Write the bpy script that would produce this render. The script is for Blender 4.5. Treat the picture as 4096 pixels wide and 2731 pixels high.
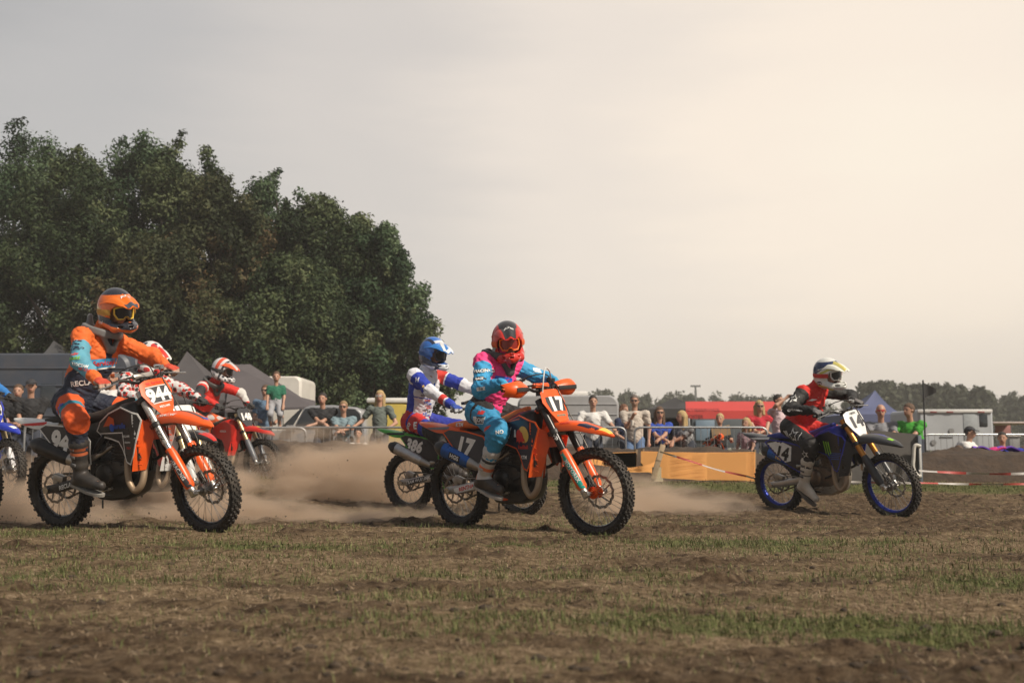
import bpy, bmesh, math, random
import numpy as np
from mathutils import Vector, Matrix
from mathutils.bvhtree import BVHTree
R = math.radians
scene = bpy.context.scene
for o in list(bpy.data.objects): bpy.data.objects.remove(o)
random.seed(7); rng = np.random.default_rng(7)
# ------------------------------------------------------------ camera
FPX = 4096*38/36.0                      # focal length in pixels of a 4096 wide frame
CAMH = 0.65
PITCH = math.atan(427.5/FPX)
cam_d = bpy.data.cameras.new('camera'); cam = bpy.data.objects.new('camera', cam_d)
scene.collection.objects.link(cam); scene.camera = cam
cam.location = (0, 0, CAMH); cam.rotation_euler = (R(90)+PITCH, 0, 0)
cam_d.lens = 38; cam_d.sensor_width = 36; cam_d.clip_start = 0.05; cam_d.clip_end = 5000
cam_d.dof.use_dof = True; cam_d.dof.focus_distance = 9.3; cam_d.dof.aperture_fstop = 2.6
scene.render.resolution_x = 1024; scene.render.resolution_y = 682
# ------------------------------------------------------------ sky, sun, exposure
SUN_EL, SUN_AZ = 42, 128        # azimuth clockwise from +Y (view direction): to the right, a little behind the camera
w = bpy.data.worlds.new('World'); scene.world = w; w.use_nodes = True
nt = w.node_tree; N = nt.nodes; L = nt.links
bg = N['Background']
sky = N.new('ShaderNodeTexSky'); sky.sky_type = 'NISHITA'; sky.sun_disc = False
sky.sun_elevation = R(SUN_EL); sky.sun_rotation = R(SUN_AZ); sky.air_density = 1.5; sky.dust_density = 4
tc = N.new('ShaderNodeTexCoord')
# thin high overcast: bright and creamy round the veiled part at the right, grey away from it
gd = Vector((0.36, 1.0, 0.30)).normalized()
dot = N.new('ShaderNodeVectorMath'); dot.operation = 'DOT_PRODUCT'; dot.inputs[1].default_value = gd
L.new(tc.outputs['Generated'], dot.inputs[0])
mapn = N.new('ShaderNodeMapping'); mapn.inputs['Scale'].default_value = (1.6, 1.6, 9); L.new(tc.outputs['Generated'], mapn.inputs[0])
noi = N.new('ShaderNodeTexNoise'); noi.inputs['Scale'].default_value = 1.3; noi.inputs['Detail'].default_value = 5; noi.inputs['Roughness'].default_value = .55
L.new(mapn.outputs[0], noi.inputs['Vector'])
acos = N.new('ShaderNodeMath'); acos.operation = 'ARCCOSINE'; L.new(dot.outputs['Value'], acos.inputs[0])
add = N.new('ShaderNodeMath'); add.operation = 'MULTIPLY_ADD'; L.new(noi.outputs['Fac'], add.inputs[0]); add.inputs[1].default_value = 0.30
L.new(acos.outputs[0], add.inputs[2])
div = N.new('ShaderNodeMath'); div.operation = 'MULTIPLY_ADD'; L.new(add.outputs[0], div.inputs[0]); div.inputs[1].default_value = 1/1.6; div.inputs[2].default_value = -0.09
ramp = N.new('ShaderNodeValToRGB'); L.new(div.outputs[0], ramp.inputs[0]); cr = ramp.color_ramp
cr.interpolation = 'EASE'
stops = [(0.0, (.96, .85, .71)), (.08, (.94, .82, .69)), (.18, (.82, .73, .64)), (.30, (.64, .59, .545)), (.44, (.50, .48, .465)), (.56, (.40, .39, .385)), (.72, (.25, .25, .26)), (1, (.20, .21, .23))]
cr.elements[0].position = 0; cr.elements[0].color = (*stops[0][1], 1); cr.elements[1].position = 1; cr.elements[1].color = (*stops[-1][1], 1)
for p, c in stops[1:-1]:
    e = cr.elements.new(p); e.color = (*c, 1)
sep = N.new('ShaderNodeSeparateXYZ'); L.new(tc.outputs['Generated'], sep.inputs[0])
mr = N.new('ShaderNodeMapRange'); mr.interpolation_type = 'SMOOTHSTEP'; L.new(sep.outputs['Z'], mr.inputs['Value'])
mr.inputs['From Min'].default_value = -.02; mr.inputs['From Max'].default_value = .17; mr.inputs['To Min'].default_value = .75; mr.inputs['To Max'].default_value = 0
hz = N.new('ShaderNodeMix'); hz.data_type = 'RGBA'; L.new(mr.outputs[0], hz.inputs['Factor']); L.new(ramp.outputs[0], hz.inputs['A']); hz.inputs['B'].default_value = (.66, .595, .52, 1)
sk = N.new('ShaderNodeVectorMath'); sk.operation = 'SCALE'; L.new(sky.outputs[0], sk.inputs[0]); sk.inputs['Scale'].default_value = .012
ad = N.new('ShaderNodeVectorMath'); ad.operation = 'ADD'; L.new(hz.outputs['Result'], ad.inputs[0]); L.new(sk.outputs[0], ad.inputs[1])
L.new(ad.outputs[0], bg.inputs['Color']); bg.inputs['Strength'].default_value = 1.0
sd = bpy.data.lights.new('sun', 'SUN'); sun = bpy.data.objects.new('sun', sd); scene.collection.objects.link(sun)
sd.energy = 5.0; sd.angle = R(4); sd.color = (1, .90, .76)
sv = Vector((math.sin(R(SUN_AZ))*math.cos(R(SUN_EL)), math.cos(R(SUN_AZ))*math.cos(R(SUN_EL)), math.sin(R(SUN_EL))))
sun.rotation_euler = sv.to_track_quat('Z', 'Y').to_euler()
scene.view_settings.view_transform = 'Standard'; scene.view_settings.look = 'None'
scene.cycles.volume_bounces = 2
scene.view_settings.exposure = 0; scene.view_settings.gamma = 1
# ------------------------------------------------------------ helpers
COL = scene.collection
_c, _s = math.cos(PITCH), math.sin(PITCH)
def at(px, py, Y):
    """world point seen at photo pixel (4096 wide) at distance Y along +Y"""
    x = (px-2048)/FPX; u = -(py-1365.5)/FPX
    d = Vector((x, _c-u*_s, _s+u*_c))
    return Vector((0, 0, CAMH)) + d*(Y/d.y)
def tag(o, label=None, cat=None, group=None, kind=None):
    if label: o['label'] = label
    if cat: o['category'] = cat
    if group: o['group'] = group
    if kind: o['kind'] = kind
    return o
def empty(name, loc=(0, 0, 0), rot=(0, 0, 0), parent=None):
    o = bpy.data.objects.new(name, None); COL.objects.link(o); o.empty_display_size = .2
    o.location = loc; o.rotation_euler = rot; o.parent = parent
    return o
def mesh_obj(name, V, F, mats, parent=None, smooth=None, midx=None, attrs=None, loc=None):
    me = bpy.data.meshes.new(name)
    V = np.asarray(V, dtype=np.float32).reshape(-1, 3)
    if isinstance(F, np.ndarray):
        n, k = F.shape
        me.vertices.add(len(V)); me.vertices.foreach_set('co', V.ravel())
        me.loops.add(n*k); me.loops.foreach_set('vertex_index', F.astype(np.int32).ravel())
        me.polygons.add(n); me.polygons.foreach_set('loop_start', np.arange(0, n*k, k, dtype=np.int32))
        me.polygons.foreach_set('loop_total', np.full(n, k, dtype=np.int32))
        me.update(calc_edges=True)
    else:
        me.from_pydata([tuple(map(float, v)) for v in V], [], F)
    if not isinstance(mats, (list, tuple)): mats = [mats]
    for m in mats: me.materials.append(m)
    if midx is not None: me.polygons.foreach_set('material_index', np.asarray(midx, dtype=np.int32))
    if attrs:
        for k, a in attrs.items():
            at_ = me.attributes.new(k, 'FLOAT', 'POINT'); at_.data.foreach_set('value', np.asarray(a, dtype=np.float32))
    if smooth is not None:
        me.polygons.foreach_set('use_smooth', np.ones(len(me.polygons), dtype=bool))
        if smooth < 180: me.set_sharp_from_angle(angle=R(smooth))
    me.update()
    o = bpy.data.objects.new(name, me); COL.objects.link(o); o.parent = parent
    if loc is not None: o.location = loc
    return o
# ---- materials
MATS = {}
def nodes(m):
    m.use_nodes = True
    return m.node_tree, m.node_tree.nodes, m.node_tree.links, m.node_tree.nodes['Principled BSDF']
def mat(name, col, rough=.5, metal=0, dirt=.0, dirtcol=(.20, .15, .10), nscale=14, bump=0, bscale=60, coat=0, var=.12, alpha=1, sheen=0, trans=0, attrs=None, emis=None):
    """procedural material: base colour with fine tone variation, worn roughness and a film of soil in noise patches"""
    if name in MATS: return MATS[name]
    m = bpy.data.materials.new(name); MATS[name] = m
    t, N, L, P = nodes(m)
    tc = N.new('ShaderNodeTexCoord')
    n1 = N.new('ShaderNodeTexNoise'); n1.inputs['Scale'].default_value = nscale; n1.inputs['Detail'].default_value = 6; n1.inputs['Roughness'].default_value = .65
    L.new(tc.outputs['Object'], n1.inputs['Vector'])
    base = N.new('ShaderNodeRGB'); base.outputs[0].default_value = (*col, 1); src = base.outputs[0]
    for a, c in (attrs or []):
        an = N.new('ShaderNodeAttribute'); an.attribute_name = a
        gt = N.new('ShaderNodeMath'); gt.operation = 'GREATER_THAN'; gt.inputs[1].default_value = 0; L.new(an.outputs['Fac'], gt.inputs[0])
        mx = N.new('ShaderNodeMix'); mx.data_type = 'RGBA'; L.new(gt.outputs[0], mx.inputs['Factor']); L.new(src, mx.inputs['A']); mx.inputs['B'].default_value = (*c, 1)
        src = mx.outputs['Result']
    hs = N.new('ShaderNodeHueSaturation'); L.new(src, hs.inputs['Color'])
    mv = N.new('ShaderNodeMapRange'); L.new(n1.outputs['Fac'], mv.inputs['Value']); mv.inputs['From Min'].default_value = .25; mv.inputs['From Max'].default_value = .75
    mv.inputs['To Min'].default_value = 1-var; mv.inputs['To Max'].default_value = 1+var; L.new(mv.outputs[0], hs.inputs['Value'])
    src = hs.outputs[0]
    if dirt > 0:
        n2 = N.new('ShaderNodeTexNoise'); n2.inputs['Scale'].default_value = nscale*.6; n2.inputs['Detail'].default_value = 8; n2.inputs['Roughness'].default_value = .7
        L.new(tc.outputs['Object'], n2.inputs['Vector'])
        md = N.new('ShaderNodeMapRange'); L.new(n2.outputs['Fac'], md.inputs['Value']); md.inputs['From Min'].default_value = .42; md.inputs['From Max'].default_value = .72
        md.inputs['To Min'].default_value = dirt*.25; md.inputs['To Max'].default_value = min(1, dirt*1.6)
        mx = N.new('ShaderNodeMix'); mx.data_type = 'RGBA'; L.new(md.outputs[0], mx.inputs['Factor']); L.new(src, mx.inputs['A']); mx.inputs['B'].default_value = (*dirtcol, 1)
        src = mx.outputs['Result']
    L.new(src, P.inputs['Base Color'])
    rr = N.new('ShaderNodeMapRange'); L.new(n1.outputs['Fac'], rr.inputs['Value']); rr.inputs['To Min'].default_value = max(.03, rough-.12); rr.inputs['To Max'].default_value = min(1, rough+.15)
    L.new(rr.outputs[0], P.inputs['Roughness']); P.inputs['Metallic'].default_value = metal
    if coat: P.inputs['Coat Weight'].default_value = coat; P.inputs['Coat Roughness'].default_value = .15
    if sheen: P.inputs['Sheen Weight'].default_value = sheen
    if trans: P.inputs['Transmission Weight'].default_value = trans
    if bump:
        n3 = N.new('ShaderNodeTexNoise'); n3.inputs['Scale'].default_value = bscale; n3.inputs['Detail'].default_value = 4; L.new(tc.outputs['Object'], n3.inputs['Vector'])
        b = N.new('ShaderNodeBump'); b.inputs['Strength'].default_value = bump; b.inputs['Distance'].default_value = .02; L.new(n3.outputs['Fac'], b.inputs['Height']); L.new(b.outputs[0], P.inputs['Normal'])
    return m
def srgb(r, g, b):
    f = lambda c: (c/255/12.92) if c/255 <= .04045 else ((c/255+.055)/1.055)**2.4
    return (f(r), f(g), f(b))
# ---- mesh accumulator
class MB:
    def __init__(s): s.V = []; s.F = []; s.M = []; s.cur = 0
    def add(s, V, F, M=None):
        n = len(s.V); M = M or Matrix.Identity(4)
        s.V += [tuple(M @ Vector(v)) for v in V]; s.F += [tuple(i+n for i in f) for f in F]; s.M += [s.cur]*len(F)
        return s
    def box(s, c, d, rot=None, taper=1):
        x, y, z = d[0]/2, d[1]/2, d[2]/2; t = taper
        V = [(-x, -y, -z), (x, -y, -z), (x, y, -z), (-x, y, -z), (-x*t, -y*t, z), (x*t, -y*t, z), (x*t, y*t, z), (-x*t, y*t, z)]
        F = [(0, 3, 2, 1), (4, 5, 6, 7), (0, 1, 5, 4), (1, 2, 6, 5), (2, 3, 7, 6), (3, 0, 4, 7)]
        M = Matrix.Translation(c)
        if rot is not None: M = M @ (rot if isinstance(rot, Matrix) else Matrix.Rotation(rot[2], 4, 'Z') @ Matrix.Rotation(rot[1], 4, 'Y') @ Matrix.Rotation(rot[0], 4, 'X'))
        return s.add(V, F, M)
    def tube(s, pts, r, seg=10, caps=True, closed=False):
        pts = [Vector(p) for p in pts]; n = len(pts); rs = r if isinstance(r, (list, tuple)) else [r]*n
        V = []; F = []; up = None
        for i, p in enumerate(pts):
            if closed: d = pts[(i+1) % n]-pts[i-1]
            else: d = pts[min(i+1, n-1)]-pts[max(i-1, 0)]
            if d.length < 1e-9: d = Vector((0, 0, 1))
            d.normalize()
            if up is None:
                up = Vector((0, 0, 1)) if abs(d.z) < .9 else Vector((1, 0, 0))
            a = (up - d*up.dot(d)).normalized(); up = a; b = d.cross(a)
            for k in range(seg):
                t = 2*math.pi*k/seg; V.append(p+(a*math.cos(t)+b*math.sin(t))*rs[i])
        m = n if closed else n-1
        for i in range(m):
            for k in range(seg):
                i2 = (i+1) % n
                F.append((i*seg+k, i*seg+(k+1) % seg, i2*seg+(k+1) % seg, i2*seg+k))
        if caps and not closed:
            F.append(tuple(range(seg))[::-1]); F.append(tuple((n-1)*seg+k for k in range(seg)))
        return s.add(V, F)
    def lathe(s, prof, c=(0, 0, 0), axis='Y', seg=32, M=None):
        """prof: list of (radius, offset along axis), closed outline"""
        V = []; F = []; n = len(prof)
        for k in range(seg):
            t = 2*math.pi*k/seg; ca, sa = math.cos(t), math.sin(t)
            for r, o in prof:
                V.append({'Y': (r*ca, o, r*sa), 'Z': (r*ca, r*sa, o), 'X': (o, r*ca, r*sa)}[axis])
        for k in range(seg):
            for i in range(n):
                j = (i+1) % n; k2 = (k+1) % seg
                F.append((k*n+i, k*n+j, k2*n+j, k2*n+i))
        T = Matrix.Translation(c)
        if M is not None: T = T @ M
        return s.add(V, F, T)
    def loft(s, rings, caps=True, closed_u=True):
        n = len(rings[0]); V = [v for r in rings for v in r]; F = []
        for i in range(len(rings)-1):
            for k in range(n if closed_u else n-1):
                F.append((i*n+k, i*n+(k+1) % n, (i+1)*n+(k+1) % n, (i+1)*n+k))
        if caps and closed_u: F.append(tuple(range(n))[::-1]); F.append(tuple((len(rings)-1)*n+k for k in range(n)))
        return s.add(V, F)
    def sheet(s, poly, fn, thick=.003, cell=.03):
        """outline in (u,v) filled, cut into small faces and mapped by fn(u,v)->point, given thickness"""
        bm = bmesh.new()
        vs = [bm.verts.new((p[0], p[1], 0)) for p in poly]; bm.faces.new(vs)
        bmesh.ops.triangulate(bm, faces=bm.faces[:])
        for _ in range(5):
            long = [e for e in bm.edges if e.calc_length() > cell]
            if not long: break
            bmesh.ops.subdivide_edges(bm, edges=long, cuts=1, use_grid_fill=False)
            bmesh.ops.triangulate(bm, faces=[f for f in bm.faces if len(f.verts) > 3])
        bm.verts.index_update()
        P = [Vector(fn(v.co.x, v.co.y)) for v in bm.verts]
        F = [tuple(v.index for v in f.verts) for f in bm.faces]
        B = [(e.verts[0].index, e.verts[1].index) for e in bm.edges if e.is_boundary]
        Nn = [Vector() for _ in P]
        for f in F:
            nn = (P[f[1]]-P[f[0]]).cross(P[f[2]]-P[f[0]])
            for i in f: Nn[i] += nn
        n = len(P)
        V = P+[p-(m.normalized()*thick if m.length > 0 else m) for p, m in zip(P, Nn)]
        FF = F+[tuple(i+n for i in f[::-1]) for f in F]+[(a, b, b+n, a+n) for a, b in B]
        bm.free()
        return s.add(V, FF)
    def build(s, name, m, parent=None, smooth=35, bevel=0, loc=None):
        o = mesh_obj(name, s.V, s.F, m, parent, None, s.M, loc=loc)
        me = o.data
        bm = bmesh.new(); bm.from_mesh(me)
        if bevel:
            bmesh.ops.bevel(bm, geom=[e for e in bm.edges if e.is_manifold and len(e.link_faces) == 2 and e.calc_face_angle(0) > R(35)], offset=bevel, segments=2, affect='EDGES', profile=.5)
        bmesh.ops.recalc_face_normals(bm, faces=bm.faces[:])
        bm.to_mesh(me); bm.free()
        if smooth:
            me.polygons.foreach_set('use_smooth', np.ones(len(me.polygons), dtype=bool)); me.set_sharp_from_angle(angle=R(smooth))
        return o
def XF(o_M, mb):                      # transform everything gathered so far
    mb.V = [tuple(o_M @ Vector(v)) for v in mb.V]; return mb
# ---- lettering, projected onto the surface it is printed on
def text_mesh(s, size, bold=.0, shear=0, cell=.03, wide=1.0):
    cu = bpy.data.curves.new('t', 'FONT'); cu.body = s; cu.size = size; cu.offset = bold*size; cu.shear = shear
    cu.align_x = 'CENTER'; cu.align_y = 'CENTER'; cu.resolution_u = 3; cu.space_character = 1+bold*1.2
    ob = bpy.data.objects.new('t', cu); COL.objects.link(ob)
    dg = bpy.context.evaluated_depsgraph_get(); me = bpy.data.meshes.new_from_object(ob.evaluated_get(dg))
    bpy.data.objects.remove(ob); bpy.data.curves.remove(cu)
    bm = bmesh.new(); bm.from_mesh(me); bpy.data.meshes.remove(me)
    bmesh.ops.triangulate(bm, faces=bm.faces[:])
    for _ in range(3):
        long = [e for e in bm.edges if e.calc_length() > cell]
        if not long: break
        bmesh.ops.subdivide_edges(bm, edges=long, cuts=1); bmesh.ops.triangulate(bm, faces=[f for f in bm.faces if len(f.verts) > 3])
    bm.verts.index_update()
    V = [(v.co.x*wide, v.co.y) for v in bm.verts]; F = [tuple(v.index for v in f.verts) for f in bm.faces]; bm.free()
    return V, F
def bvh_of(*objs):
    V = []; F = []
    for o in objs:
        n = len(V); V += [v.co.copy() for v in o.data.vertices]; F += [tuple(i+n for i in p.vertices) for p in o.data.polygons]
    return BVHTree.FromPolygons(V, F)
def poly_mesh(poly, cell=.03):
    bm = bmesh.new(); vs = [bm.verts.new((p[0], p[1], 0)) for p in poly]; bm.faces.new(vs)
    bmesh.ops.triangulate(bm, faces=bm.faces[:])
    for _ in range(4):
        long = [e for e in bm.edges if e.calc_length() > cell]
        if not long: break
        bmesh.ops.subdivide_edges(bm, edges=long, cuts=1); bmesh.ops.triangulate(bm, faces=[f for f in bm.faces if len(f.verts) > 3])
    bm.verts.index_update()
    V = [(v.co.x, v.co.y) for v in bm.verts]; F = [tuple(v.index for v in f.verts) for f in bm.faces]; bm.free()
    return V, F
def decal(name, VF, c, nrm, up, target, m, parent, off=.002, maxd=.25):
    """print flat shape VF on target: seen from direction nrm (pointing out of the surface) with the given up"""
    c = Vector(c); nrm = Vector(nrm).normalized(); up = Vector(up); up = (up-nrm*up.dot(nrm)).normalized(); rt = up.cross(nrm)
    V, F = VF; P = []; ok = []
    for x, y in V:
        p = c+rt*x+up*y
        h = target.ray_cast(p+nrm*maxd*.5, -nrm, maxd) if target else (None,)
        if h[0] is None: P.append(p); ok.append(target is None)
        else: P.append(h[0]+nrm*off); ok.append(True)
    F2 = [f for f in F if all(ok[i] for i in f)]
    if not F2: return None
    return mesh_obj(name, P, F2, m, parent, 180)
def noise2(x, y, seed=0):
    x = np.asarray(x, float); y = np.asarray(y, float); xi = np.floor(x).astype(np.int64); yi = np.floor(y).astype(np.int64); xf = x-xi; yf = y-yi
    def h(a, b):
        n = (a*374761393+b*668265263+seed*974634777) & 0x7fffffff
        n = ((n ^ (n >> 13))*1274126177) & 0x7fffffff
        return ((n ^ (n >> 16)) & 0xffff)/65535.0
    u = xf*xf*(3-2*xf); v = yf*yf*(3-2*yf)
    return (h(xi, yi)*(1-u)+h(xi+1, yi)*u)*(1-v)+(h(xi, yi+1)*(1-u)+h(xi+1, yi+1)*u)*v
def fbm(x, y, oct=4, seed=0, gain=.5):
    s = 0; a = 1; t = 0
    for i in range(oct): s = s+a*noise2(x*2**i+i*17.3, y*2**i-i*9.1, seed+i); t += a; a *= gain
    return s/t
# ---- signed-distance modelling, meshed with surface nets
def sd_cap(P, a, b, ra, rb):
    a = np.array(a, float); b = np.array(b, float); ba = b-a; L2 = max((ba*ba).sum(), 1e-12)
    h = np.clip(((P-a) @ ba)/L2, 0, 1)
    d = P-a-h[..., None]*ba
    return np.sqrt((d*d).sum(-1))-(ra+(rb-ra)*h)
def sd_ell(P, c, r, Mx=None):
    q = P-np.array(c, float)
    if Mx is not None: q = q @ np.array(Mx, float)
    r = np.array(r, float); k0 = np.sqrt(((q/r)**2).sum(-1)); k1 = np.sqrt(((q/(r*r))**2).sum(-1))
    return k0*(k0-1)/np.maximum(k1, 1e-9)
def sd_box(P, c, hs, Mx=None, r=.01):
    q = P-np.array(c, float)
    if Mx is not None: q = q @ np.array(Mx, float)
    q = np.abs(q)-(np.array(hs, float)-r)
    return np.sqrt((np.maximum(q, 0)**2).sum(-1))+np.minimum(q.max(-1), 0)-r
def smin(a, b, k):
    h = np.clip(.5+.5*(b-a)/k, 0, 1)
    return b*(1-h)+a*h-k*h*(1-h)
def nets(fn, lo, hi, h):
    lo = np.array(lo, float); hi = np.array(hi, float); n = np.ceil((hi-lo)/h).astype(int)+1
    ax = [lo[i]+h*np.arange(n[i]) for i in range(3)]
    G = np.stack(np.meshgrid(*ax, indexing='ij'), -1); Fv = fn(G.reshape(-1, 3)).reshape(n)
    S = Fv < 0; cn = n-1
    acc = np.zeros((*cn, 3)); cnt = np.zeros(cn)
    def sub(A, o): return A[o[0]:o[0]+cn[0], o[1]:o[1]+cn[1], o[2]:o[2]+cn[2]]
    for axis in range(3):
        o1, o2 = [i for i in range(3) if i != axis]
        for da in (0, 1):
            for db in (0, 1):
                a = [0, 0, 0]; a[o1] = da; a[o2] = db; b = list(a); b[axis] = 1
                fa, fb = sub(Fv, a), sub(Fv, b); mk = (fa < 0) != (fb < 0)
                t = np.where(mk, fa/np.where(mk, fa-fb, 1), 0)
                for i in range(3):
                    acc[..., i] += np.where(mk, a[i]+(t if i == axis else 0), 0)
                cnt += mk
    act = cnt > 0; idx = -np.ones(cn, dtype=np.int64); idx[act] = np.arange(act.sum())
    I = np.stack(np.meshgrid(*[np.arange(c) for c in cn], indexing='ij'), -1)
    V = lo+h*(I[act]+acc[act]/cnt[act][:, None])
    Fs = []
    for axis in range(3):
        o1, o2 = (axis+1) % 3, (axis+2) % 3
        sl = [slice(1, cn[i]) for i in range(3)]; sl[axis] = slice(0, cn[axis])
        a = S[tuple(sl)]; sl2 = list(sl); sl2[axis] = slice(1, cn[axis]+1); b = S[tuple(sl2)]
        ch = a != b; ijk = np.argwhere(ch)
        off = np.array([s_.start for s_ in sl]); ijk = ijk+off
        e1 = np.zeros(3, int); e1[o1] = 1; e2 = np.zeros(3, int); e2[o2] = 1
        q = [idx[tuple((ijk-x).T)] for x in (0*e1, e1, e1+e2, e2)]
        Q = np.stack(q, -1); fl = a[ch]
        Q[~fl] = Q[~fl][:, ::-1]; Fs.append(Q)
    Fq = np.concatenate(Fs)
    Fq = Fq[(Fq >= 0).all(1)]
    return V, Fq[:, ::-1] if False else Fq
def sdf_obj(name, fn, lo, hi, h, m, parent=None, paints=None, smooth=180):
    V, F = nets(fn, lo, hi, h)
    at_ = {k: f(V) for k, f in (paints or {}).items()}
    return mesh_obj(name, V, F, m, parent, smooth, attrs=at_)
def caps_bounds(caps, pad=.05):
    pts = np.array([p for c in caps for p in (c[0], c[1])]); r = max(max(c[2], c[3]) for c in caps)
    return pts.min(0)-r-pad, pts.max(0)+r+pad
def caps_fn(caps, k=.03, extra=None):
    def f(P):
        d = None
        for c in caps:
            x = sd_cap(P, *c[:4]); d = x if d is None else smin(d, x, k)
        return extra(P, d) if extra else d
    return f
def wr(P, f=18, a=.006, seed=0):      # cloth folds
    s = seed*1.7
    w1 = np.sin(P[:, 0]*f*1.3+3*np.sin(P[:, 2]*f*.9+s)+s)*np.sin(P[:, 2]*f*1.1+2*np.sin(P[:, 1]*f+s))
    w2 = 1-2*np.abs(np.sin((P[:, 0]*.7+P[:, 1]*.5+P[:, 2]*1.3)*f*.9+2.2*np.sin(P[:, 0]*f*.55+P[:, 2]*f*.4+s)))**.6
    return a*(.8*w1+.9*w2)
def arc(p0, p1, p2, n=8):
    p0, p1, p2 = map(Vector, (p0, p1, p2)); return [p0*(1-t)**2+p1*2*t*(1-t)+p2*t*t for t in [i/n for i in range(n+1)]]
def spline(pts, n=6):
    P = [Vector(p) for p in pts]; P = [P[0]*2-P[1]]+P+[P[-1]*2-P[-2]]; out = []
    for i in range(1, len(P)-2):
        for k in range(n):
            t = k/n; a, b, c, d = P[i-1:i+3]
            out.append(.5*((2*b)+(c-a)*t+(2*a-5*b+4*c-d)*t*t+(3*b-a-3*c+d)*t**3))
    out.append(P[-2]); return out
# ------------------------------------------------------------ ground
def sstep(a, b, v): t = np.clip((v-a)/(b-a), 0, 1); return t*t*(3-2*t)
GREEN = [(1.6, 7.6, 1.6, .5, .55), (2.4, 5.3, 1.6, .35, .55), (.6, 5.6, 1.6, .30, .45), (-.1, 4.7, 1.0, .22, .5), (1.5, 4.05, 1.2, .26, 1.1), (-.6, 4.2, 1.2, .14, .6), (-1.6, 7.1, 1.2, .5, .55), (-2.8, 5.2, .8, .3, .5), (4.4, 14.6, 3.5, .55, 1.6), (1.2, 15.8, 2.2, .8, 1.5), (-.2, 9.0, 2.6, .35, .6), (-3, 8.2, 1.2, .3, .3)]
BROWN = [(3.4, 12.3, 3.2, 1.3, .8), (2.2, 8.9, 1.6, .4, .5), (4.0, 9.6, 1.6, .8, 1.0), (-2.2, 3.2, 2.5, .7, .45), (1.0, 3.0, 2.6, .45, .35), (-3.0, 9.4, 1.8, .5, 1.0), (0, 21, 14, 4, 1.0), (-.5, 12, 5, 1.6, .8), (2.6, 3.3, 1.2, .3, .4), (0, 2.75, 6, .35, .45)]  # last wide strip: brown soil plus frame-edge darkening painted into the near ground
TRACKS = [(-3.60, 8.82, -.465), (-.42, 9.35, -.762), (3.09, 12.44, -.96), (-1.17, 12.05, -.50)]
def rut(x, y, w_):
    v = 0*x
    for X, Y, a in TRACKS:
        t = (x-X)*math.cos(a)+(y-Y)*math.sin(a); d = -(x-X)*math.sin(a)+(y-Y)*math.cos(a)+.03*np.sin(t*2.3); v = np.maximum(v, np.exp(-(d/w_)**2)*(t < 1.45))
    return v
def cover(x, y):
    """green turf, bare soil (0..1 each)"""
    n = fbm(x*.8, y*1.6, 4, 3)-.5; g = .10+n*1.1+(fbm(x*1.7+9, y*3.4, 4, 19, .65)-.5)*1.5; b = .30-n*1.2+(fbm(x*1.3, y*3.0, 4, 9, .65)-.5)*2.3
    for cx, cy, sx, sy, a in GREEN: g = g+a*np.exp(-((x-cx)/sx)**2-((y-cy)/sy)**2)
    for cx, cy, sx, sy, a in BROWN: e = a*np.exp(-((x-cx)/sx)**2-((y-cy)/sy)**2); b = b+e; g = g-e*.8
    rt = rut(x, y, .16); b = b+.7*rt; g = g-.6*rt
    far = sstep(20, 40, y); g = g*(1-far)+.8*far; b = b*(1-far)
    return np.clip(g, 0, 1), np.clip(b, 0, 1)
def gz(x, y, fine=True):
    x = np.asarray(x, float); y = np.asarray(y, float)
    z = -.05*np.exp(-((x-3.6)/2.5)**2-((y-12)/1.6)**2)+.15*sstep(12.8, 15.2, y)-.15*sstep(16.8, 20, y)
    z = z+.03*np.exp(-((x+3.0)/1.6)**2-((y-8.4)/.8)**2)+.12*np.exp(-((x+5)/2)**2-((y-15)/3)**2)
    z = z+(fbm(x*.5, y*.5, 2, 31)-.5)*.05
    if fine:
        z = z+.016*rut(x, y, .17)-.042*rut(x, y, .075)
        g, b = cover(x, y); am = .012+.038*b; near = 1-sstep(18, 30, y)
        clod = fbm(x*7, y*9, 4, 41, .6); z = z+near*(am*(clod-.5)*1.7+.03*b*np.maximum(0, fbm(x*3.1, y*4.4, 3, 57)-.56)*5)
    return z
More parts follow.
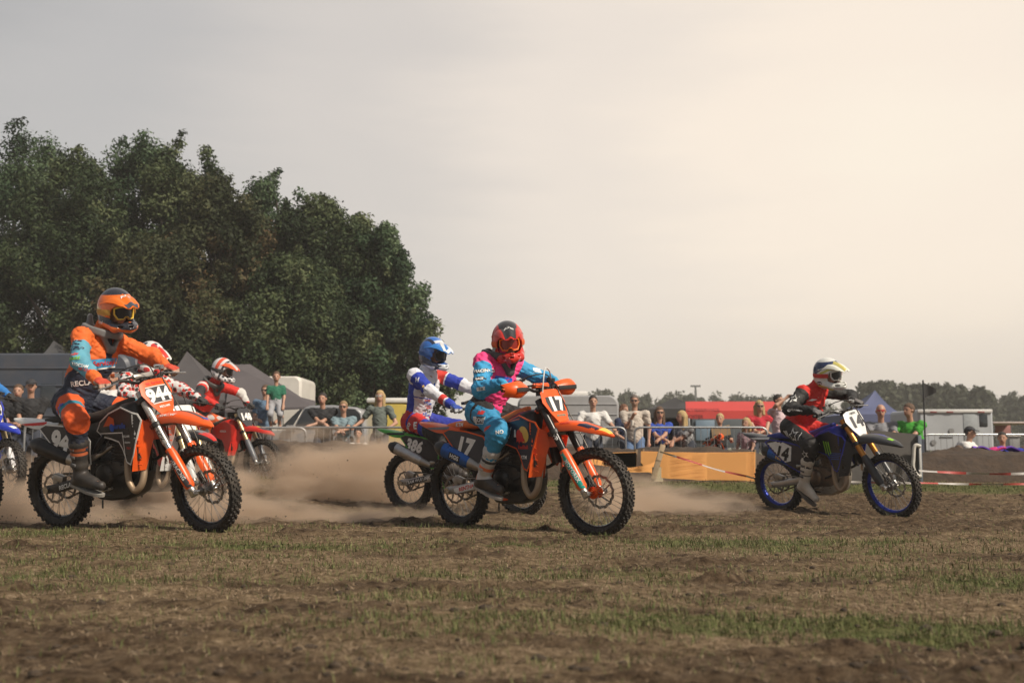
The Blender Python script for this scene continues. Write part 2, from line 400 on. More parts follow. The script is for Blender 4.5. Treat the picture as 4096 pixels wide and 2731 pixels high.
def ground_sheet():
    ys = [-3.0]
    while ys[-1] < 26: ys.append(ys[-1]+max(.016, .0052*(abs(ys[-1])+.5)) if ys[-1] > 1.6 else ys[-1]+.15)
    while ys[-1] < 2600: ys.append(ys[-1]+.06*ys[-1])
    ys = np.array(ys); n = 620; u = np.linspace(-1, 1, n); Yg, U = np.meshgrid(ys, u, indexing='ij'); Xg = U*(np.abs(Yg)*.72+2.2)
    Z = gz(Xg, Yg); g, b = cover(Xg, Yg)
    V = np.stack([Xg, Yg, Z], -1).reshape(-1, 3); i = np.arange(len(ys)-1)[:, None]*n+np.arange(n-1)[None]; i = i.ravel()
    F = np.stack([i, i+1, i+n+1, i+n], -1)
    m = bpy.data.materials.new('field_soil'); t, N, L, P = nodes(m)
    ag = N.new('ShaderNodeAttribute'); ag.attribute_name = 'g'; ab = N.new('ShaderNodeAttribute'); ab.attribute_name = 'b'
    geo = N.new('ShaderNodeNewGeometry')
    def noise(sc, det=8, ro=.65): q = N.new('ShaderNodeTexNoise'); q.inputs['Scale'].default_value = sc; q.inputs['Detail'].default_value = det; q.inputs['Roughness'].default_value = ro; L.new(geo.outputs['Position'], q.inputs['Vector']); return q
    def rampn(q, st):
        r = N.new('ShaderNodeValToRGB'); r.color_ramp.elements[0].position = st[0][0]; r.color_ramp.elements[0].color = (*st[0][1], 1); r.color_ramp.elements[1].position = st[-1][0]; r.color_ramp.elements[1].color = (*st[-1][1], 1)
        for p, c in st[1:-1]: e = r.color_ramp.elements.new(p); e.color = (*c, 1)
        L.new(q.outputs['Fac'], r.inputs[0]); return r
    straw = rampn(noise(22), [(.34, (.050, .032, .017)), (.45, (.140, .098, .056)), (.58, (.235, .168, .100)), (.72, (.37, .28, .18))])
    soil = rampn(noise(16), [(.32, (.028, .017, .010)), (.50, (.098, .066, .040)), (.70, (.19, .137, .086))])
    grn = rampn(noise(30), [(.32, (.028, .030, .010)), (.50, (.095, .098, .036)), (.70, (.20, .19, .085))])
    def mix(f, a, b_): x = N.new('ShaderNodeMix'); x.data_type = 'RGBA'; L.new(f, x.inputs['Factor']); L.new(a, x.inputs['A']); L.new(b_, x.inputs['B']); return x.outputs['Result']
    def edge(att, sc, lo, hi):
        q = noise(sc, 6); a = N.new('ShaderNodeMath'); a.operation = 'ADD'; L.new(att.outputs['Fac'], a.inputs[0]); L.new(q.outputs['Fac'], a.inputs[1])
        r = N.new('ShaderNodeMapRange'); L.new(a.outputs[0], r.inputs['Value']); r.inputs['From Min'].default_value = lo; r.inputs['From Max'].default_value = hi; return r.outputs[0]
    c = mix(edge(ab, 9, .85, 1.25), straw.outputs[0], soil.outputs[0]); c = mix(edge(ag, 11, .95, 1.30), c, grn.outputs[0])
    L.new(c, P.inputs['Base Color']); P.inputs['Roughness'].default_value = .95; P.inputs['Specular IOR Level'].default_value = .1
    bp = N.new('ShaderNodeBump'); bp.inputs['Strength'].default_value = .9; bp.inputs['Distance'].default_value = .03; L.new(noise(38, 8, .7).outputs['Fac'], bp.inputs['Height']); L.new(bp.outputs[0], P.inputs['Normal'])
    o = mesh_obj('ground', V, F, m, smooth=180, attrs={'g': g.ravel(), 'b': b.ravel()}); tag(o, kind='structure')
ground_sheet()
def blade_mat(name, cols, rough=.8):
    m = bpy.data.materials.new(name); t, N, L, P = nodes(m); a = N.new('ShaderNodeAttribute'); a.attribute_name = 'r'
    r = N.new('ShaderNodeValToRGB'); L.new(a.outputs['Fac'], r.inputs[0]); n = len(cols)
    r.color_ramp.elements[0].color = (*cols[0], 1); r.color_ramp.elements[1].color = (*cols[-1], 1)
    for i, c in enumerate(cols[1:-1]): e = r.color_ramp.elements.new((i+1)/(n-1)); e.color = (*c, 1)
    L.new(r.outputs[0], P.inputs['Base Color']); P.inputs['Roughness'].default_value = rough; P.inputs['Specular IOR Level'].default_value = .2
    return m
def blades(name, n, y0, y1, hgt, wid, kind, m, flat=0.0, lab=None):
    r = rng; Y = y0*(y1/y0)**r.random(n*3); X = (r.random(n*3)*2-1)*(Y*.56+.4); g, b = cover(X, Y); q = fbm(X*11, Y*13, 2, 77)
    pr = (g*1.5+.05 if kind == 'green' else (1-b)*.9+.12)*np.clip((q-.25)*2.4, .05, 1); k = r.random(n*3) < pr; X, Y = X[k][:n], Y[k][:n]; n = len(X)
    Z = gz(X, Y)-.002; a = r.random(n)*2*math.pi; sc = np.clip((Y/5)**.5, .7, 1.9)
    h = hgt*(.45+.9*r.random(n))*sc**.4; w_ = wid*(.6+.7*r.random(n))*sc; bend = (.3+1.1*r.random(n))*h+flat*h*2
    h = h*(1-flat*.75)
    dx, dy = np.cos(a), np.sin(a); wx, wy = -dy*w_/2, dx*w_/2
    p = lambda ax, ay, az: np.stack([X+ax, Y+ay, Z+az], -1)
    V = np.stack([p(-wx, -wy, 0), p(wx, wy, 0), p(dx*bend*.35+wx*.7, dy*bend*.35+wy*.7, h*.7), p(dx*bend*.35-wx*.7, dy*bend*.35-wy*.7, h*.7), p(dx*bend, dy*bend, h)], 1).reshape(-1, 3)
    i = np.arange(n)*5; F = np.concatenate([np.stack([i, i+1, i+2], -1), np.stack([i, i+2, i+3], -1), np.stack([i+3, i+2, i+4], -1)])
    o = mesh_obj(name, V, F, m, attrs={'r': np.repeat(np.clip(r.random(n)*.8+q[k][:n]*.2 if False else r.random(n), 0, 1), 5)}); tag(o, lab, 'grass', kind='stuff')
blades('grass', 90000, 2.3, 22, .030, .0035, 'green', blade_mat('grass_blade', [(.040, .055, .016), (.075, .095, .028), (.12, .135, .048), (.21, .20, .09)]), lab='short green grass growing in patches on the trampled field')
blades('dry_grass', 130000, 2.3, 20, .024, .0032, 'straw', blade_mat('straw_blade', [(.085, .055, .032), (.17, .115, .066), (.27, .19, .115), (.40, .30, .20)]), flat=.75, lab='dry trampled straw coloured grass covering the field')
def clods():
    bm = bmesh.new(); bmesh.ops.create_icosphere(bm, subdivisions=1, radius=1); IV = np.array([v.co[:] for v in bm.verts]); IF = np.array([[v.index for v in f.verts] for f in bm.faces]); bm.free()
    n = 2600; Y = 2.4*(18/2.4)**rng.random(n); X = (rng.random(n)*2-1)*(Y*.56+.4); g, b = cover(X, Y); k = rng.random(n) < b*1.1; X, Y = X[k], Y[k]; n = len(X)
    s = .005+.016*rng.random(n)**4; big = rng.random(n) < .015; s[big] *= 2.0
    Z = gz(X, Y)+s*.15; sc = s[:, None, None]*np.array([1.3, 1, .75])*(.7+.6*rng.random((n, 12, 3)))
    V = (IV[None]*sc+np.stack([X, Y, Z], -1)[:, None]).reshape(-1, 3); F = (IF[None]+(np.arange(n)*12)[:, None, None]).reshape(-1, 3)
    o = mesh_obj('soil_clods', V, F, mat('clod_soil', (.062, .042, .026), .95, bump=.8, bscale=120, nscale=30, var=.5), smooth=180); tag(o, 'loose clods of dark soil torn up by the tyres', 'soil', kind='stuff')
clods()
# ------------------------------------------------------------ earth banks
def bank(lab, x0, x1, yc, wid, top, base, seed, slope=0):
    n = int((x1-x0)/.06); ux = np.linspace(x0, x1, n); v = np.linspace(-1, 1, 41); Xg, Vv = np.meshgrid(ux, v, indexing='ij')
    prof = np.clip(1-np.abs(Vv)**2.2, 0, 1)*np.clip(np.minimum(Xg-x0, x1-Xg)/.8, 0, 1)**.5; H_ = (top-base)*(1+.16*(fbm(Xg*.7, Vv*.5, 3, seed)-.5)*2)
    Yg = yc+slope*(Xg-x0)+Vv*wid; Z = base-.06+prof*H_+(fbm(Xg*3, Vv*4, 4, seed+5, .6)-.5)*.16*prof+.05
    V = np.stack([Xg, Yg, Z], -1).reshape(-1, 3); i = (np.arange(n-1)[:, None]*41+np.arange(40)[None]).ravel(); F = np.stack([i, i+41, i+42, i+1], -1)
    o = mesh_obj('earth_bank', V, F, mat('bank_soil', (.050, .032, .020), .95, bump=1, bscale=14, nscale=5, var=.55), smooth=180); tag(o, lab, 'earth bank')
bank('long low bank of dug soil below the crowd barriers', -9.0, 4.75, 18.35, 1.1, .71, .02, 3, slope=.0)
bank('dark earth bank behind the red and white tape at the right', 4.9, 13, 16.6, .9, .60, .12, 13, slope=.0)
# ------------------------------------------------------------ trees
def leaf_mat(name, cols):
    m = blade_mat(name, cols, .7); t, N, L, P = nodes(m); P.inputs['Specular IOR Level'].default_value = .25
    tr = N.new('ShaderNodeBsdfTranslucent'); mx = N.new('ShaderNodeMixShader'); mx.inputs[0].default_value = .22; out = N['Material Output']
    L.new([n for n in N if n.type == 'VALTORGB'][0].outputs[0], tr.inputs[0]); L.new(P.outputs[0], mx.inputs[1]); L.new(tr.outputs[0], mx.inputs[2]); L.new(mx.outputs[0], out.inputs[0]); return m
LM = [leaf_mat('leaves_dark', [(.007, .016, .007), (.022, .046, .020), (.056, .094, .042), (.12, .165, .085)]), leaf_mat('leaves_olive', [(.009, .016, .007), (.032, .052, .020), (.074, .098, .040), (.14, .16, .075)]), leaf_mat('leaves_rusty', [(.014, .020, .009), (.036, .046, .019), (.070, .076, .032), (.13, .085, .042)])]
BARK = mat('bark', (.055, .042, .032), .9, bump=.8, bscale=12, nscale=6, var=.4)
def tree(lab, x, y, top, hw, base_z=.9, lean=0, mi=0, leaf=.072, nl=30000, seed=1, group='tall trees behind the vans', name='broadleaf_tree', nclump=150, gap=.0):
    r = np.random.default_rng(seed); root = empty(name, (x, y, 0)); H_ = top
    cz = (top+base_z)/2; hz = (top-base_z)/2
    # crown: clumps along an egg shape, uneven
    n = nclump; u = r.random(n)*2-1; a = r.random(n)*2*math.pi; zz = u*.98
    prof = np.sqrt(np.clip(1-np.abs(zz)**2.3, 0, 1))*(1.0-.15*zz)*np.where(zz > .3, 1-.40*(zz-.3), 1); rad = (.35+.65*r.random(n)**.5)*prof
    C = np.stack([rad*np.cos(a)*hw+lean*zz, rad*np.sin(a)*hw*.9, cz+zz*hz*.93], -1)
    C[:, 2] = base_z+(C[:, 2]-base_z)*(.80+.26*noise2(C[:, 0]*1.1+seed*3.7, C[:, 1]*.8+seed))
    cr_ = (.24+.34*r.random(n)**1.5)*hw/2.4*1.08
    ex, er = [], []      # leaders and side shoots: feathery points that break the outline
    for j in range(9):
        q = 1 if j == 0 else .55+.38*r.random(); x_ = lean*q if j == 0 else (r.random()*2-1)*hw*(.95-.45*q)+lean*q; zt_ = base_z+(top-base_z)*(1 if j == 0 else q+.05); tilt = r.normal()*.25+x_*.10
        for k_ in range(5): ex.append([x_-tilt*k_*.33, r.normal()*.25+(0 if j == 0 else (r.random()-.6)*hw*.8), zt_-.22-.25*k_]); er.append((.15+.075*k_)*hw/2.4*1.15)
    for j in range(10):
        a_ = r.random()*2*math.pi; q = .2+.55*r.random(); e_ = hw*math.sqrt(1-(2*q-1)**2)
        for k_ in range(3): ex.append([math.cos(a_)*(e_+.28-.3*k_)+lean*(2*q-1), math.sin(a_)*(e_+.1-.3*k_)*.9, base_z+(top-base_z)*q-.10*k_]); er.append((.15+.09*k_)*hw/2.4*1.1)
    C = np.vstack([C, ex]); cr_ = np.concatenate([cr_, er]); n = len(C); tone = r.random(n)**1.3*.78
    cnt = (cr_**2/np.sum(cr_**2)*nl).astype(int); tone = r.random(n)**1.3*.78  # random clump tone; lit and shaded clumps are painted into leaf colour
    idx = np.repeat(np.arange(n), cnt); m_ = len(idx)
    d = r.normal(size=(m_, 3)); d /= np.linalg.norm(d, axis=1)[:, None]; rr = (r.random(m_)**.42)*(1+.35*(r.random(m_)-.4)); P = C[idx]+d*(rr*cr_[idx])[:, None]*np.array([1.0, 1.0, 1.12])
    nrm = d+r.normal(size=(m_, 3))*.75+np.array([0, 0, .45]); nrm /= np.linalg.norm(nrm, axis=1)[:, None]
    t1 = np.cross(nrm, r.normal(size=(m_, 3))); t1 /= np.linalg.norm(t1, axis=1)[:, None]; t2 = np.cross(nrm, t1); s = leaf*(.6+.8*r.random(m_))
    a1 = t1*s[:, None]*.85; b1 = t2*s[:, None]*.42
    V = np.stack([P-a1, P+b1, P+a1*1.0, P-b1], 1).reshape(-1, 3); F = np.arange(m_*4).reshape(-1, 4)
    att = np.clip(tone[idx]+r.random(m_)*.30, 0, 1)
    mesh_obj('crown', V, F, LM[mi], root, attrs={'r': np.repeat(att, 4)})
    mb = MB(); tr = spline([(0, 0, -.1), (r.normal()*.08, 0, top*.25), (lean*.3+r.normal()*.15, 0, top*.55), (lean*.8, 0, top*.88)], 5); k0 = top*.018
    mb.tube(tr, [k0*(1-.85*i/(len(tr)-1)) for i in range(len(tr))], 9)
    for j in r.choice(nclump, 18, replace=False):
        c = Vector(C[j]); t0 = tr[int(np.clip((c.z-hz*.35)/top*len(tr), 2, len(tr)-2))]; md = (t0+c)/2+Vector((0, 0, -.12)); mb.tube(spline([t0, md, c], 4), [k0*.34*(1-.8*i/8) for i in range(9)], 5)
    mb.build('trunk', BARK, root)
    tag(root, lab, 'tree', group); return root
TREES = [  # px (4096), top py, half width m, distance, lean, leaf tone
 (-220, 470, 3.0, 33.0, 0, 0, 'at the left edge of the photo, the outermost'), (95, 452, 2.6, 33.5, .2, 0, 'with the rounded top nearest the left edge'), (310, 545, 2.3, 31.5, 0, 1, 'lower one in front of the two leftmost tall crowns'), (585, 500, 2.5, 34.0, .1, 0, 'dark pointed one left of the highest pair'), (745, 505, 2.0, 33.0, .1, 1, 'with the ragged top above bike 148'),
 (905, 660, 2.1, 31.5, .1, 2, 'one with reddish leaf clusters in the middle of the row'), (1110, 635, 2.2, 34.0, 0, 0, 'rising alone just right of the gap'), (1290, 735, 2.0, 33.0, .1, 1, 'with the small spire right of the centre of the row'), (1430, 815, 1.9, 32.5, .3, 1, 'shorter one third from the right end'), (1545, 850, 1.75, 32.0, .45, 0, 'leaning at the right end of the row'), (640, 900, 2.2, 30.0, 0, 2, 'low bushy one in front of the ragged top'), (1180, 1010, 2.2, 30.5, 0, 1, 'low one in front of the small spire')]
for i, (px, py, hw, Y, ln, mi, d) in enumerate(TREES):
    t = at(px, py, Y); tree('tall tree '+d, t.x-ln, Y, t.z-.15, hw, .8, ln, mi, seed=20+i, nl=60000)
tree('small shrubby tree bulging out at the foot of the tree row', at(1640, 1200, 31.5).x, 31.5, at(1640, 1150, 31.5).z, 1.25, .3, .0, 1, seed=77, nl=12000, nclump=40)
# distant trees
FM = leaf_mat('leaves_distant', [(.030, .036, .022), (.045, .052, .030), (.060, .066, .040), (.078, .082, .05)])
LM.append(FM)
FAR = [(2150, 1590, 90), (2330, 1583, 95), (2420, 1563, 90), (2500, 1575, 100), (2590, 1582, 95), (2680, 1584, 105), (2765, 1580, 95), (2850, 1590, 110), (2925, 1588, 100), (3020, 1594, 110), (3090, 1592, 100), (3250, 1600, 110),
  (3465, 1552, 70), (3520, 1526, 68), (3570, 1530, 72), (3625, 1545, 70), (3680, 1538, 75), (3735, 1540, 70), (3790, 1535, 74), (3845, 1545, 70), (3900, 1560, 78), (3960, 1578, 85), (4020, 1590, 90), (4085, 1595, 80), (4150, 1580, 85)]
fd = ['hazy far tree %s' % s for s in ['behind the hands of rider 17', 'above the roof of the light grey van', 'rising highest above the light grey van', 'left of the man in the beige shirt', 'directly behind the head of the man in the beige shirt', 'right of the man in the beige shirt', 'left of the thin mast', 'right of the thin mast', 'low one over the red awning', 'second low one over the red awning', 'behind the woman in the red top', 'behind the rider in red', 'leftmost of the clump behind the blue gazebo', 'highest one behind the blue gazebo', 'over the peak of the blue gazebo', 'over the woman in green', 'left of the black flag', 'right of the black flag', 'over the white trailer', 'over the right half of the white trailer', 'where the right clump starts to drop', 'tall thin one beyond the white trailer', 'second from the right edge', 'close to the right edge', 'at the right edge of the photo']]
for i, (px, py, Y) in enumerate(FAR):
    Y = Y*1.8; t = at(px, py, Y); tree(fd[i], t.x, Y, t.z+.2, (2.3+.3*(i % 3))*Y/85, .2, 0, 3, leaf=.42, nl=3800, seed=200+i, group='far trees on the horizon', nclump=34)
# ------------------------------------------------------------ vehicles, tents, barriers
def boxbody(mb, x0, x1, y0, y1, z0, z1, r=.12, seg=6, cut=0):
    """rounded body: outline rounded in the xz plane, lofted across y with tumblehome"""
    def ring(y, ins):
        pts = []
        a, b, c, d = x0+ins, x1-ins, z0, z1-ins*.6
        for (cx, cz, s) in ((b-r, d-r, 0), (a+r, d-r, 1)):
            for k in range(seg+1): t = s*math.pi/2+k/seg*math.pi/2; pts.append((cx+r*math.cos(t), y, cz+r*math.sin(t)))
        pts += [(a, y, c), (b, y, c)]; return pts
    mb.loft([ring(y0, .06), ring(y0+.06, .0), ring(y1-.06, 0), ring(y1, .06)]); return mb
glass = mat('dark_window', (.03, .035, .04), .12, coat=.5)
def van(lab, px_l, px_r, py_top, Y, col, rough=.4, stripes=True, windows=(), name='panel_van', dep=2.0, cabin=0, rad=.32):
    a = at(px_l, py_top, Y); b = at(px_r, py_top, Y); ln = b.x-a.x; top = a.z
    root = empty(name, (a.x+ln/2, Y+dep/2, 0)); m = mat('van_paint_%d' % int(px_r+5000), col, max(rough, .5), dirt=.12, coat=.08, nscale=3)
    mb = MB(); boxbody(mb, -ln/2, ln/2, -dep/2, dep/2, .35, top, r=rad); mb.build('body', m, root, smooth=40)
    dk = mat('van_trim', (.03, .03, .032), .6)
    if stripes:
        mb = MB()
        for k, z in enumerate((top*.88, top*.74, top*.50, top*.34)): mb.box((0, -dep/2-.012, z), (ln*.96, .03, .035)) 
        mb.build('side_moulding', m, root, bevel=.008)
    mb = MB()
    for q in (-.16, .22): mb.box((ln*q, -dep/2-.004, top*.55), (.012, .01, top*.62))
    mb.build('door_seam', dk, root)
    for x0, x1, z0, z1 in windows:
        mb = MB(); mb.box((ln*(x0+x1)/2, -dep/2-.012, (z0+z1)/2), (ln*(x1-x0), .02, z1-z0)); mb.build('window', glass, root, bevel=.004)
    mb = MB(); mb.box((0, -dep/2+.02, .42), (ln*.99, .06, .16)); mb.build('sill_trim', dk, root, bevel=.01)
    for q in (-.32, .32):
        for s in (-1, 1):
            w_ = empty('wheel', (ln*q, s*(dep/2-.10), .34), parent=root)
            mb = MB(); mb.lathe([(.20, -.11), (.33, -.10), (.345, 0), (.33, .10), (.20, .11)], seg=28); mb.build('tyre', mat('car_tyre', (.02, .02, .02), .85), w_)
            mb = MB(); mb.lathe([(0, -.10), (.06, -.115), (.20, -.10), (.21, 0), (.20, .10), (.06, .115), (0, .10)], seg=20); mb.build('rim', mat('car_rim', (.4, .4, .4), .35, .8), w_)
    tag(root, lab, 'van', None); return root, ln, top
van('slate blue panel van parked behind the rider in orange', -420, 520, 1412, 23.5, (.040, .052, .075), windows=((.13, .19, 1.55, 2.05),))
v2, l2, t2 = van('light grey panel van with ribbed sides left of the man in white', 2070, 2476, 1581, 35, (.30, .30, .31), windows=())
mb = MB(); mb.box((-.2, 0, 0), (1.7, .8, .16)); ob = mb.build('roof_box', mat('roof_box_white', (.62, .60, .57), .4), None, bevel=.05, loc=(at(2270, 1575, 36).x, 36, t2+.09)); tag(ob, 'white roof box on top of the light grey panel van', 'roof box')
v3, l3, t3 = van('cream white panel van behind the dark canopy and the boy in green', 960, 1206, 1504, 27, (.62, .59, .54), stripes=False, rad=.14)
def wheel_pair(root, ln, y, q): pass
def car(lab, pxs, Y, col):
    """estate car seen from the side; outline from photo pixels"""
    root = empty('estate_car', (at(1320, 1700, Y).x, Y+.85, 0)); o = root.location
    P2 = lambda px, py: (at(px, py, Y).x-o.x, at(px, py, Y).z)
    body = [P2(860, 1735), P2(1000, 1728), P2(1168, 1718), P2(1215, 1630), P2(1240, 1621), P2(1330, 1619), P2(1425, 1628), P2(1447, 1645), P2(1462, 1720), P2(1464, 1790), P2(1462, 1840), P2(858, 1840)]
    m = mat('silver_car_paint', col, .35, .3, dirt=.1, coat=.4, nscale=3)
    mb = MB(); mb.loft([[(x*(.985 if y in (-.85, .85) else 1), y, z-(.02 if y in (-.85, .85) else 0)) for x, z in body] for y in (-.85, -.80, .80, .85)]); mb.build('body', m, root, smooth=40, bevel=.02)
    for q, poly in enumerate(([(1178, 1713), (1222, 1634), (1300, 1630), (1300, 1713)], [(1308, 1713), (1308, 1630), (1420, 1636), (1440, 1655), (1450, 1713)])):
        mb = MB(); mb.sheet([P2(*p) for p in poly], lambda u, v: (u, -.862, v), .01, cell=.5); mb.build('side_window', glass, root)
    mb = MB(); mb.sheet([P2(1120, 1712), P2(1166, 1712), P2(1212, 1636), P2(1200, 1636)], lambda u, v: (u, -.861, v), .01, cell=.5); mb.build('windscreen_edge', glass, root)
    mb = MB(); mb.box((P2(1166, 1716)[0], -.92, P2(1166, 1712)[1]), (.20, .14, .12)); mb.build('door_mirror', m, root, bevel=.03)
    for px in (930, 1390):
        for s in (-1, 1):
            w_ = empty('wheel', (P2(px, 1700)[0], s*.76, .31), parent=root)
            mb = MB(); mb.lathe([(.20, -.10), (.31, -.09), (.32, 0), (.31, .09), (.20, .10)], seg=28); mb.build('tyre', mat('car_tyre', (.02, .02, .02), .85), w_)
            mb = MB(); mb.lathe([(0, -.09), (.20, -.09), (.21, 0), (.20, .09), (0, .09)], seg=20); mb.build('rim', mat('car_rim', (.4, .4, .4), .35, .8), w_)
    tag(root, lab, 'car'); return root
car('silver grey estate car parked behind the two young men at the rail', None, 22.5, (.30, .30, .31))
van('pale yellow box van with white roof behind the blonde woman', 1470, 1668, 1612, 25.5, (.58, .44, .09), stripes=False, dep=1.9, name='box_van')
mb = MB(); mb.box((0, 0, 0), (1.35, 1.95, .12)); o = mb.build('roof_sheet', mat('white_roof_sheet', (.70, .68, .64), .5), None, bevel=.04, loc=(at(1580, 1610, 25.5).x, 26.45, at(1580, 1606, 25.5).z+.03)); tag(o, 'white cover lying on the roof of the yellow box van', 'cover')
def gazebo(lab, px_l, px_r, px_peak, py_peak, py_eave, Y, col, wall=None, val=.28, dep=3, logo=False, pys=None, group='pop up gazebos', emblem=None):
    a = at(px_l, py_eave, Y); b = at(px_r, py_eave, Y); pk = at(px_peak, py_peak, Y+dep/2); cx = (a.x+b.x)/2; root = empty('gazebo', (cx, Y+dep/2, 0)); ez = a.z; hw = (b.x-a.x)/2
    px_ = pk.x-cx; m = mat('canopy_%d' % (int(px_peak)+9000), col, .7, bump=.1, bscale=3, nscale=2)
    mb = MB(); n = 10; rings = []
    for k in range(n+1):
        t = k/n; z = ez+(pk.z-ez)*(t**1.5*.75+t*.25); s = 1-t; dz = -.05*math.sin(t*math.pi)
        ring = []
        for (sx, sy) in ((-1, -1), (0, -1), (1, -1), (1, 0), (1, 1), (0, 1), (-1, 1), (-1, 0)):
            sag = (.06 if 0 in (sx, sy) else 0)*math.sin(t*math.pi); ring.append((px_*t+sx*hw*s, sy*dep/2*s, z+dz-sag))
        rings.append(ring)
    rings = [[(x, y, z-val) for x, y, z in rings[0]]]+rings
    mb.loft(rings, caps=False); c = mb.build('canopy', m, root, smooth=50)
    mb = MB()
    for sx in (-1, 1):
        for sy in (-1, 1):
            l_ = MB(); l_.box((sx*(hw-.03), sy*(dep/2-.03), ez/2), (.04, .04, ez)); l_.build('leg', mat('gazebo_leg', (.3, .3, .3), .5, .6), root)
    if wall: 
        mb = MB()
        for sx, sy, w_, d_ in ((0, 1, hw*1.96, .02), (-1, 0, .02, dep*.96), (1, 0, .02, dep*.96)): mb.box((sx*hw*.985, sy*dep*.49, (ez-val)/2+.03), (w_, d_, ez-val-.05))
        mb.build('side_wall', mat('gazebo_wall_%d' % int(px_l+9000), wall, .8, nscale=2), root)
    if emblem: decal('emblem', poly_mesh([(-.30, .0), (-.22, .10), (0, .15), (.26, .10), (.32, .02), (.10, .06), (-.05, .03), (.12, -.04), (.20, -.10), (.0, -.16), (-.20, -.12), (-.10, -.05)], .1), (emblem[0]-cx, -dep/2, emblem[1]), (0, -1, .4), (0, 0, 1), bvh_of(c), mat('emblem_red', (.45, .02, .02), .5), c, .02, 4)
    tag(root, lab, 'gazebo', group); return root
e = at(682, 1490, 24.6)
gazebo('dark grey gazebo with steep peak and red emblem left of bike 148', 560, 960, 748, 1405, 1600, 24, (.075, .068, .070), wall=(.05, .048, .05), dep=3, emblem=(e.x, e.z))
gazebo('small black gazebo peak showing above the slate blue van', 110, 330, 215, 1362, 1450, 28, (.055, .055, .058), dep=2.5)
gazebo('black gazebo left of the red awning', 2560, 2860, 2700, 1588, 1634, 33, (.035, .033, .034), wall=(.030, .030, .034), dep=3)
gazebo('blue gazebo with sharp peak behind rider 14', 3395, 3622, 3500, 1560, 1656, 33, (.085, .10, .19), dep=3, val=.24)
# sloping dark awning with ridge
def slab(name, lab, cat, pts, Y0, thick, m, legs=()):
    P0 = [at(px, py, Y) for px, py, Y in pts]; c = sum(P0, Vector())/len(P0); root = empty(name, (c.x, c.y, 0))
    mb = MB(); q = [(p.x-c.x, p.y-c.y, p.z) for p in P0]; n = len(q); mb.add(q+[(x, y, z-thick) for x, y, z in q], [tuple(range(n)), tuple(range(2*n-1, n-1, -1))]+[(i, (i+1) % n, (i+1) % n+n, i+n) for i in range(n)]); mb.build('canopy', m, root, smooth=0)
    for px, py, Y in legs:
        p = at(px, py, Y); mb = MB(); mb.box((p.x-c.x, p.y-c.y, p.z/2), (.05, .05, p.z)); mb.build('leg', mat('gazebo_leg', (.3, .3, .3), .5, .6), root)
    tag(root, lab, cat); return root, c
dm = mat('awning_grey', (.095, .083, .086), .75, bump=.1, bscale=3, nscale=2)
slab('awning', 'dark grey awning sloping down to the right behind bike 148', 'awning', [(900, 1640, 23.5), (925, 1458, 25.5), (1000, 1456, 25.8), (1040, 1490, 25.6), (1100, 1545, 25.0), (1180, 1582, 24.6), (1262, 1603, 24.3), (1262, 1625, 23.5)], 0, .05, dm, legs=((905, 1640, 23.6), (1255, 1625, 23.6)))
# red awning trailer
def box_px(name, mb, px0, py0, px1, py1, Y, dep, m, root, o, bevel=.02, smooth=35):
    a = at(px0, py0, Y); b = at(px1, py1, Y); B = MB(); B.box(((a.x+b.x)/2-o[0], Y+dep/2-o[1], (a.z+b.z)/2), (b.x-a.x, dep, a.z-b.z)); return B.build(name, m, root, bevel=bevel, smooth=smooth)
Y = 31; p = at(2930, 1790, Y); root = empty('trade_trailer', (p.x, Y+1, 0)); o = root.location
redc = mat('red_canvas', (.50, .045, .038), .65, nscale=2, bump=.1, bscale=4)
a, b = at(2752, 1600, Y), at(3140, 1600, Y); zt, zm, zb = at(0, 1598, Y).z, at(0, 1640, Y).z, at(0, 1673, Y).z
mb = MB(); mb.add([(a.x-o.x+.12, .2, zt), (b.x-o.x, .2, zt), (b.x-o.x, -.6, zm), (a.x-o.x, -.6, zm), (a.x-o.x, -.6, zb), (b.x-o.x, -.6, zb), (b.x-o.x, -.57, zb), (a.x-o.x, -.57, zb), (b.x-o.x, .2, zt-.03), (a.x-o.x+.12, .2, zt-.03)], [(0, 3, 2, 1), (3, 4, 5, 2), (4, 7, 6, 5), (7, 9, 8, 6), (0, 1, 8, 9), (0, 9, 7, 4, 3), (1, 2, 5, 6, 8)])
cv = mb.build('red_awning', redc, root, smooth=0)
for t_, px, py, s_ in (('TRACTIESERVICE', 2815, 1628, .17), ('OOSTER', 2800, 1659, .14)): q = at(px, py, Y-.6); decal('lettering', text_mesh(t_, s_, .01), (q.x-o.x, -.7, q.z), (0, -1, .25), (0, 0, 1), bvh_of(cv), mat('awning_text', (.20, .02, .02), .7), cv, .01, 1.6)
box_px('body', None, 2768, 1675, 3140, 1790, Y+.3, 2, mat('trailer_dark', (.07, .085, .095), .6, nscale=2), root, o); box_px('light_panel', None, 2782, 1680, 2860, 1762, Y+.24, .05, mat('trailer_blue', (.14, .20, .26), .5, nscale=2), root, o); box_px('awning_leg', None, 2752, 1672, 2762, 1790, Y-.55, .05, mat('gazebo_leg', (.3, .3, .3), .5, .6), root, o)
tag(root, 'grey market trailer with wide red awning in the middle distance', 'trailer')
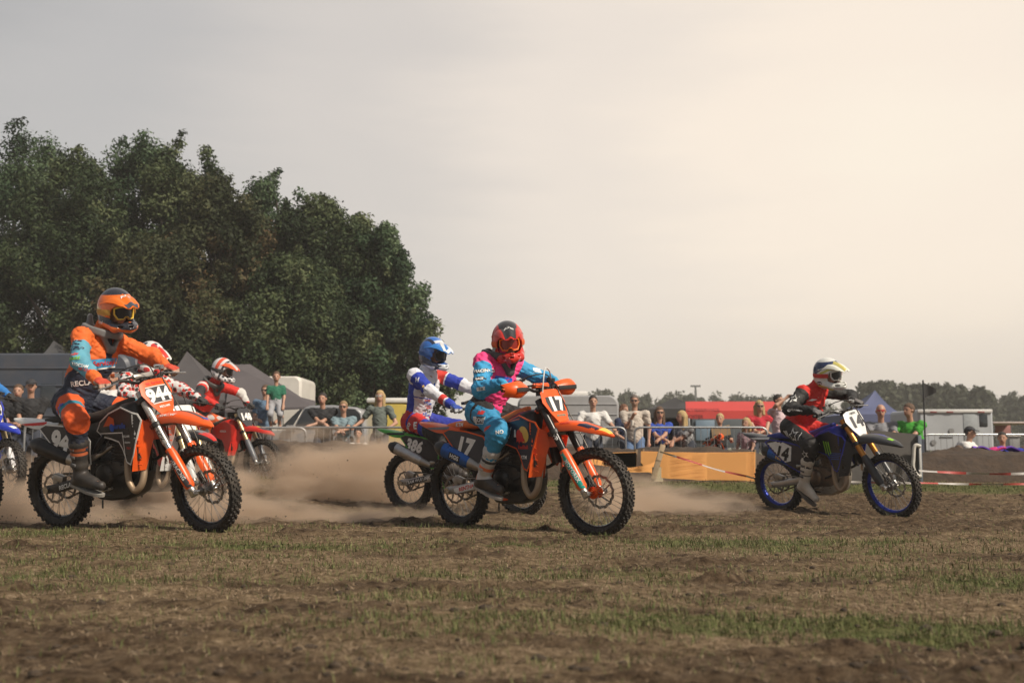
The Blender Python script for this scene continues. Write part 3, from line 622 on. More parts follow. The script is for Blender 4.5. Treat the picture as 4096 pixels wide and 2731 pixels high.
# white trailer
Y = 29; root = empty('box_trailer', (at(3820, 1700, Y).x, Y+1.1, 0)); o = root.location; wt = mat('trailer_white', (.36, .38, .40), .45, dirt=.06, nscale=2); 
a, b = at(3672, 1636, Y), at(3972, 1636, Y)
mb = MB(); boxbody(mb, a.x-o.x, b.x-o.x, -1.1, 1.1, at(0, 1800, Y).z, a.z, r=.10); mb.build('body', wt, root, smooth=40)
mb = MB(); mb.box((0, -1.12, a.z-.05), (b.x-a.x, .06, .09)); mb.build('roof_edge', mat('trailer_edge', (.55, .54, .52), .4), root, bevel=.02)
for px in (3735, 3800, 3925): box_px('marker_lamp', None, px-14, 1645, px+14, 1650, Y-.06, .03, mat('lamp_red', (.20, .02, .02), .3), root, o, bevel=.01)
box_px('window', None, 3918, 1655, 3952, 1706, Y-.02, .03, glass, root, o); box_px('grey_panel', None, 3852, 1652, 3916, 1790, Y-.015, .03, mat('trailer_grey', (.28, .30, .31), .4), root, o); box_px('name_plate', None, 3760, 1745, 3812, 1750, Y-.02, .03, mat('plate_dark', (.10, .10, .10), .5), root, o, bevel=.002)
for px, py in ((3734, 1769), (3805, 1723)): q = at(px, py, Y); mb = MB(); mb.lathe([(0, -.03), (.07, -.03), (.08, .02), (0, .02)], (q.x-o.x, -1.1, q.z), 'Y', 16); mb.build('round_fitting', mat('fitting_grey', (.20, .20, .20), .5), root)
for px in (3770, 3890): w_ = empty('wheel', (at(px, 0, Y).x-o.x, -1.0, .3), parent=root); mb = MB(); mb.lathe([(.18, -.1), (.29, -.1), (.3, 0), (.29, .1), (.18, .1)], seg=24); mb.build('tyre', mat('car_tyre', (.02, .02, .02), .85), w_); mb = MB(); mb.lathe([(0, -.08), (.19, -.08), (.19, .08), (0, .08)], seg=16); mb.build('rim', mat('car_rim', (.4, .4, .4), .35, .8), w_)
tag(root, 'pale grey box trailer with red marker lamps at the right', 'trailer')
# open sided tent far right
Y = 33; root = empty('party_tent', (at(4060, 1700, Y).x, Y+1.5, 0)); o = root.location
box_px('roof', None, 3972, 1686, 4200, 1693, Y, 3, mat('tent_pink_roof', (.48, .40, .37), .6), root, o)
for px in (3976, 4048, 4076, 4130, 4190): box_px('pole', None, px-2, 1693, px+2, 1800, Y+.05, .05, mat('gazebo_leg', (.3, .3, .3), .5, .6), root, o, bevel=.003)
box_px('side_cloth', None, 3980, 1700, 4045, 1745, Y+2.8, .03, mat('tent_cloth_red', (.30, .14, .13), .8), root, o); tag(root, 'open sided tent with thin pinkish roof at the right edge', 'tent')
root = empty('cabinet', (at(4062, 1700, 30).x, 30.4, 0)); box_px('cabinet_body', None, 4037, 1745, 4082, 1812, 30, .8, mat('cabinet_grey', (.22, .22, .22), .5), root, root.location); box_px('lid', None, 4033, 1741, 4086, 1746, 29.95, .9, mat('cabinet_lid', (.5, .47, .44), .5), root, root.location); tag(root, 'grey cabinet with pale lid near the right edge', 'cabinet')
# mast
Y = 60; q = at(2782, 1541, Y); root = empty('mast', (q.x, Y, 0)); mb = MB(); mb.tube([(0, 0, 0), (0, 0, q.z)], .05, 8); mb.build('pole', mat('mast_grey', (.18, .18, .18), .6), root); mb = MB(); mb.box((0, 0, q.z-.04), (.55, .1, .10)); mb.box((0, 0, q.z-.5), (.12, .1, .5)); mb.build('lamp_head', mat('mast_grey', (.18, .18, .18), .6), root); tag(root, 'thin grey mast with crossbar on top beyond the black gazebo', 'mast')
# flag
Y = 17.5; q = at(3692, 1525, Y); root = empty('flag', (q.x, Y, 0)); mb = MB(); mb.tube([(0, 0, 0), (0, 0, q.z+.02)], .014, 8); mb.build('flag_pole', mat('pole_black', (.03, .03, .03), .5), root)
F0 = [(3694, 1530), (3718, 1541), (3742, 1556), (3744, 1568), (3718, 1582), (3692, 1594)]
mb = MB(); mb.sheet([(at(px, py, Y).x-q.x, at(px, py, Y).z) for px, py in F0], lambda u, v: (u, .02*math.sin(u*25), v), .004, cell=.04); mb.build('flag_cloth', mat('flag_black', (.025, .023, .023), .8), root); tag(root, 'black pennant flag on a thin black pole right of the woman in green', 'flag')
# crowd barriers
galv = mat('galvanised_steel', (.30, .31, .32), .45, .7, dirt=.15)
def barrier(x0, y0, x1, y1, z0, proto=[]):
    d = Vector((x1-x0, y1-y0, 0)); L_ = d.length
    if not proto:
        root = empty('crowd_barrier'); W_ = 2.42; H1 = 1.06
        fr = [(.0, 0, .16)]+[(.0, 0, .9)]+arc((0, 0, .94), (0, 0, H1), (.14, 0, H1), 6)+arc((W_-.14, 0, H1), (W_, 0, H1), (W_, 0, .94), 6)+[(W_, 0, .16)]
        mb = MB(); mb.tube(fr, .021, 8, closed=True); mb.build('frame', galv, root)
        mb = MB()
        for k in range(1, 20): mb.tube([(W_*k/20, 0, .16), (W_*k/20, 0, H1)], .0045, 6)
        mb.build('bars', galv, root)
        for x in (.25, W_-.25):
            mb = MB(); mb.tube([(x, -.28, .02), (x, -.22, .06), (x, 0, .16), (x, .22, .06), (x, .28, .02)], .014, 6); mb.build('foot', galv, root)
        proto.append(root)
    else:
        root = proto[0].copy(); COL.objects.link(root)
        for c in list(proto[0].children): c2 = c.copy(); COL.objects.link(c2); c2.parent = root
    root.location = (x0, y0, z0); root.rotation_euler = (0, 0, math.atan2(d.y, d.x)); return root
def rail_at(px, py=1709, zr=1.08): # point where the top rail is seen, on level z
    return
BR = [((100, 17.2), 'steel crowd barrier behind the orange bike, the leftmost'), ((650, 18.6), 'steel crowd barrier behind the dust and bike 148'), ((1166, 20.3), 'steel crowd barrier the two young men lean on'), ((1700, 20.3), 'steel crowd barrier hidden behind bikes 386 and 17'), ((1972, 19.8), 'steel crowd barrier in front of the man in white'), ((2538, 19.8), 'steel crowd barrier in front of the women in blue and black')]
for (px, Y), lab in BR:
    x = at(px, 1709, Y).x; z = at(px, 1709 if px > 600 else 1690, Y).z-1.06; o = barrier(x, Y, x+2.4, Y+(.35 if px < 1000 else 0), z); tag(o, lab, 'barrier', 'steel crowd barriers')
q = at(3690, 1737, 21); o = barrier(q.x, 21, q.x+2.4, 21.2, q.z-1.06); tag(o, 'steel crowd barrier right of the grey board', 'barrier', 'steel crowd barriers')
# orange mesh fence
def mesh_fence(lab, pts_top, pts_bot, Y, seed, posts):
    n = 90; c = at(pts_top[0][0], 1900, Y); root = empty('mesh_fence', (c.x, Y, 0)); m = bpy.data.materials.new('orange_mesh'); t, N, L, P = nodes(m)
    P.inputs['Base Color'].default_value = (.88, .42, .13, 1); P.inputs['Roughness'].default_value = .6
    xs = np.array([p[0] for p in pts_top]); ts = np.array([p[1] for p in pts_top]); xb = np.array([p[0] for p in pts_bot]); tb = np.array([p[1] for p in pts_bot])
    mb = MB(); nb = 20
    for j in range(nb):       # plastic bands
        line = []
        for i in range(n+1):
            px = xs[0]+(xs[-1]-xs[0])*i/n; a_ = np.interp(px, xs, ts); b_ = np.interp(px, xb, tb); f = j/(nb-1); wav = math.sin(px*.013+j*.35+seed)*1.2*math.sin(f*3.1)+.5*math.sin(px*.05+j*1.3)
            q = at(px, a_+(b_-a_)*f+wav, Y); line.append((q.x-c.x, .012*math.sin(px*.02+seed), q.z))
        h_ = .0068
        for i in range(n): 
            (x, y, z), (x2, y2, z2) = line[i], line[i+1]; k = len(mb.V); mb.V += [(x, y, z-h_), (x2, y2, z2-h_), (x2, y2, z2+h_), (x, y, z+h_)]; mb.F.append((k, k+1, k+2, k+3)); mb.M.append(0)
    for i in range(0, n*3+1):  # uprights of the mesh
        px = xs[0]+(xs[-1]-xs[0])*i/(n*3); a_ = at(px, np.interp(px, xs, ts), Y); b_ = at(px, np.interp(px, xb, tb), Y); k = len(mb.V); mb.V += [(a_.x-c.x-.004, .0, a_.z), (a_.x-c.x+.004, 0, a_.z), (b_.x-c.x+.004, 0, b_.z), (b_.x-c.x-.004, 0, b_.z)]; mb.F.append((k, k+1, k+2, k+3)); mb.M.append(0)
    o = mesh_obj('mesh', mb.V, mb.F, m, root)
    for px, lean in posts:
        a_ = at(px, np.interp(px, xs, ts)-12, Y); b_ = at(px-lean, np.interp(px, xb, tb)+6, Y); mb = MB(); mb.tube([(b_.x-c.x, .04, b_.z-.05), (a_.x-c.x, .04, a_.z)], .026, 8); mb.build('post', mat('fence_post_wood', (.20, .14, .085), .85, nscale=20, var=.4), root)
    tag(root, lab, 'mesh fence', 'orange plastic mesh fences')
mesh_fence('orange plastic mesh fence stretched left of bike 14', [(2565, 1806), (2700, 1810), (2850, 1811), (3020, 1809)], [(2565, 1850), (2620, 1908), (2800, 1917), (3020, 1922)], 16.2, 0, [(3020, 0), (2572, 0)])
mesh_fence('sagging piece of orange mesh fence beside the front wheel of bike 17', [(2330, 1808), (2440, 1812), (2545, 1809)], [(2330, 1852), (2440, 1862), (2545, 1868)], 16.3, 2, [(2545, 8)])
mesh_fence('narrow strip of orange mesh fence sagging to the wooden stake', [(2440, 1868), (2520, 1872), (2600, 1858), (2640, 1835)], [(2440, 1880), (2520, 1886), (2590, 1886), (2632, 1892)], 16.0, 4, [])
# stake with sign board
Y = 15.6; a, b = at(2652, 1778, Y), at(2612, 1915, Y); root = empty('wooden_stake', (b.x, Y, 0)); mb = MB(); v = Vector((a.x-b.x, 0, a.z-b.z)); mb.box((v.x/2, 0, b.z+v.z/2), (.075, .05, v.length), rot=(0, math.atan2(v.x, v.z), 0)); mb.build('stake', mat('pale_wood', (.38, .28, .18), .8, nscale=20, var=.3), root, bevel=.004)
mb = MB(); q = at(2628, 1890, Y); mb.box((q.x-b.x, .03, q.z), (.13, .02, .16)); mb.box((q.x-b.x, .03, q.z-.10), (.18, .03, .05)); mb.build('foot_block', mat('stake_sign', (.45, .38, .25), .7), root); tag(root, 'pale wooden stake leaning right at the end of the mesh fence', 'stake')
# barrier tapes
def tape(lab, pts, w_=.032, seed=0, nseg=60):
    P0 = spline([at(*p) for p in pts], 20); mats = [mat('tape_white', (.45, .42, .40), .5, dirt=.2), mat('tape_red', (.42, .05, .045), .5, dirt=.15)]; mb = MB(); d = 0; r = random.Random(seed)
    for i in range(len(P0)-1):
        a, b = P0[i], P0[i+1]; mb.cur = 1 if (d % .62 + .12*math.sin(d*7)) > .36 else 0; tw = math.sin(d*4+seed)*.9; tw2 = math.sin((d+(b-a).length)*4+seed)*.9
        u1 = Vector((0, math.sin(tw), math.cos(tw)))*w_; u2 = Vector((0, math.sin(tw2), math.cos(tw2)))*w_; e = Vector((0, .002, 0))
        k = len(mb.V); mb.V += [tuple(x) for x in (a-u1, b-u2, b+u2, a+u1, a-u1+e, b-u2+e, b+u2+e, a+u1+e)]; F = [(0, 1, 2, 3), (7, 6, 5, 4), (0, 4, 5, 1), (3, 2, 6, 7)]; mb.F += [tuple(x+k for x in f) for f in F]; mb.M += [mb.cur]*4; d += (b-a).length
    o = mesh_obj('barrier_tape', mb.V, mb.F, mats, None, None, mb.M); tag(o, lab, 'barrier tape', 'red and white barrier tapes')
tape('upper red and white tape in front of the dark earth bank', [(3676, 1882, 14.7), (3760, 1887, 14.7), (3900, 1893, 14.7), (4020, 1895, 14.7), (4200, 1890, 14.7)], seed=1, w_=.017)
tape('lower red and white tape crossing behind the front wheel of bike 14', [(3400, 1926, 14.3), (3560, 1931, 14.4), (3700, 1931, 14.5), (3900, 1936, 14.6), (4200, 1934, 14.7)], seed=3, w_=.013)
tape('slack red and white tape running down from the wooden stake', [(2640, 1806, 15.5), (2760, 1843, 15.5), (2870, 1878, 15.4), (2990, 1905, 15.3), (3060, 1925, 15.2)], seed=5, w_=.014)
# grey board with post and hose
Y = 15.1; root = empty('plywood_board', (at(3540, 1800, Y).x, Y, 0)); o = root.location
P_b = [at(3395, 1712, Y+.1), at(3672, 1736, Y), at(3672, 1962, Y), at(3395, 1972, Y+.1)]
mb = MB(); q = [(p.x-o.x, p.y-o.y, p.z) for p in P_b]; mb.add(q+[(x, y+.02, z) for x, y, z in q], [(0, 1, 2, 3), (7, 6, 5, 4), (0, 4, 5, 1), (1, 5, 6, 2), (2, 6, 7, 3), (3, 7, 4, 0)]); mb.build('board', mat('board_grey', (.095, .088, .082), .6, dirt=.1, nscale=4, var=.2), root)
mb = MB(); a, b = at(3676, 1740, Y-.03), at(3676, 1975, Y-.03); mb.box((a.x-o.x, -.03, (a.z+b.z)/2), (.05, .05, a.z-b.z)); mb.build('post', mat('post_bluegrey', (.11, .13, .16), .6), root, bevel=.004)
mb = MB(); a, b = at(3410, 1720, Y+.15), at(3410, 1975, Y+.15); mb.box((a.x-o.x, .15, (a.z+b.z)/2), (.05, .05, a.z-b.z)); mb.build('post', mat('post_bluegrey', (.11, .13, .16), .6), root, bevel=.004)
tag(root, 'flat dark grey board on posts behind the front wheel of bike 14', 'board')
mb = MB(); mb.tube(spline([at(px, py, Y-.10) for px, py in ((3682, 1785), (3664, 1780), (3656, 1792), (3654, 1830), (3652, 1862), (3658, 1885), (3672, 1902), (3684, 1905))], 6), .026, 10); hs = mb.build('white_hose', mat('hose_cream', (.50, .47, .42), .6), None); tag(hs, 'thick cream hose bent round the end post of the grey board', 'hose')
mb = MB(); a, b = at(3681, 1785, Y-.08), at(3681, 1908, Y-.08); mb.box(((a.x+b.x)/2, Y-.08, (a.z+b.z)/2), (.030, .03, a.z-b.z)); hs = mb.build('white_post', mat('white_post', (.50, .49, .47), .6), None, bevel=.004); tag(hs, 'short white strip post fixed beside the grey board', 'post')
# ------------------------------------------------------------ motocross bike (x forward, y left, z up, origin under the rear axle)
AX = Vector((-.47, 0, .883)); AXP = Vector((1.097, 0, .95))
def leg_pt(t, y): return Vector((1.455, y, .345))+AX*t
def shrink(poly, k=.88):
    cx = sum(p[0] for p in poly)/len(poly); cy = sum(p[1] for p in poly)/len(poly)
    out = []; n = len(poly)
    # true inward offset
    area = sum(poly[i][0]*poly[(i+1) % n][1]-poly[(i+1) % n][0]*poly[i][1] for i in range(n)); sg = 1 if area > 0 else -1
    for i in range(n):
        a, b, c = Vector(poly[i-1]), Vector(poly[i]), Vector(poly[(i+1) % n])
        e1 = (b-a).normalized(); e2 = (c-b).normalized(); n1 = Vector((-e1.y, e1.x))*sg; n2 = Vector((-e2.y, e2.x))*sg
        m = (n1+n2); m = m/max(.5, m.length**2)*2 if m.length > 1e-6 else n1
        out.append(tuple(b+m*k))
    return out
def fender_rings(st, th=.004):
    """st: x, z, half width, side drop"""
    rings = []
    for i, (x, z, w_, dp) in enumerate(st):
        x0, z0 = st[max(i-1, 0)][:2]; x1, z1 = st[min(i+1, len(st)-1)][:2]
        t = Vector((x1-x0, 0, z1-z0)).normalized(); nn = Vector((-t.z, 0, t.x)); nn = nn if nn.z > 0 else -nn
        sec = [(-1, -1), (-.97, -.35), (-.78, .02), (-.40, .10), (0, .22), (.40, .10), (.78, .02), (.97, -.35), (1, -1)]
        c = Vector((x, 0, z)); o = [c+Vector((0, 1, 0))*u*w_+nn*v*dp for u, v in sec]
        inn = [c+Vector((0, 1, 0))*u*(w_-th)+nn*(v*dp-th) for u, v in sec]
        rings.append(o+inn[::-1])
    return rings
def lerp_st(st, n=4):
    pts = [Vector((a[0], a[1], a[2])) for a in st]; q = [Vector((a[3], 0, 0)) for a in st]
    A = spline(pts, n); B = spline(q, n); return [(a.x, a.y, max(a.z, .004), b.x) for a, b in zip(A, B)]
WHEELS = {}
def wheel(root, c, Rr, hw, Rrim, front, C, SM):
    """Rr carcass radius, hw half width, knobs reach 12 mm further"""
    w_ = empty('front_wheel' if front else 'rear_wheel', parent=root)
    Mx = SM @ Matrix.Translation(c)
    key = ('w', front, C.get('rim'), C.get('hub'), C.get('spoke'), C['far'])
    knob_n = 40 if front else 34
    def put(mb, name, m, **k):
        o = mb.build(name, m, w_, **k); return o
    rub = mat('tyre_rubber', (.013, .0125, .012), .72, dirt=.22, dirtcol=(.16, .12, .085), nscale=9, var=.25)
    mb = MB()
    prof = [(Rrim-.004, -hw*.55), (Rrim+.012, -hw*.82), (Rr-.035, -hw), (Rr-.012, -hw*.86), (Rr-.002, -hw*.45), (Rr, 0), (Rr-.002, hw*.45), (Rr-.012, hw*.86), (Rr-.035, hw), (Rrim+.012, hw*.82), (Rrim-.004, hw*.55)]
    mb.lathe(prof, seg=64)
    kh = .017
    for i in range(knob_n):
        a0 = 2*math.pi*i/knob_n
        rows = [(0, .0, .020, .020), (.5, .42, .020, .017), (.5, -.42, .020, .017), (0, .80, .020, .016), (0, -.80, .020, .016), (.5, .99, .018, .014), (.5, -.99, .018, .014)] if i % 1 == 0 else []
        for ph, fy, lx, ly in rows:
            if fy == 0 and i % 2: lx = .012; ly = .026
            a = a0+ph*2*math.pi/knob_n
            y = fy*hw; rr = Rr-.001-(abs(fy)**3)*.018-(.018 if abs(fy) > .95 else 0)
            tilt = fy*.75 if abs(fy) < .95 else fy*1.15
            Mk = Matrix.Rotation(-a, 4, 'Y') @ Matrix.Translation((rr, y, 0)) @ Matrix.Rotation(tilt, 4, 'Z')
            mb.box((0, 0, 0), (kh*2, ly, lx), rot=None) if False else mb.add([( -kh*.4, -ly*.55, -lx*.55), (-kh*.4, ly*.55, -lx*.55), (-kh*.4, ly*.55, lx*.55), (-kh*.4, -ly*.55, lx*.55), (kh*.72, -ly*.42, -lx*.42), (kh*.72, ly*.42, -lx*.42), (kh*.72, ly*.42, lx*.42), (kh*.72, -ly*.42, lx*.42)],
                [(0, 1, 2, 3), (4, 7, 6, 5), (0, 4, 5, 1), (1, 5, 6, 2), (2, 6, 7, 3), (3, 7, 4, 0)], Mk)
    put(XF(Mx, mb), 'tyre', rub)
    mb = MB(); rw = hw*.62
    mb.lathe([(Rrim-.002, -rw), (Rrim+.009, -rw), (Rrim+.009, -rw+.004), (Rrim-.006, -rw*.55), (Rrim-.012, 0), (Rrim-.006, rw*.55), (Rrim+.009, rw-.004), (Rrim+.009, rw), (Rrim-.002, rw), (Rrim-.014, rw*.6), (Rrim-.021, 0), (Rrim-.014, -rw*.6)], seg=64)
    put(XF(Mx, mb), 'rim', C['m_rim'], smooth=50)
    mb = MB(); n = 36
    for i in range(n):
        a = 2*math.pi*i/n; s_ = 1 if i % 2 else -1; da = .55*(1 if (i//2) % 2 else -1)
        p0 = (math.cos(a+da)*.040, s_*.030, math.sin(a+da)*.040); p1 = (math.cos(a)*(Rrim-.018), s_*.006, math.sin(a)*(Rrim-.018))
        mb.tube([p0, p1], .0017, 5, caps=False)
        mb.tube([(math.cos(a)*(Rrim-.045), s_*.009, math.sin(a)*(Rrim-.045)), p1], .0032, 5, caps=False)
    put(XF(Mx, mb), 'spokes', mat('spoke_steel', (.55, .54, .52), .3, 1, dirt=.2))
    mb = MB(); mb.lathe([(.0, -.055), (.022, -.055), (.024, -.040), (.047, -.036), (.047, -.028), (.026, -.018), (.024, 0), (.026, .018), (.047, .028), (.047, .036), (.024, .040), (.022, .055), (0, .055)], seg=24)
    put(XF(Mx, mb), 'hub', C['m_hub'])
    # wave-edged brake disc: front on the left side, rear on the right side; sprocket opposite at the rear
    def disc(y, ro, ri, waves, th=.004, spider=5, amp=.004):
        mb = MB(); n = 96; V = []; F = []
        for k in range(n):
            t = 2*math.pi*k/n; r1 = ro+amp*math.sin(waves*t); r0 = ri+amp*.8*math.sin(waves*t)
            for r_, yy in ((r0, y-th/2), (r1, y-th/2), (r1, y+th/2), (r0, y+th/2)): V.append((r_*math.cos(t), yy, r_*math.sin(t)))
        for k in range(n):
            for i in range(4):
                j = (i+1) % 4; k2 = (k+1) % n; F.append((k*4+i, k*4+j, k2*4+j, k2*4+i))
        mb.add(V, F)
        for k in range(spider):
            t = 2*math.pi*k/spider; mb.tube([(math.cos(t)*.03, y*.8, math.sin(t)*.03), (math.cos(t+.5)*ri, y, math.sin(t+.5)*ri)], .006, 5)
        return mb
    dm = mat('disc_steel', (.30, .285, .27), .35, 1, dirt=.35, dirtcol=(.16, .12, .09))
    if front:
        put(XF(Mx, disc(.058, .130, .108, 14)), 'brake_disc', dm)
    else:
        put(XF(Mx, disc(-.058, .118, .098, 12)), 'brake_disc', dm)
        put(XF(Mx, disc(.062, .108, .088, 48, amp=.004)), 'sprocket', mat('sprocket_metal', (.25, .24, .23), .4, .9, dirt=.3))
    return w_
def make_bike(C, steer=0):
    """C: dictionary of colours and numbers; returns (root, info)"""
    root = empty('motocross_bike'); ext = C.get('ext', 0); lp = lambda t, y: leg_pt(t-ext, y); EX = -AX*ext
    SM = Matrix.Translation(AXP) @ Matrix.Rotation(steer, 4, AX) @ Matrix.Translation(-AXP)
    I4 = Matrix.Identity(4)
    pl = lambda k: C['m_'+k]
    black = mat('black_plastic', (.012, .012, .013), .42, dirt=.07); dark = mat('dark_engine_metal', (.05, .048, .046), .42, .7, dirt=.18)
    alu = mat('cast_aluminium', (.42, .41, .39), .42, .9, dirt=.3); steel = mat('bright_steel', (.6, .59, .57), .25, 1, dirt=.12)
    wheel(root, Vector((1.48, 0, .345))+EX, .332, .044, .272, True, C, SM)
    wheel(root, Vector((0, 0, .335)), .322, .055, .248, False, C, I4)
    # fork
    for y in (-.098, .098):
        fk = empty('fork_leg', parent=root)
        mb = MB(); mb.tube([leg_pt(.33, y), leg_pt(.345, y), leg_pt(.55, y), leg_pt(.79, y)], [.0265, .030, .030, .029], 16)
        u = XF(SM, mb).build('outer_tube', pl('forkup'), fk)
        if C.get('forktext'):
            bt = bvh_of(u); nrm = SM.to_3x3() @ Vector((.3, -1 if y < 0 else 1, .0))
            upv = SM.to_3x3() @ Vector((1, 0, -.2)); 
            decal('lettering', text_mesh(C['forktext'], .05, .02), SM @ leg_pt(.47, y*1.25), nrm, SM.to_3x3() @ Vector((.883, 0, .47)), bt, C['m_forktext'], u, .0015, .1)
        mb = MB(); mb.tube([lp(.0, y), lp(.36, y)+AX*ext], .0235, 14)
        XF(SM, mb).build('inner_tube', steel, fk)
        mb = MB(); mb.tube([lp(-.03, y), lp(.06, y)], [.030, .027], 14); mb.tube([lp(.0, y)+Vector((.02, -.035*np.sign(y)*-1, 0)), lp(0, y)+Vector((.02, .03*np.sign(y), 0))], .026, 14)
        XF(SM, mb).build('axle_lug', alu, fk)
        # guard: half shell in front / outside of the lower tube
        sg = 1 if y > 0 else -1; rings = []
        for t, r in ((.035, .030), (.06, .040), (.15, .043), (.26, .041), (.33, .039), (.375, .034)):
            c = lp(t, y); fwd = Vector((.883, 0, .47)); ring = []
            for k in range(9):
                a = R(-75)+R(205)*k/8
                ring.append(c+fwd*math.cos(a)*r*1.05+Vector((0, sg, 0))*math.sin(a)*r)
            for k in range(8, -1, -1):
                a = R(-75)+R(205)*k/8
                ring.append(c+fwd*math.cos(a)*(r*1.05-.004)+Vector((0, sg, 0))*math.sin(a)*(r-.004))
            rings.append(ring)
        mb = MB(); mb.loft(rings); g = XF(SM, mb).build('fork_guard', pl('guard'), fk, smooth=50)
        if C.get('guardtext'):
            bt = bvh_of(g); nrm = SM.to_3x3() @ Vector((.55, -.83 if y < 0 else .83, .1))
            up = SM.to_3x3() @ Vector((.883, 0, .47))
            if C.get('m_guardband'):
                bl, bh = (-.16, .16)
                decal('graphic', poly_mesh([(-.165, -.022), (.15, -.022), (.165, .018), (-.165, .018)], .02), SM @ lp(.2, y*1.2), nrm, up, bt, C['m_guardband'], g, .001, .15)
            decal('lettering', text_mesh(C['guardtext'], .040, .02), SM @ lp(.2, y*1.2), nrm, up, bt, C['m_guardtext'], g, .0025, .15)
    mb = MB()
    mb.tube([Vector((1.48, -.125, .345))+EX, Vector((1.48, .125, .345))+EX], .013, 12); mb.tube([Vector((1.48, -.135, .345))+EX, Vector((1.48, -.10, .345))+EX], .022, 6)
    XF(SM, mb).build('front_axle', steel, root)
    mb = MB()
    for t, z in ((.72, .05), (.50, .055)):
        c = leg_pt(t, 0)-Vector((.012, 0, 0)); Mr = Matrix.Rotation(-R(28), 4, 'Y')
        mb.box(c, (.07, .26, .035), rot=Mr)
        for y in (-.098, .098): mb.lathe([(.029, -.02), (.04, -.02), (.04, .02), (.029, .02)], leg_pt(t, y), 'Z', 16, M=Mr)
    XF(SM, mb).build('triple_clamp', C.get('m_clamp', black), root, bevel=.004)
    # brake caliper on the left leg + hose
    mb = MB(); mb.box(Vector((1.40, .062, .42))+EX, (.06, .045, .10), rot=(0, -.5, 0)); mb.box(Vector((1.43, .085, .40))+EX, (.03, .03, .08), rot=(0, -.5, 0))
    mb.tube(spline([(1.41, .07, .47), (1.37, .13, .62), (1.22, .13, .9), (1.13, .1, 1.12), (1.0, .2, 1.2)]), .005, 6)
    XF(SM, mb).build('front_caliper', dark, root, bevel=.004)
    # front fender
    st = lerp_st([(1.02, .785, .060, .05), (1.12, .835, .085, .06), (1.24, .858, .098, .065), (1.40, .850, .094, .055), (1.54, .815, .078, .045), (1.645, .775, .050, .03), (1.71, .735, .012, .012)])
    mb = MB(); mb.loft(fender_rings(st)); mb.sheet([(-.085, 0), (.085, 0), (.07, -.16), (-.07, -.16)], lambda u, v: (1.10+v*-.10-abs(u)*.5+.03, u, .83+v*1.0), .004)
    fe = XF(SM, mb).build('front_fender', pl('fender'), root, smooth=45)
    if C.get('fendtip'):
        bt = bvh_of(fe)
        for m_, poly in C['fendtip']: decal('graphic', poly_mesh(poly, .02), SM @ Vector((1.42, 0, .87)), SM.to_3x3() @ Vector((.3, 0, 1)), SM.to_3x3() @ Vector((1, 0, -.3)), bt, m_, fe, .002, .5)
    if C.get('fendtext'):
        bt = bvh_of(fe)
        decal('lettering', text_mesh(C['fendtext'], .035, .03, shear=.3), SM @ Vector((1.32, -.09, .865)), SM.to_3x3() @ Vector((.1, -.75, .65)), SM.to_3x3() @ Vector((0, 0, 1)), bt, C['m_fendtext'], fe, .002, .3)
    # front number plate
    pc = Vector((1.188, 0, 1.000)); pv = Vector((-.40, 0, .917)); pn = Vector((.917, 0, .40))
    def pmap(u, v): return pc+Vector((0, 1, 0))*u*1.20+pv*v-pn*(1.2*u*u)
    outer = [(-.045, -.155), (.045, -.155), (.085, -.07), (.118, .03), (.105, .115), (.06, .135), (-.06, .135), (-.105, .115), (-.118, .03), (-.085, -.07)]
    mb = MB(); mb.sheet(outer, pmap, .006); fp = XF(SM, mb).build('number_plate', pl('plate'), root, smooth=40)
    bt = bvh_of(fp); sn = SM.to_3x3() @ pn; su = SM.to_3x3() @ pv
    D = lambda nm, VF, u, v, m_, off=.002: decal(nm, VF, SM @ pmap(u, v), sn, su, bt, m_, fp, off, .3)
    if C.get('m_plate2'):
        D('plate_panel', poly_mesh([(-.088, -.055), (.088, -.055), (.105, .03), (.097, .07), (-.097, .07), (-.105, .03)]), 0, 0, C['m_plate2'], .002)
    if C.get('m_plateline'):
        for v in (-.06, .074): D('line', poly_mesh([(-.095 if v > 0 else -.085, -.003), (.095 if v > 0 else .085, -.003), (.095 if v > 0 else .085, .003), (-.095 if v > 0 else -.085, .003)]), 0, v, C['m_plateline'], .003)
    D('number', text_mesh(C['num'], C.get('platesize', .145), .05, 0, wide=.95 if len(C['num']) > 2 else 1.15), 0, .0, C['m_num'], .0045)
    if C.get('platetop'): D('lettering', text_mesh(C['platetop'], .030, .02), 0, .103, C['m_platetop'], .0035)
    if C.get('platelow'): D('lettering', text_mesh(C['platelow'], .022, .03), 0, -.095, C['m_platelow'], .0035)
    # handlebar
    hb = spline([(.975, -.405, 1.135), (.99, -.26, 1.14), (1.03, -.175, 1.145), (1.045, -.09, 1.115), (1.055, 0, 1.125), (1.045, .09, 1.115), (1.03, .175, 1.145), (.99, .26, 1.14), (.975, .405, 1.135)], 5)
    mb = MB(); mb.tube(hb, .0125, 10)
    for y in (-.04, .04): mb.box((1.055, y, 1.105), (.05, .03, .06))
    if C.get('m_pad'): mb.tube([(1.025, -.14, 1.158), (1.025, .14, 1.158)], .008, 8)
    hbo = XF(SM, mb).build('handlebar', C.get('m_bar', black), root)
    if C.get('m_pad'):
        mb = MB(); mb.box((1.035, 0, 1.155), (.045, .19, .04), rot=(0, -.3, 0)); po = XF(SM, mb).build('crossbar_pad', C['m_pad'], root, bevel=.012)
        if C.get('padtext'): decal('lettering', text_mesh(C['padtext'], .034, .03), SM @ Vector((1.06, 0, 1.197)), SM.to_3x3() @ Vector((1, 0, .35)), SM.to_3x3() @ Vector((0, 0, 1)), bvh_of(po), C['m_padtext'], po, .002, .2)
    grips = {}
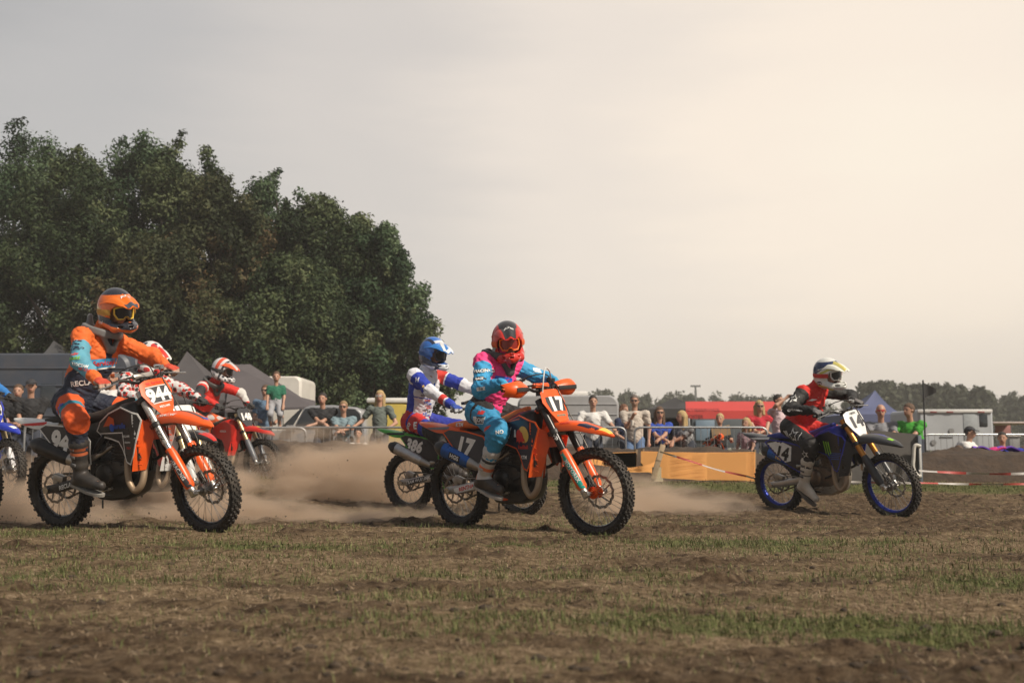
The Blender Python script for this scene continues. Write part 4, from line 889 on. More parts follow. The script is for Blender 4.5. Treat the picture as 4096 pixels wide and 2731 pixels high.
    for s_ in (-1, 1):
        mb = MB(); mb.tube([(.9905, s_*.262, 1.14), (.976, s_*.40, 1.135)], .0165, 12); mb.lathe([(.0, -.003), (.026, -.003), (.026, .003), (0, .003)], (.99, s_*.262, 1.14), 'Y', 14)
        XF(SM, mb).build('grip', C.get('m_grip', black), root)
        mb = MB(); mb.tube(spline([(1.01, s_*.20, 1.145), (1.05, s_*.25, 1.14), (1.045, s_*.34, 1.125), (1.035, s_*.41, 1.115)]), [.006]*9+[.006]*9+[.007], 6)
        mb.box((.985, s_*.205, 1.195), (.05, .05, .03)); mb.tube([(1.0, s_*.20, 1.205), (1.0, s_*.15, 1.21)], .012, 8)
        XF(SM, mb).build('lever', steel if C.get('brightlever') else black, root)
        grips[s_] = SM @ Vector((.983, s_*.33, 1.1375))
        if C.get('m_hguard'):
            rings = []
            for k in range(9):
                t = k/8; y = .19+.25*t; x = 1.075+.045*math.sin(t*math.pi*.75)-.10*max(0, t-.72)*2; hgt = .045+.022*math.sin(t*math.pi)
                c = Vector((x, s_*y, 1.135)); ring = []
                for q in range(7):
                    a = -1+2*q/6; ring.append(c+Vector((-.045*a*a-.004, 0, a*hgt)))
                for q in range(6, -1, -1):
                    a = -1+2*q/6; ring.append(c+Vector((-.045*a*a-.008, 0, a*hgt*.97)))
                rings.append(ring)
            mb = MB(); mb.loft(rings); ho = XF(SM, mb).build('hand_guard', C['m_hguard'], root, smooth=60)
            rings = [[p+Vector((.003, 0, 0)) for p in (Vector((r[3].x, r[3].y, r[3].z+.014)), Vector((r[3].x+.003, r[3].y, r[3].z)), Vector((r[3].x, r[3].y, r[3].z-.020)), Vector((r[3].x-.006, r[3].y, r[3].z)))] for r in rings[:7]]
            mb = MB(); mb.loft(rings); XF(SM, mb).build('guard_insert', black, ho)
    # hoses round the bars
    mb = MB()
    mb.tube(spline([(.99, -.2, 1.20), (1.08, -.13, 1.24), (1.13, 0, 1.22), (1.10, .06, 1.0), (1.02, .05, .8)]), .005, 6); mb.tube(spline([(.99, -.19, 1.155), (1.1, -.10, 1.155), (1.11, .05, 1.1), (1.0, .04, .85)]), .004, 6)
    XF(SM, mb).build('hoses', black, root)
    if C.get('m_hose'):
        mb = MB(); mb.tube(spline([(1.0, .19, 1.20), (1.06, .10, 1.27), (1.10, 0, 1.29), (1.14, -.08, 1.22), (1.13, -.10, 1.08)]), .0055, 6); XF(SM, mb).build('vent_hose', C['m_hose'], root)
    # frame, subframe
    mb = MB()
    mb.tube([(1.105, 0, .93), (1.045, 0, 1.045)], .032, 14)
    mb.tube(spline([(1.07, 0, .93), (1.0, -.02, .62), (.93, -.04, .40), (.86, -.06, .30), (.60, -.09, .27), (.52, -.09, .38)]), .017, 10)
    mb.tube(spline([(1.07, 0, .93), (1.0, .02, .62), (.93, .04, .40), (.86, .06, .30), (.60, .09, .27), (.52, .09, .38)]), .017, 10)
    for y in (-.09, .09):
        mb.tube(spline([(1.05, y*.3, .98), (.85, y*.9, .85), (.60, y*1.1, .68), (.50, y*1.1, .50), (.50, y, .34)]), .020, 10)
        mb.tube([(.62, y*.9, .70), (.1, y*.8, .84)], .012, 8); mb.tube([(.52, y, .50), (.15, y*.8, .80)], .011, 8)
    mb.build('frame', pl('frame'), root)
    # seat, tank, tail
    def blk(st, m_, name, rnd=.35):
        mb = MB(); rings = []
        for x, w_, zt, zb in st:
            cz = (zt+zb)/2; hz_ = (zt-zb)/2; ring = []
            for k in range(16):
                a = 2*math.pi*k/16; ca, sa = math.cos(a), math.sin(a); e = .55
                ring.append((x, w_*math.copysign(abs(ca)**e, ca), cz+hz_*math.copysign(abs(sa)**e, sa)))
            rings.append(ring)
        mb.loft(rings); return mb.build(name, m_, root, smooth=60)
    st_ = blk([(-.02, .055, .898, .855), (.10, .08, .915, .85), (.25, .085, .918, .845), (.45, .08, .905, .84), (.62, .07, .93, .84), (.76, .055, .975, .88), (.88, .045, 1.0, .93)], pl('seat'), 'seat')
    blk([(.62, .075, .87, .76), (.74, .10, .925, .74), (.86, .125, .965, .70), (.96, .12, .975, .72), (1.02, .07, .965, .80)], pl('tank'), 'fuel_tank')
    blk([(.02, .07, .82, .58), (.15, .085, .84, .56), (.40, .095, .84, .50), (.58, .09, .86, .50)], black, 'airbox')
    st = lerp_st([(.16, .868, .085, .05), (.02, .875, .090, .055), (-.12, .880, .085, .05), (-.26, .905, .070, .035), (-.37, .918, .045, .018), (-.425, .922, .012, .006)])
    mb = MB(); mb.loft(fender_rings(st)); tl = mb.build('rear_fender', pl('tail'), root, smooth=45)
    if C.get('m_tail2'):
        bt = bvh_of(tl)
        for s_ in (-1, 1): decal('stripe', poly_mesh([(-.2, -.012), (.16, -.022), (.16, .004), (-.2, .004)]) if s_ < 0 else poly_mesh([(-.16, -.022), (.2, -.012), (.2, .004), (-.16, .004)]), (-.13, s_*.085, .872), (0, s_, .15), (0, 0, 1), bt, C['m_tail2'], tl, .003, .2)
    if C.get('tailtext'):
        bt = bvh_of(tl)
        for s_ in (-1, 1): decal('lettering', text_mesh(C['tailtext'], .034, .02, shear=.2), (-.06, s_*.085, .862), (0, s_, .1), (0, 0, 1), bt, C['m_tailtext'], tl, .0035, .2)
    if C.get('seattext'):
        bt = bvh_of(st_)
        for s_ in (-1, 1): decal('lettering', text_mesh(C['seattext'], .045, .03, shear=.2), (.16, s_*.085, .885), (0, s_, .1), (0, 0, 1), bt, C['m_seattext'], st_, .0035, .2)
    def yshr(x, z): return .095+max(0, x-.62)*.23+max(0, (z-.72))*.05-max(0, x-1.08)*.5
    shr = [(1.13, .885), (1.155, .83), (1.10, .70), (1.04, .58), (.985, .50), (.935, .52), (.90, .62), (.86, .675), (.76, .70), (.64, .72), (.585, .77), (.64, .84), (.78, .905), (.95, .945)]
    for s_ in (-1, 1):
        f_ = lambda u, v, s_=s_: (u, s_*yshr(u, v), v)
        P_ = shr if s_ > 0 else shr
        mb = MB(); mb.sheet(P_, f_, .004); so = mb.build('radiator_shroud', pl('shtrim'), root, smooth=40)
        f2 = lambda u, v, s_=s_: (u, s_*(yshr(u, v)+.003), v)
        mb = MB(); mb.sheet(shrink(shr, .011), f2, .002); so2 = mb.build('graphic', pl('shroud'), so, smooth=40)
        bt = bvh_of(so2)
        for nm, VF, cx, cz, m_, off in C.get('shdecals', []):
            decal(nm, VF, (cx, s_*.2, cz), (0, s_, 0), (0, 0, 1), bt, m_, so2, off, .5)
        # louvred panel in front of the radiator
        lou = [(1.06, .86), (1.135, .80), (1.15, .70), (1.11, .56), (1.075, .455), (1.00, .455), (1.03, .60), (1.06, .72)]
        mb = MB(); mb.sheet(lou, lambda u, v, s_=s_: (u, s_*(.165-(u-1.05)*.9-max(0, .6-v)*.12), v), .004)
        for k in range(7): mb.box((1.06, s_*.165, .50+k*.045), (.05, .008, .006), rot=(0, .2, 0))
        mb.build('radiator_louvre', pl('louvre'), root, smooth=40)
        # side number panel
        sp = [(.015, .835), (.10, .862), (.30, .838), (.50, .79), (.56, .70), (.53, .52), (.44, .485), (.30, .56), (.13, .70)]
        ys = lambda u, v: .118+.03*math.sin((u+.1)*3)-.10*max(0, .62-v)+(.02 if s_ < 0 else 0)*max(0, .35-u)*3
        mb = MB(); mb.sheet(sp, lambda u, v, s_=s_: (u, s_*ys(u, v), v), .004); po = mb.build('side_panel', pl('sidetrim'), root, smooth=40)
        mb = MB(); mb.sheet(shrink(sp, C.get('sideinset', .012)), lambda u, v, s_=s_: (u, s_*(ys(u, v)+.003), v), .002); p2 = mb.build('graphic', pl('side'), po, smooth=40)
        bt = bvh_of(p2)
        if C.get('m_sidewhite'):
            decal('plate_background', poly_mesh([(-.19, .07), (.02, .10), (.17, .03), (.13, -.13), (.02, -.15)] if s_ < 0 else [(.19, .07), (-.02, .10), (-.17, .03), (-.13, -.13), (-.02, -.15)][::-1]), (.225, s_*.15, .745), (0, s_, 0), (0, 0, 1), bt, C['m_sidewhite'], p2, .0015, .3)
        decal('number', text_mesh(C['num'], C.get('sidesize', .17), .055, shear=C.get('sideshear', .25), wide=.85), (C.get('sidex', .235), s_*.15, C.get('sidez', .70)), (0, s_, 0), (-s_*.22*-1*-1 if s_ > 0 else .22, 0, .97), bt, C['m_sidenum'], p2, .003, .3)
    # radiators
    for s_ in (-1, 1):
        mb = MB(); mb.box((1.03, s_*.115, .68), (.035, .11, .30), rot=(0, -.15, 0)); mb.build('radiator', dark, root, bevel=.006)
    # engine
    mb = MB()
    mb.lathe([(0, -.095), (.125, -.095), (.135, -.07), (.135, .07), (.125, .095), (0, .095)], (.72, 0, .405), seg=28)
    mb.lathe([(0, -.10), (.10, -.10), (.112, -.08), (.112, .08), (.10, .10), (0, .10)], (.585, 0, .415), seg=24)
    mb.box((.66, 0, .33), (.30, .19, .12)); mb.box((.64, 0, .47), (.22, .17, .13), rot=(0, .1, 0))
    for k in range(6): mb.box((.745+k*.006, 0, .53+k*.022), (.15, .155, .012), rot=(0, .12, 0))
    mb.box((.77, 0, .60), (.12, .13, .16), rot=(0, .12, 0)); mb.box((.785, 0, .71), (.14, .15, .09), rot=(0, .12, 0)); mb.lathe([(0, -.08), (.03, -.08), (.03, .08), (0, .08)], (.80, 0, .75), seg=12)
    mb.tube(spline([(.70, 0, .66), (.60, 0, .69), (.52, 0, .70)]), .032, 12)
    for k in range(7):
        a = k/7*2*math.pi; mb.lathe([(0, -.106), (.008, -.106), (.008, .0), (0, .0)], (.72+.118*math.cos(a), 0, .405+.118*math.sin(a)), seg=6)
    mb.build('engine', C.get('m_engine', dark), root, bevel=.003)
    mb = MB(); mb.lathe([(0, -.128), (.060, -.128), (.078, -.118), (.088, -.10), (.088, -.09), (0, -.09)], (.615, 0, .425), seg=30)
    for k in range(6):
        a = k/6*2*math.pi+.3; mb.lathe([(0, -.126), (.006, -.126), (.006, -.1), (0, -.1)], (.615+.078*math.cos(a), 0, .425+.078*math.sin(a)), seg=6)
    mb.build('clutch_cover', C.get('m_cover', dark), root)
    mb = MB(); mb.lathe([(0, .09), (.07, .09), (.075, .10), (.05, .125), (0, .125)], (.73, 0, .40), seg=24); mb.build('ignition_cover', dark, root)
    mb = MB()
    for s_ in (-1, 1): mb.tube(spline([(1.02, s_*.11, .53), (.93, s_*.10, .50), (.86, s_*.09, .56), (.80, s_*.06, .66)]), .014, 8)
    mb.tube(spline([(.75, -.10, .42), (.86, -.12, .46), (.94, -.11, .56), (1.0, -.11, .60)]), .013, 8); mb.tube(spline([(.55, -.1, .6), (.66, -.12, .62), (.72, -.1, .7)]), .008, 6)
    mb.build('coolant_hoses', black, root)
    # exhaust header and silencer
    mb = MB(); mb.tube(spline([(.83, -.03, .66), (.885, -.085, .62), (.90, -.135, .50), (.92, -.155, .37), (.975, -.155, .305), (1.035, -.14, .36), (1.04, -.10, .48), (1.00, -.04, .56), (.93, .03, .58), (.82, .09, .57), (.66, .10, .55)], 7), [.021]*12+[.024]*14+[.026]*22+[.021]*23, 14)
    mb.build('header_pipe', C.get('m_header', mat('heat_stained_steel', (.36, .26, .17), .5, .45, dirt=.35, dirtcol=(.25, .18, .12))), root)
    mdir = Vector((-.46, -.02, .185)).normalized(); m0 = Vector((.40, -.135+C.get('muffin', 0), .535+C.get('muffin', 0)*.4)); mup = Vector((0, 0, 1)); rings = []
    a_ = (mup-mdir*mup.dot(mdir)).normalized(); b_ = mdir.cross(a_)
    L_ = C.get('mufflen', .50)
    def mring(t, ra, rb): return [m0+mdir*t+a_*math.cos(q)*ra+b_*math.sin(q)*rb for q in [2*math.pi*k/20 for k in range(20)]]
    mb = MB(); mb.loft([mring(.10, .050, .042), mring(.13, .058, .048), mring(L_-.10, .066, .055)]); mo = mb.build('silencer', pl('muffler'), root)
    mb = MB(); mb.loft([mring(L_-.10, .067, .056), mring(L_-.05, .064, .053), mring(L_, .036, .034), mring(L_+.005, .022, .022), mring(L_-.02, .02, .02)]); mb.build('end_cap', pl('mufftip'), mo)
    mb = MB(); mb.loft([mring(-.03, .030, .028), mring(.10, .052, .044)]); mb.tube(spline([(.78, .05, .66), (.66, -.02, .64), (.56, -.10, .58), (.42, -.135, .552)]), [.02]*6+[.022]*6+[.026]*7, 12); mb.build('mid_pipe', C.get('m_mid', mat('mid_pipe_steel', (.40, .37, .33), .38, .9, dirt=.3)), mo)
    if C.get('mufftext'):
        bt = bvh_of(mo); cc = m0+mdir*(L_*.48)-Vector((0, .06, 0))
        if C.get('m_muffpatch'): decal('badge', poly_mesh([(-.062, -.028), (.062, -.028), (.062, .028), (-.062, .028)], .02), cc, (0, -1, 0), a_, bt, C['m_muffpatch'], mo, .0015, .2)
        decal('lettering', text_mesh(C['mufftext'], .05, .03), cc, (0, -1, 0), a_, bt, C['m_mufftext'], mo, .003, .2)
    # swingarm, chain, rear caliper, shock
    mb = MB()
    for s_ in (-1, 1):
        rings = []
        for x, z, h_, y in ((-.05, .335, .026, .105), (-.03, .335, .034, .105), (.10, .345, .036, .105), (.30, .375, .040, .10), (.42, .39, .046, .09), (.55, .40, .05, .085)):
            rings.append([(x, s_*(y+dy), z+dz) for dy, dz in ((-.012, -h_), (.012, -h_*.9), (.016, 0), (.012, h_*.9), (-.012, h_), (-.016, 0))])
        mb.loft(rings)
    mb.box((.40, 0, .39), (.08, .17, .06)); sa = mb.build('swingarm', pl('swing'), root, smooth=35, bevel=.003)
    if C.get('swtext'):
        bt = bvh_of(sa)
        if C.get('m_swpatch'): decal('graphic', poly_mesh([(-.14, -.024), (.14, -.028), (.14, .026), (-.14, .022)]), (.20, -.13, .36), (0, -1, 0), (-.2, 0, .98), bt, C['m_swpatch'], sa, .0015, .15)
        decal('lettering', text_mesh(C['swtext'], .045, .03, shear=.2), (.22, -.13, .363), (0, -1, 0), (-.2, 0, .98), bt, C['m_swtext'], sa, .003, .15)
    mb = MB(); mb.tube([(0, -.135, .335), (0, .135, .335)], .012, 10); mb.tube([(0, -.14, .335), (0, -.115, .335)], .020, 6); mb.box((-.03, -.10, .335), (.05, .05, .05))
    mb.build('rear_axle', steel, root)
    mb = MB(); mb.box((.10, -.075, .42), (.10, .045, .055), rot=(0, .35, 0)); mb.box((.06, -.085, .40), (.05, .02, .09)); mb.tube(spline([(.15, -.09, .43), (.3, -.115, .44), (.48, -.12, .42)]), .005, 6)
    mb.build('rear_caliper', alu, root, bevel=.004)
    mb = MB(); ch = [(.0+.10*math.cos(a), .062, .335+.10*math.sin(a)) for a in [R(95)+R(170)*k/10 for k in range(11)]]+[(.50, .062, .375), (.535, .062, .40), (.50, .062, .425)]
    mb.tube(ch, .0085, 6, closed=True); mb.box((.26, .062, .285), (.08, .03, .05)); mb.build('chain', mat('chain_steel', (.22, .18, .12), .5, .8, dirt=.4), root)
    mb = MB(); a0, a1 = Vector((.42, 0, .36)), Vector((.60, 0, .70)); n = 60; sp_ = []
    for k in range(n+1):
        t = k/n; ang = t*2*math.pi*7; d = (a1-a0).normalized(); e1 = Vector((0, 1, 0)); e2 = d.cross(e1); sp_.append(a0+(a1-a0)*(.15+.6*t)+e1*math.cos(ang)*.034+e2*math.sin(ang)*.034)
    mb.tube(sp_, .006, 6); mb.tube([a0, a1], .018, 10); mb.build('shock_absorber', C.get('m_spring', mat('spring_white', (.5, .5, .48), .4)), root)
    # skid plate, pegs, pedals
    mb = MB(); rings = []
    for x, z, w_ in ((.50, .235, .09), (.62, .222, .10), (.80, .228, .10), (.90, .27, .085), (.965, .36, .06), (.985, .42, .05)):
        rings.append([(x, -w_, z+.10), (x, -w_, z+.02), (x, -w_*.7, z), (x, w_*.7, z), (x, w_, z+.02), (x, w_, z+.10), (x, w_-.006, z+.10), (x, w_*.66, z+.006), (x, -w_*.66, z+.006), (x, -w_+.006, z+.10)])
    mb.loft(rings); mb.build('skid_plate', C.get('m_skid', black), root)
    for s_ in (-1, 1):
        mb = MB(); mb.box((.52, s_*.185, .345), (.06, .10, .02)); mb.tube([(.52, s_*.10, .34), (.52, s_*.15, .342)], .014, 8)
        for k in range(5): mb.box((.495+.0125*k, s_*.185, .36), (.004, .10, .012))
        mb.build('footpeg', steel, root)
    mb = MB(); mb.tube(spline([(.52, -.13, .33), (.60, -.15, .31), (.70, -.16, .32), (.745, -.17, .33)]), .007, 6); mb.box((.75, -.175, .335), (.03, .04, .008)); mb.build('brake_pedal', steel, root)
    mb = MB(); mb.tube([(.55, -.09, .235), (.55, -.10, .17)], .007, 6); mb.build('breather_tube', black, root)
    mb = MB(); mb.tube(spline([(.60, .12, .36), (.68, .14, .38), (.74, .16, .37)]), .006, 6); mb.tube([(.74, .14, .37), (.74, .18, .37)], .008, 6); mb.build('gear_lever', steel, root)
    return root, dict(SM=SM, grips=grips)
def place(root, X, Y, yaw, z, gam=0, lean=0):
    root.matrix_world = Matrix.Translation((X, Y, z)) @ Matrix.Rotation(yaw, 4, 'Z') @ Matrix.Rotation(-gam, 4, 'Y') @ Matrix.Rotation(lean, 4, 'X')
    return root.matrix_world.copy()
# ------------------------------------------------------------ people
def A3(v): return np.array([v[0], v[1], v[2]], float)
def ik(a, b, l1, l2, hint):
    a, b, hint = A3(a), A3(b), A3(hint); d = b-a; D = np.linalg.norm(d); D2 = min(D, (l1+l2)*.995); u = d/D
    x = (l1*l1-l2*l2+D2*D2)/(2*D2); y = math.sqrt(max(0, l1*l1-x*x)); h = hint-u*(hint@u); h = h/np.linalg.norm(h)
    return a+u*x+h*y
SKIN = lambda: mat('skin', (.42, .23, .155), .5, var=.06, attrs=[('lips', (.30, .10, .08)), ('eyes', (.03, .02, .02)), ('stub', (.25, .15, .10))])
def glove_caps(G, fwd, out, up):
    """hand closed round a bar: G bar centre at the palm, fwd away from the rider, out towards the bar end"""
    G, fwd, out, up = map(A3, (G, fwd, out, up)); P = lambda a, b, c: G+fwd*a+out*b+up*c
    caps = [(P(-.075, 0, .022), P(-.030, .0, .020), .030, .034), (P(-.045, .022, .018), P(-.018, .028, .026), .022, .017), (P(-.045, -.022, .018), P(-.018, -.028, .026), .022, .018)]
    for i, (o, ln) in enumerate(((-.034, .95), (-.012, 1.05), (.011, 1.0), (.033, .85))):
        ext = .0 if i > 1 else .016            # two fingers reach for the lever
        k = P(-.016, o, .032); p1 = P(.020*ln+ext*.8, o*1.02, .028); p2 = P(.030*ln+ext, o*1.02, .002); p3 = P(.014*ln+ext, o, -.020)
        caps += [(k, p1, .0125, .0115), (p1, p2, .0115, .0105), (p2, p3, .0105, .0095)]
    caps += [(P(-.045, -.036, .010), P(-.020, -.052, -.006), .017, .014), (P(-.020, -.052, -.006), P(.012, -.046, -.022), .0135, .0115)]
    return caps
def helmet(parent, Hc, yaw, pitch, roll, HP, res=.0062):
    """motocross helmet centred on the head; HP paints"""
    M = Matrix.Translation(Hc) @ Matrix.Rotation(yaw, 4, 'Z') @ Matrix.Rotation(pitch, 4, 'Y') @ Matrix.Rotation(roll, 4, 'X') @ Matrix.Diagonal((1.13, 1.09, 1.19, 1))
    def f(P):
        d = sd_ell(P, (-.012, 0, .028), (.146, .122, .132))
        d = smin(d, sd_ell(P, (-.045, 0, -.045), (.105, .105, .085)), .05)
        jaw = None
        for s_ in (-1, 1):
            for a, b, ra, rb in (((-.02, s_*.088, -.065), (.085, s_*.072, -.10), .036, .030), ((.085, s_*.072, -.10), (.150, s_*.030, -.100), .030, .028), ((.150, s_*.030, -.100), (.166, 0, -.098), .028, .029)):
                x = sd_cap(P, a, b, ra, rb); jaw = x if jaw is None else smin(jaw, x, .02)
        jaw = smin(jaw, sd_cap(P, (.168, 0, -.112), (.172, 0, -.082), .020, .014), .02)
        d = smin(d, jaw, .03)
        d = np.maximum(d, -sd_box(P, (.13, 0, -.012), (.10, .088, .050), r=.03))        # eye port
        d = np.maximum(d, -sd_ell(P, (-.012, 0, .0), (.118, .096, .115)))
        d = np.maximum(d, -sd_ell(P, (.045, 0, -.10), (.085, .062, .075)))
        d = np.maximum(d, -(P[:, 2]+.142))
        for z in (-.095, -.075): d = np.maximum(d, -sd_box(P, (.19, 0, z), (.022, .016, .006), r=.004))     # mouth vent slots
        for s_ in (-1, 1): d = np.maximum(d, -sd_box(P, (.150, s_*.058, -.095), (.02, .016, .007), r=.004))
        return d
    g = sdf_obj('helmet', f, (-.19, -.15, -.165), (.215, .15, .185), res, HP['mat'], parent, HP.get('paints'))
    g.matrix_local = M
    kids = []
    # lining
    lin = sdf_obj('lining', lambda P: np.maximum(np.maximum(sd_ell(P, (-.014, 0, 0), (.121, .100, .118)), -sd_ell(P, (.0, 0, -.01), (.112, .082, .104))), -sd_box(P, (.13, 0, -.012), (.10, .088, .050), r=.03)), (-.15, -.12, -.13), (.13, .12, .13), .009, mat('helmet_lining', (.02, .02, .02), .9), g)
    # peak
    def pk(u, v): return Vector((.075+v*.165, u*(.108-.030*v), .118-.030*v-.055*v*v-(u*u)*(.050-.012*v)+.006*math.cos(u*9)))
    mb = MB(); mb.sheet([(-1, -.55), (-.95, .1), (-.85, .65), (-.62, .93), (-.25, 1.0), (.25, 1.0), (.62, .93), (.85, .65), (.95, .1), (1, -.55)], pk, .006, cell=.22)
    pko = mb.build('peak', HP['peak'], g, smooth=50); 
    if HP.get('peak2'):
        mb = MB(); mb.sheet(HP.get('peakpoly', [(-.35, -.5), (-.30, .95), (.30, .95), (.35, -.5)]), lambda u, v: pk(u, v)+Vector((0, 0, .003)), .002, cell=.2); mb.build('graphic', HP['peak2'], pko, smooth=50)
    if HP.get('peak3'):
        mb = MB(); mb.sheet([(-.6, .78), (-.5, .97), (.5, .97), (.6, .78)], lambda u, v: pk(u, v)+Vector((0, 0, .0045)), .002, cell=.2); mb.build('graphic', HP['peak3'], pko, smooth=50)
    if HP.get('peaktext'):
        bt = bvh_of(pko); decal('lettering', text_mesh(HP['peaktext'], .042, .03), (.135, 0, .11), (.45, 0, 1), (-1, 0, .3), bt, HP['m_peaktext'], pko, .006, .2)
    # goggles
    def cyl(u, v, r=.112, dz=0): 
        a = u/.112; return Vector((.012+r*math.cos(a)*1.08, r*math.sin(a)*.86, -.006+v-.10*abs(v)*0))
    lens = [(-.085, .028), (-.05, .036), (0, .036), (.05, .036), (.085, .028), (.088, -.005), (.065, -.034), (.025, -.036), (.010, -.022), (-.010, -.022), (-.025, -.036), (-.065, -.034), (-.088, -.005)]
    mb = MB(); mb.sheet(lens[::-1], lambda u, v: cyl(u, v, .108), .003, cell=.02); mb.build('goggle_lens', HP['lens'], g, smooth=60)
    big = [(x*1.16, y*1.30) for x, y in lens]
    n = len(lens); mb = MB()
    rings = []
    for i in range(n):
        (x0, y0), (x1, y1) = lens[i], big[i]
        rings.append([cyl(x0, y0, .107), cyl(x0, y0, .118), cyl((x0+x1)/2, (y0+y1)/2, .121), cyl(x1, y1, .113), cyl(x1, y1, .095)])
    rings.append(rings[0]); mb.loft(rings, caps=False); mb.build('goggle_frame', HP['frame'], g, smooth=60)
    mb = MB()
    for s_ in (-1, 1):
        pts = []
        for k in range(13):
            a = R(50)+R(130)*k/12; x, y = math.cos(a), math.sin(a)*s_
            p = Vector((x*.148*1.0-.012, y*.125, .0+.012*(k/12)))
            rr = [p+Vector((0, 0, .019)), p+Vector((x*.004, y*.004, .0)), p+Vector((0, 0, -.019)), p*.985+Vector((0, 0, -.019)), p*.985+Vector((0, 0, .019))]; pts.append(rr)
        mb.loft(pts)
    mb.build('goggle_strap', HP['strap'], g, smooth=60)
    if HP.get('sidetext'):
        bt = bvh_of(g)
        for s_ in (-1, 1):
            if HP.get('m_patch'): decal('badge', poly_mesh([(.032*math.cos(t), .017*math.sin(t)) for t in [2*math.pi*k/16 for k in range(16)]], .02), HP.get('sidepos', (-.02, 0, -.06)) if False else (-.015, s_*.12, -.062), (0, s_, -.1), (-.5*0, 0, 1), bt, HP['m_patch'], g, .0015, .2)
            decal('lettering', text_mesh(HP['sidetext'], .030, .02, shear=.2), (-.015, s_*.12, -.062), (0, s_, -.1), (0, 0, 1), bt, HP['m_sidetext'], g, .003, .2)
    return g, M
def make_rider(name, J, K, info, res=.0125):
    """J joints in bike coordinates, K clothing"""
    H, C_, Hd = A3(J['hip']), A3(J['neck']), A3(J['head'])
    off = Vector(J['hip']); root = empty('person'); nl = Vector(-off)
    def fix(o):
        if o is not None: o.location = nl
        return o
    SM = info['SM']; G = {s: A3(info['grips'][s]) for s in (-1, 1)}
    tdir = C_-H; tl = np.linalg.norm(tdir); tdir = tdir/tl; lat = np.array([math.sin(J.get('twist', 0)), math.cos(J.get('twist', 0)), 0]); lat = lat-tdir*(lat@tdir); lat /= np.linalg.norm(lat); fr = np.cross(lat, tdir)
    S = {s: C_-tdir*.055+lat*s*.185+fr*.0+A3(J.get('shoff', {}).get(s, (0, 0, 0))) for s in (-1, 1)}
    gdir = {s: A3(SM.to_3x3() @ Vector((-.02, s*.14, -.003))) for s in (-1, 1)}
    W = {}; HF = {}
    for s in (-1, 1):
        o = gdir[s]/np.linalg.norm(gdir[s]); f = A3(SM.to_3x3() @ Vector((.86, 0, -.35))); f = f-o*(f@o); f /= np.linalg.norm(f); u = np.cross(f, o)*(-1 if s < 0 else 1)
        if u[2] < 0: u = -u
        g = G[s]+A3(J.get('goff', {}).get(s, (0, 0, 0)))
        HF[s] = (g, f, o, u); W[s] = g-f*.085+u*.022
    E = {s: ik(S[s], W[s], .32, .29, J.get('elh', {}).get(s, (-.15, s*.9, .25))) for s in (-1, 1)}
    HJ = {s: H+lat*s*.095-tdir*.0 for s in (-1, 1)}
    A_ = {s: A3(J['ankle'][s]) for s in (-1, 1)}
    Kn = {s: ik(HJ[s], A_[s], .44, .44, J.get('knh', {}).get(s, (1, s*.28, .5))) for s in (-1, 1)}
    toe = {s: A3(J['toe'][s]) for s in (-1, 1)}
    # continuous body under the gear
    bc = [(H, C_-tdir*.12, .10, .13), (C_-tdir*.05, Hd-(Hd-C_)*.3, .055, .055)]
    for s in (-1, 1): bc += [(C_-tdir*.06, S[s], .06, .05), (S[s], E[s], .045, .036), (E[s], W[s], .036, .026), (W[s], G[s]-HF[s][1]*.03+HF[s][3]*.02, .024, .024), (H, HJ[s], .08, .075), (HJ[s], Kn[s], .072, .05), (Kn[s], A_[s], .046, .034), (A_[s], toe[s], .032, .026)]
    hy = J.get('hyaw', 0)
    hd_f = np.array([math.cos(hy), math.sin(hy), 0])
    def bx(P, d):
        d = smin(d, sd_ell(P, Hd, (.088, .075, .105)), .02); d = smin(d, sd_cap(P, Hd+hd_f*.085+np.array([0, 0, .0]), Hd+hd_f*.098-np.array([0, 0, .03]), .012, .016), .015)
        return d
    lo, hi = caps_bounds(bc, .02); hi[2] = max(hi[2], Hd[2]+.14); lo = np.minimum(lo, Hd-.15); hi = np.maximum(hi, Hd+.15)
    fix(sdf_obj('body', caps_fn(bc, .03, bx), lo, hi, .02, SKIN(), root))
    # trousers
    seed = hash(name) % 17
    pc = [(H+tdir*.08, H, .135, .135)]
    legs = {}
    for s in (-1, 1):
        bt_ = Kn[s]+(A_[s]-Kn[s])*.52
        legs[s] = [(HJ[s], Kn[s], .102, .080), (Kn[s]-(Kn[s]-HJ[s])*.08, Kn[s]+(A_[s]-Kn[s])*.10, .088, .082), (Kn[s], bt_, .079, .062)]
        pc += legs[s]
    def px(P, d):
        d = smin(d, sd_ell(P, H-tdir*.02-fr*.03, (.15, .17, .13)), .04)
        # shaped knee cups and cloth folds behind the knee
        for s in (-1, 1):
            kk = Kn[s]; fd = kk-(HJ[s]+A_[s])/2; fd /= np.linalg.norm(fd); d = smin(d, sd_ell(P, kk+fd*.028-np.array([0, 0, .02]), (.055, .060, .075)), .02)
        return d+wr(P, 58, .0052, seed)
    lo, hi = caps_bounds(pc, .06)
    cl = lambda caps, P: np.min([sd_cap(P, *c[:4]) for c in caps], axis=0)
    env = dict(H=H, C=C_, S=S, E=E, W=W, K=Kn, A=A_, HJ=HJ, tdir=tdir, fr=fr, lat=lat, tl=tl)
    pt = {k: (lambda P, f=f: f(P, env)) for k, f in K.get('pantpaint', {}).items()}
    pants = fix(sdf_obj('trousers', caps_fn(pc, .035, px), lo, hi, res, K['pants'], root, pt))
    # jersey
    arms = {s: [(S[s], E[s], .072, .061), (E[s], W[s], .062, .042)] for s in (-1, 1)}
    tc_ = [(H+tdir*.02, H+tdir*.22, .138, .134), (H+tdir*.22, C_-tdir*.16, .134, .142)]
    for s in (-1, 1): tc_ += [(C_-tdir*.085, S[s]-tdir*.01, .078, .068)]
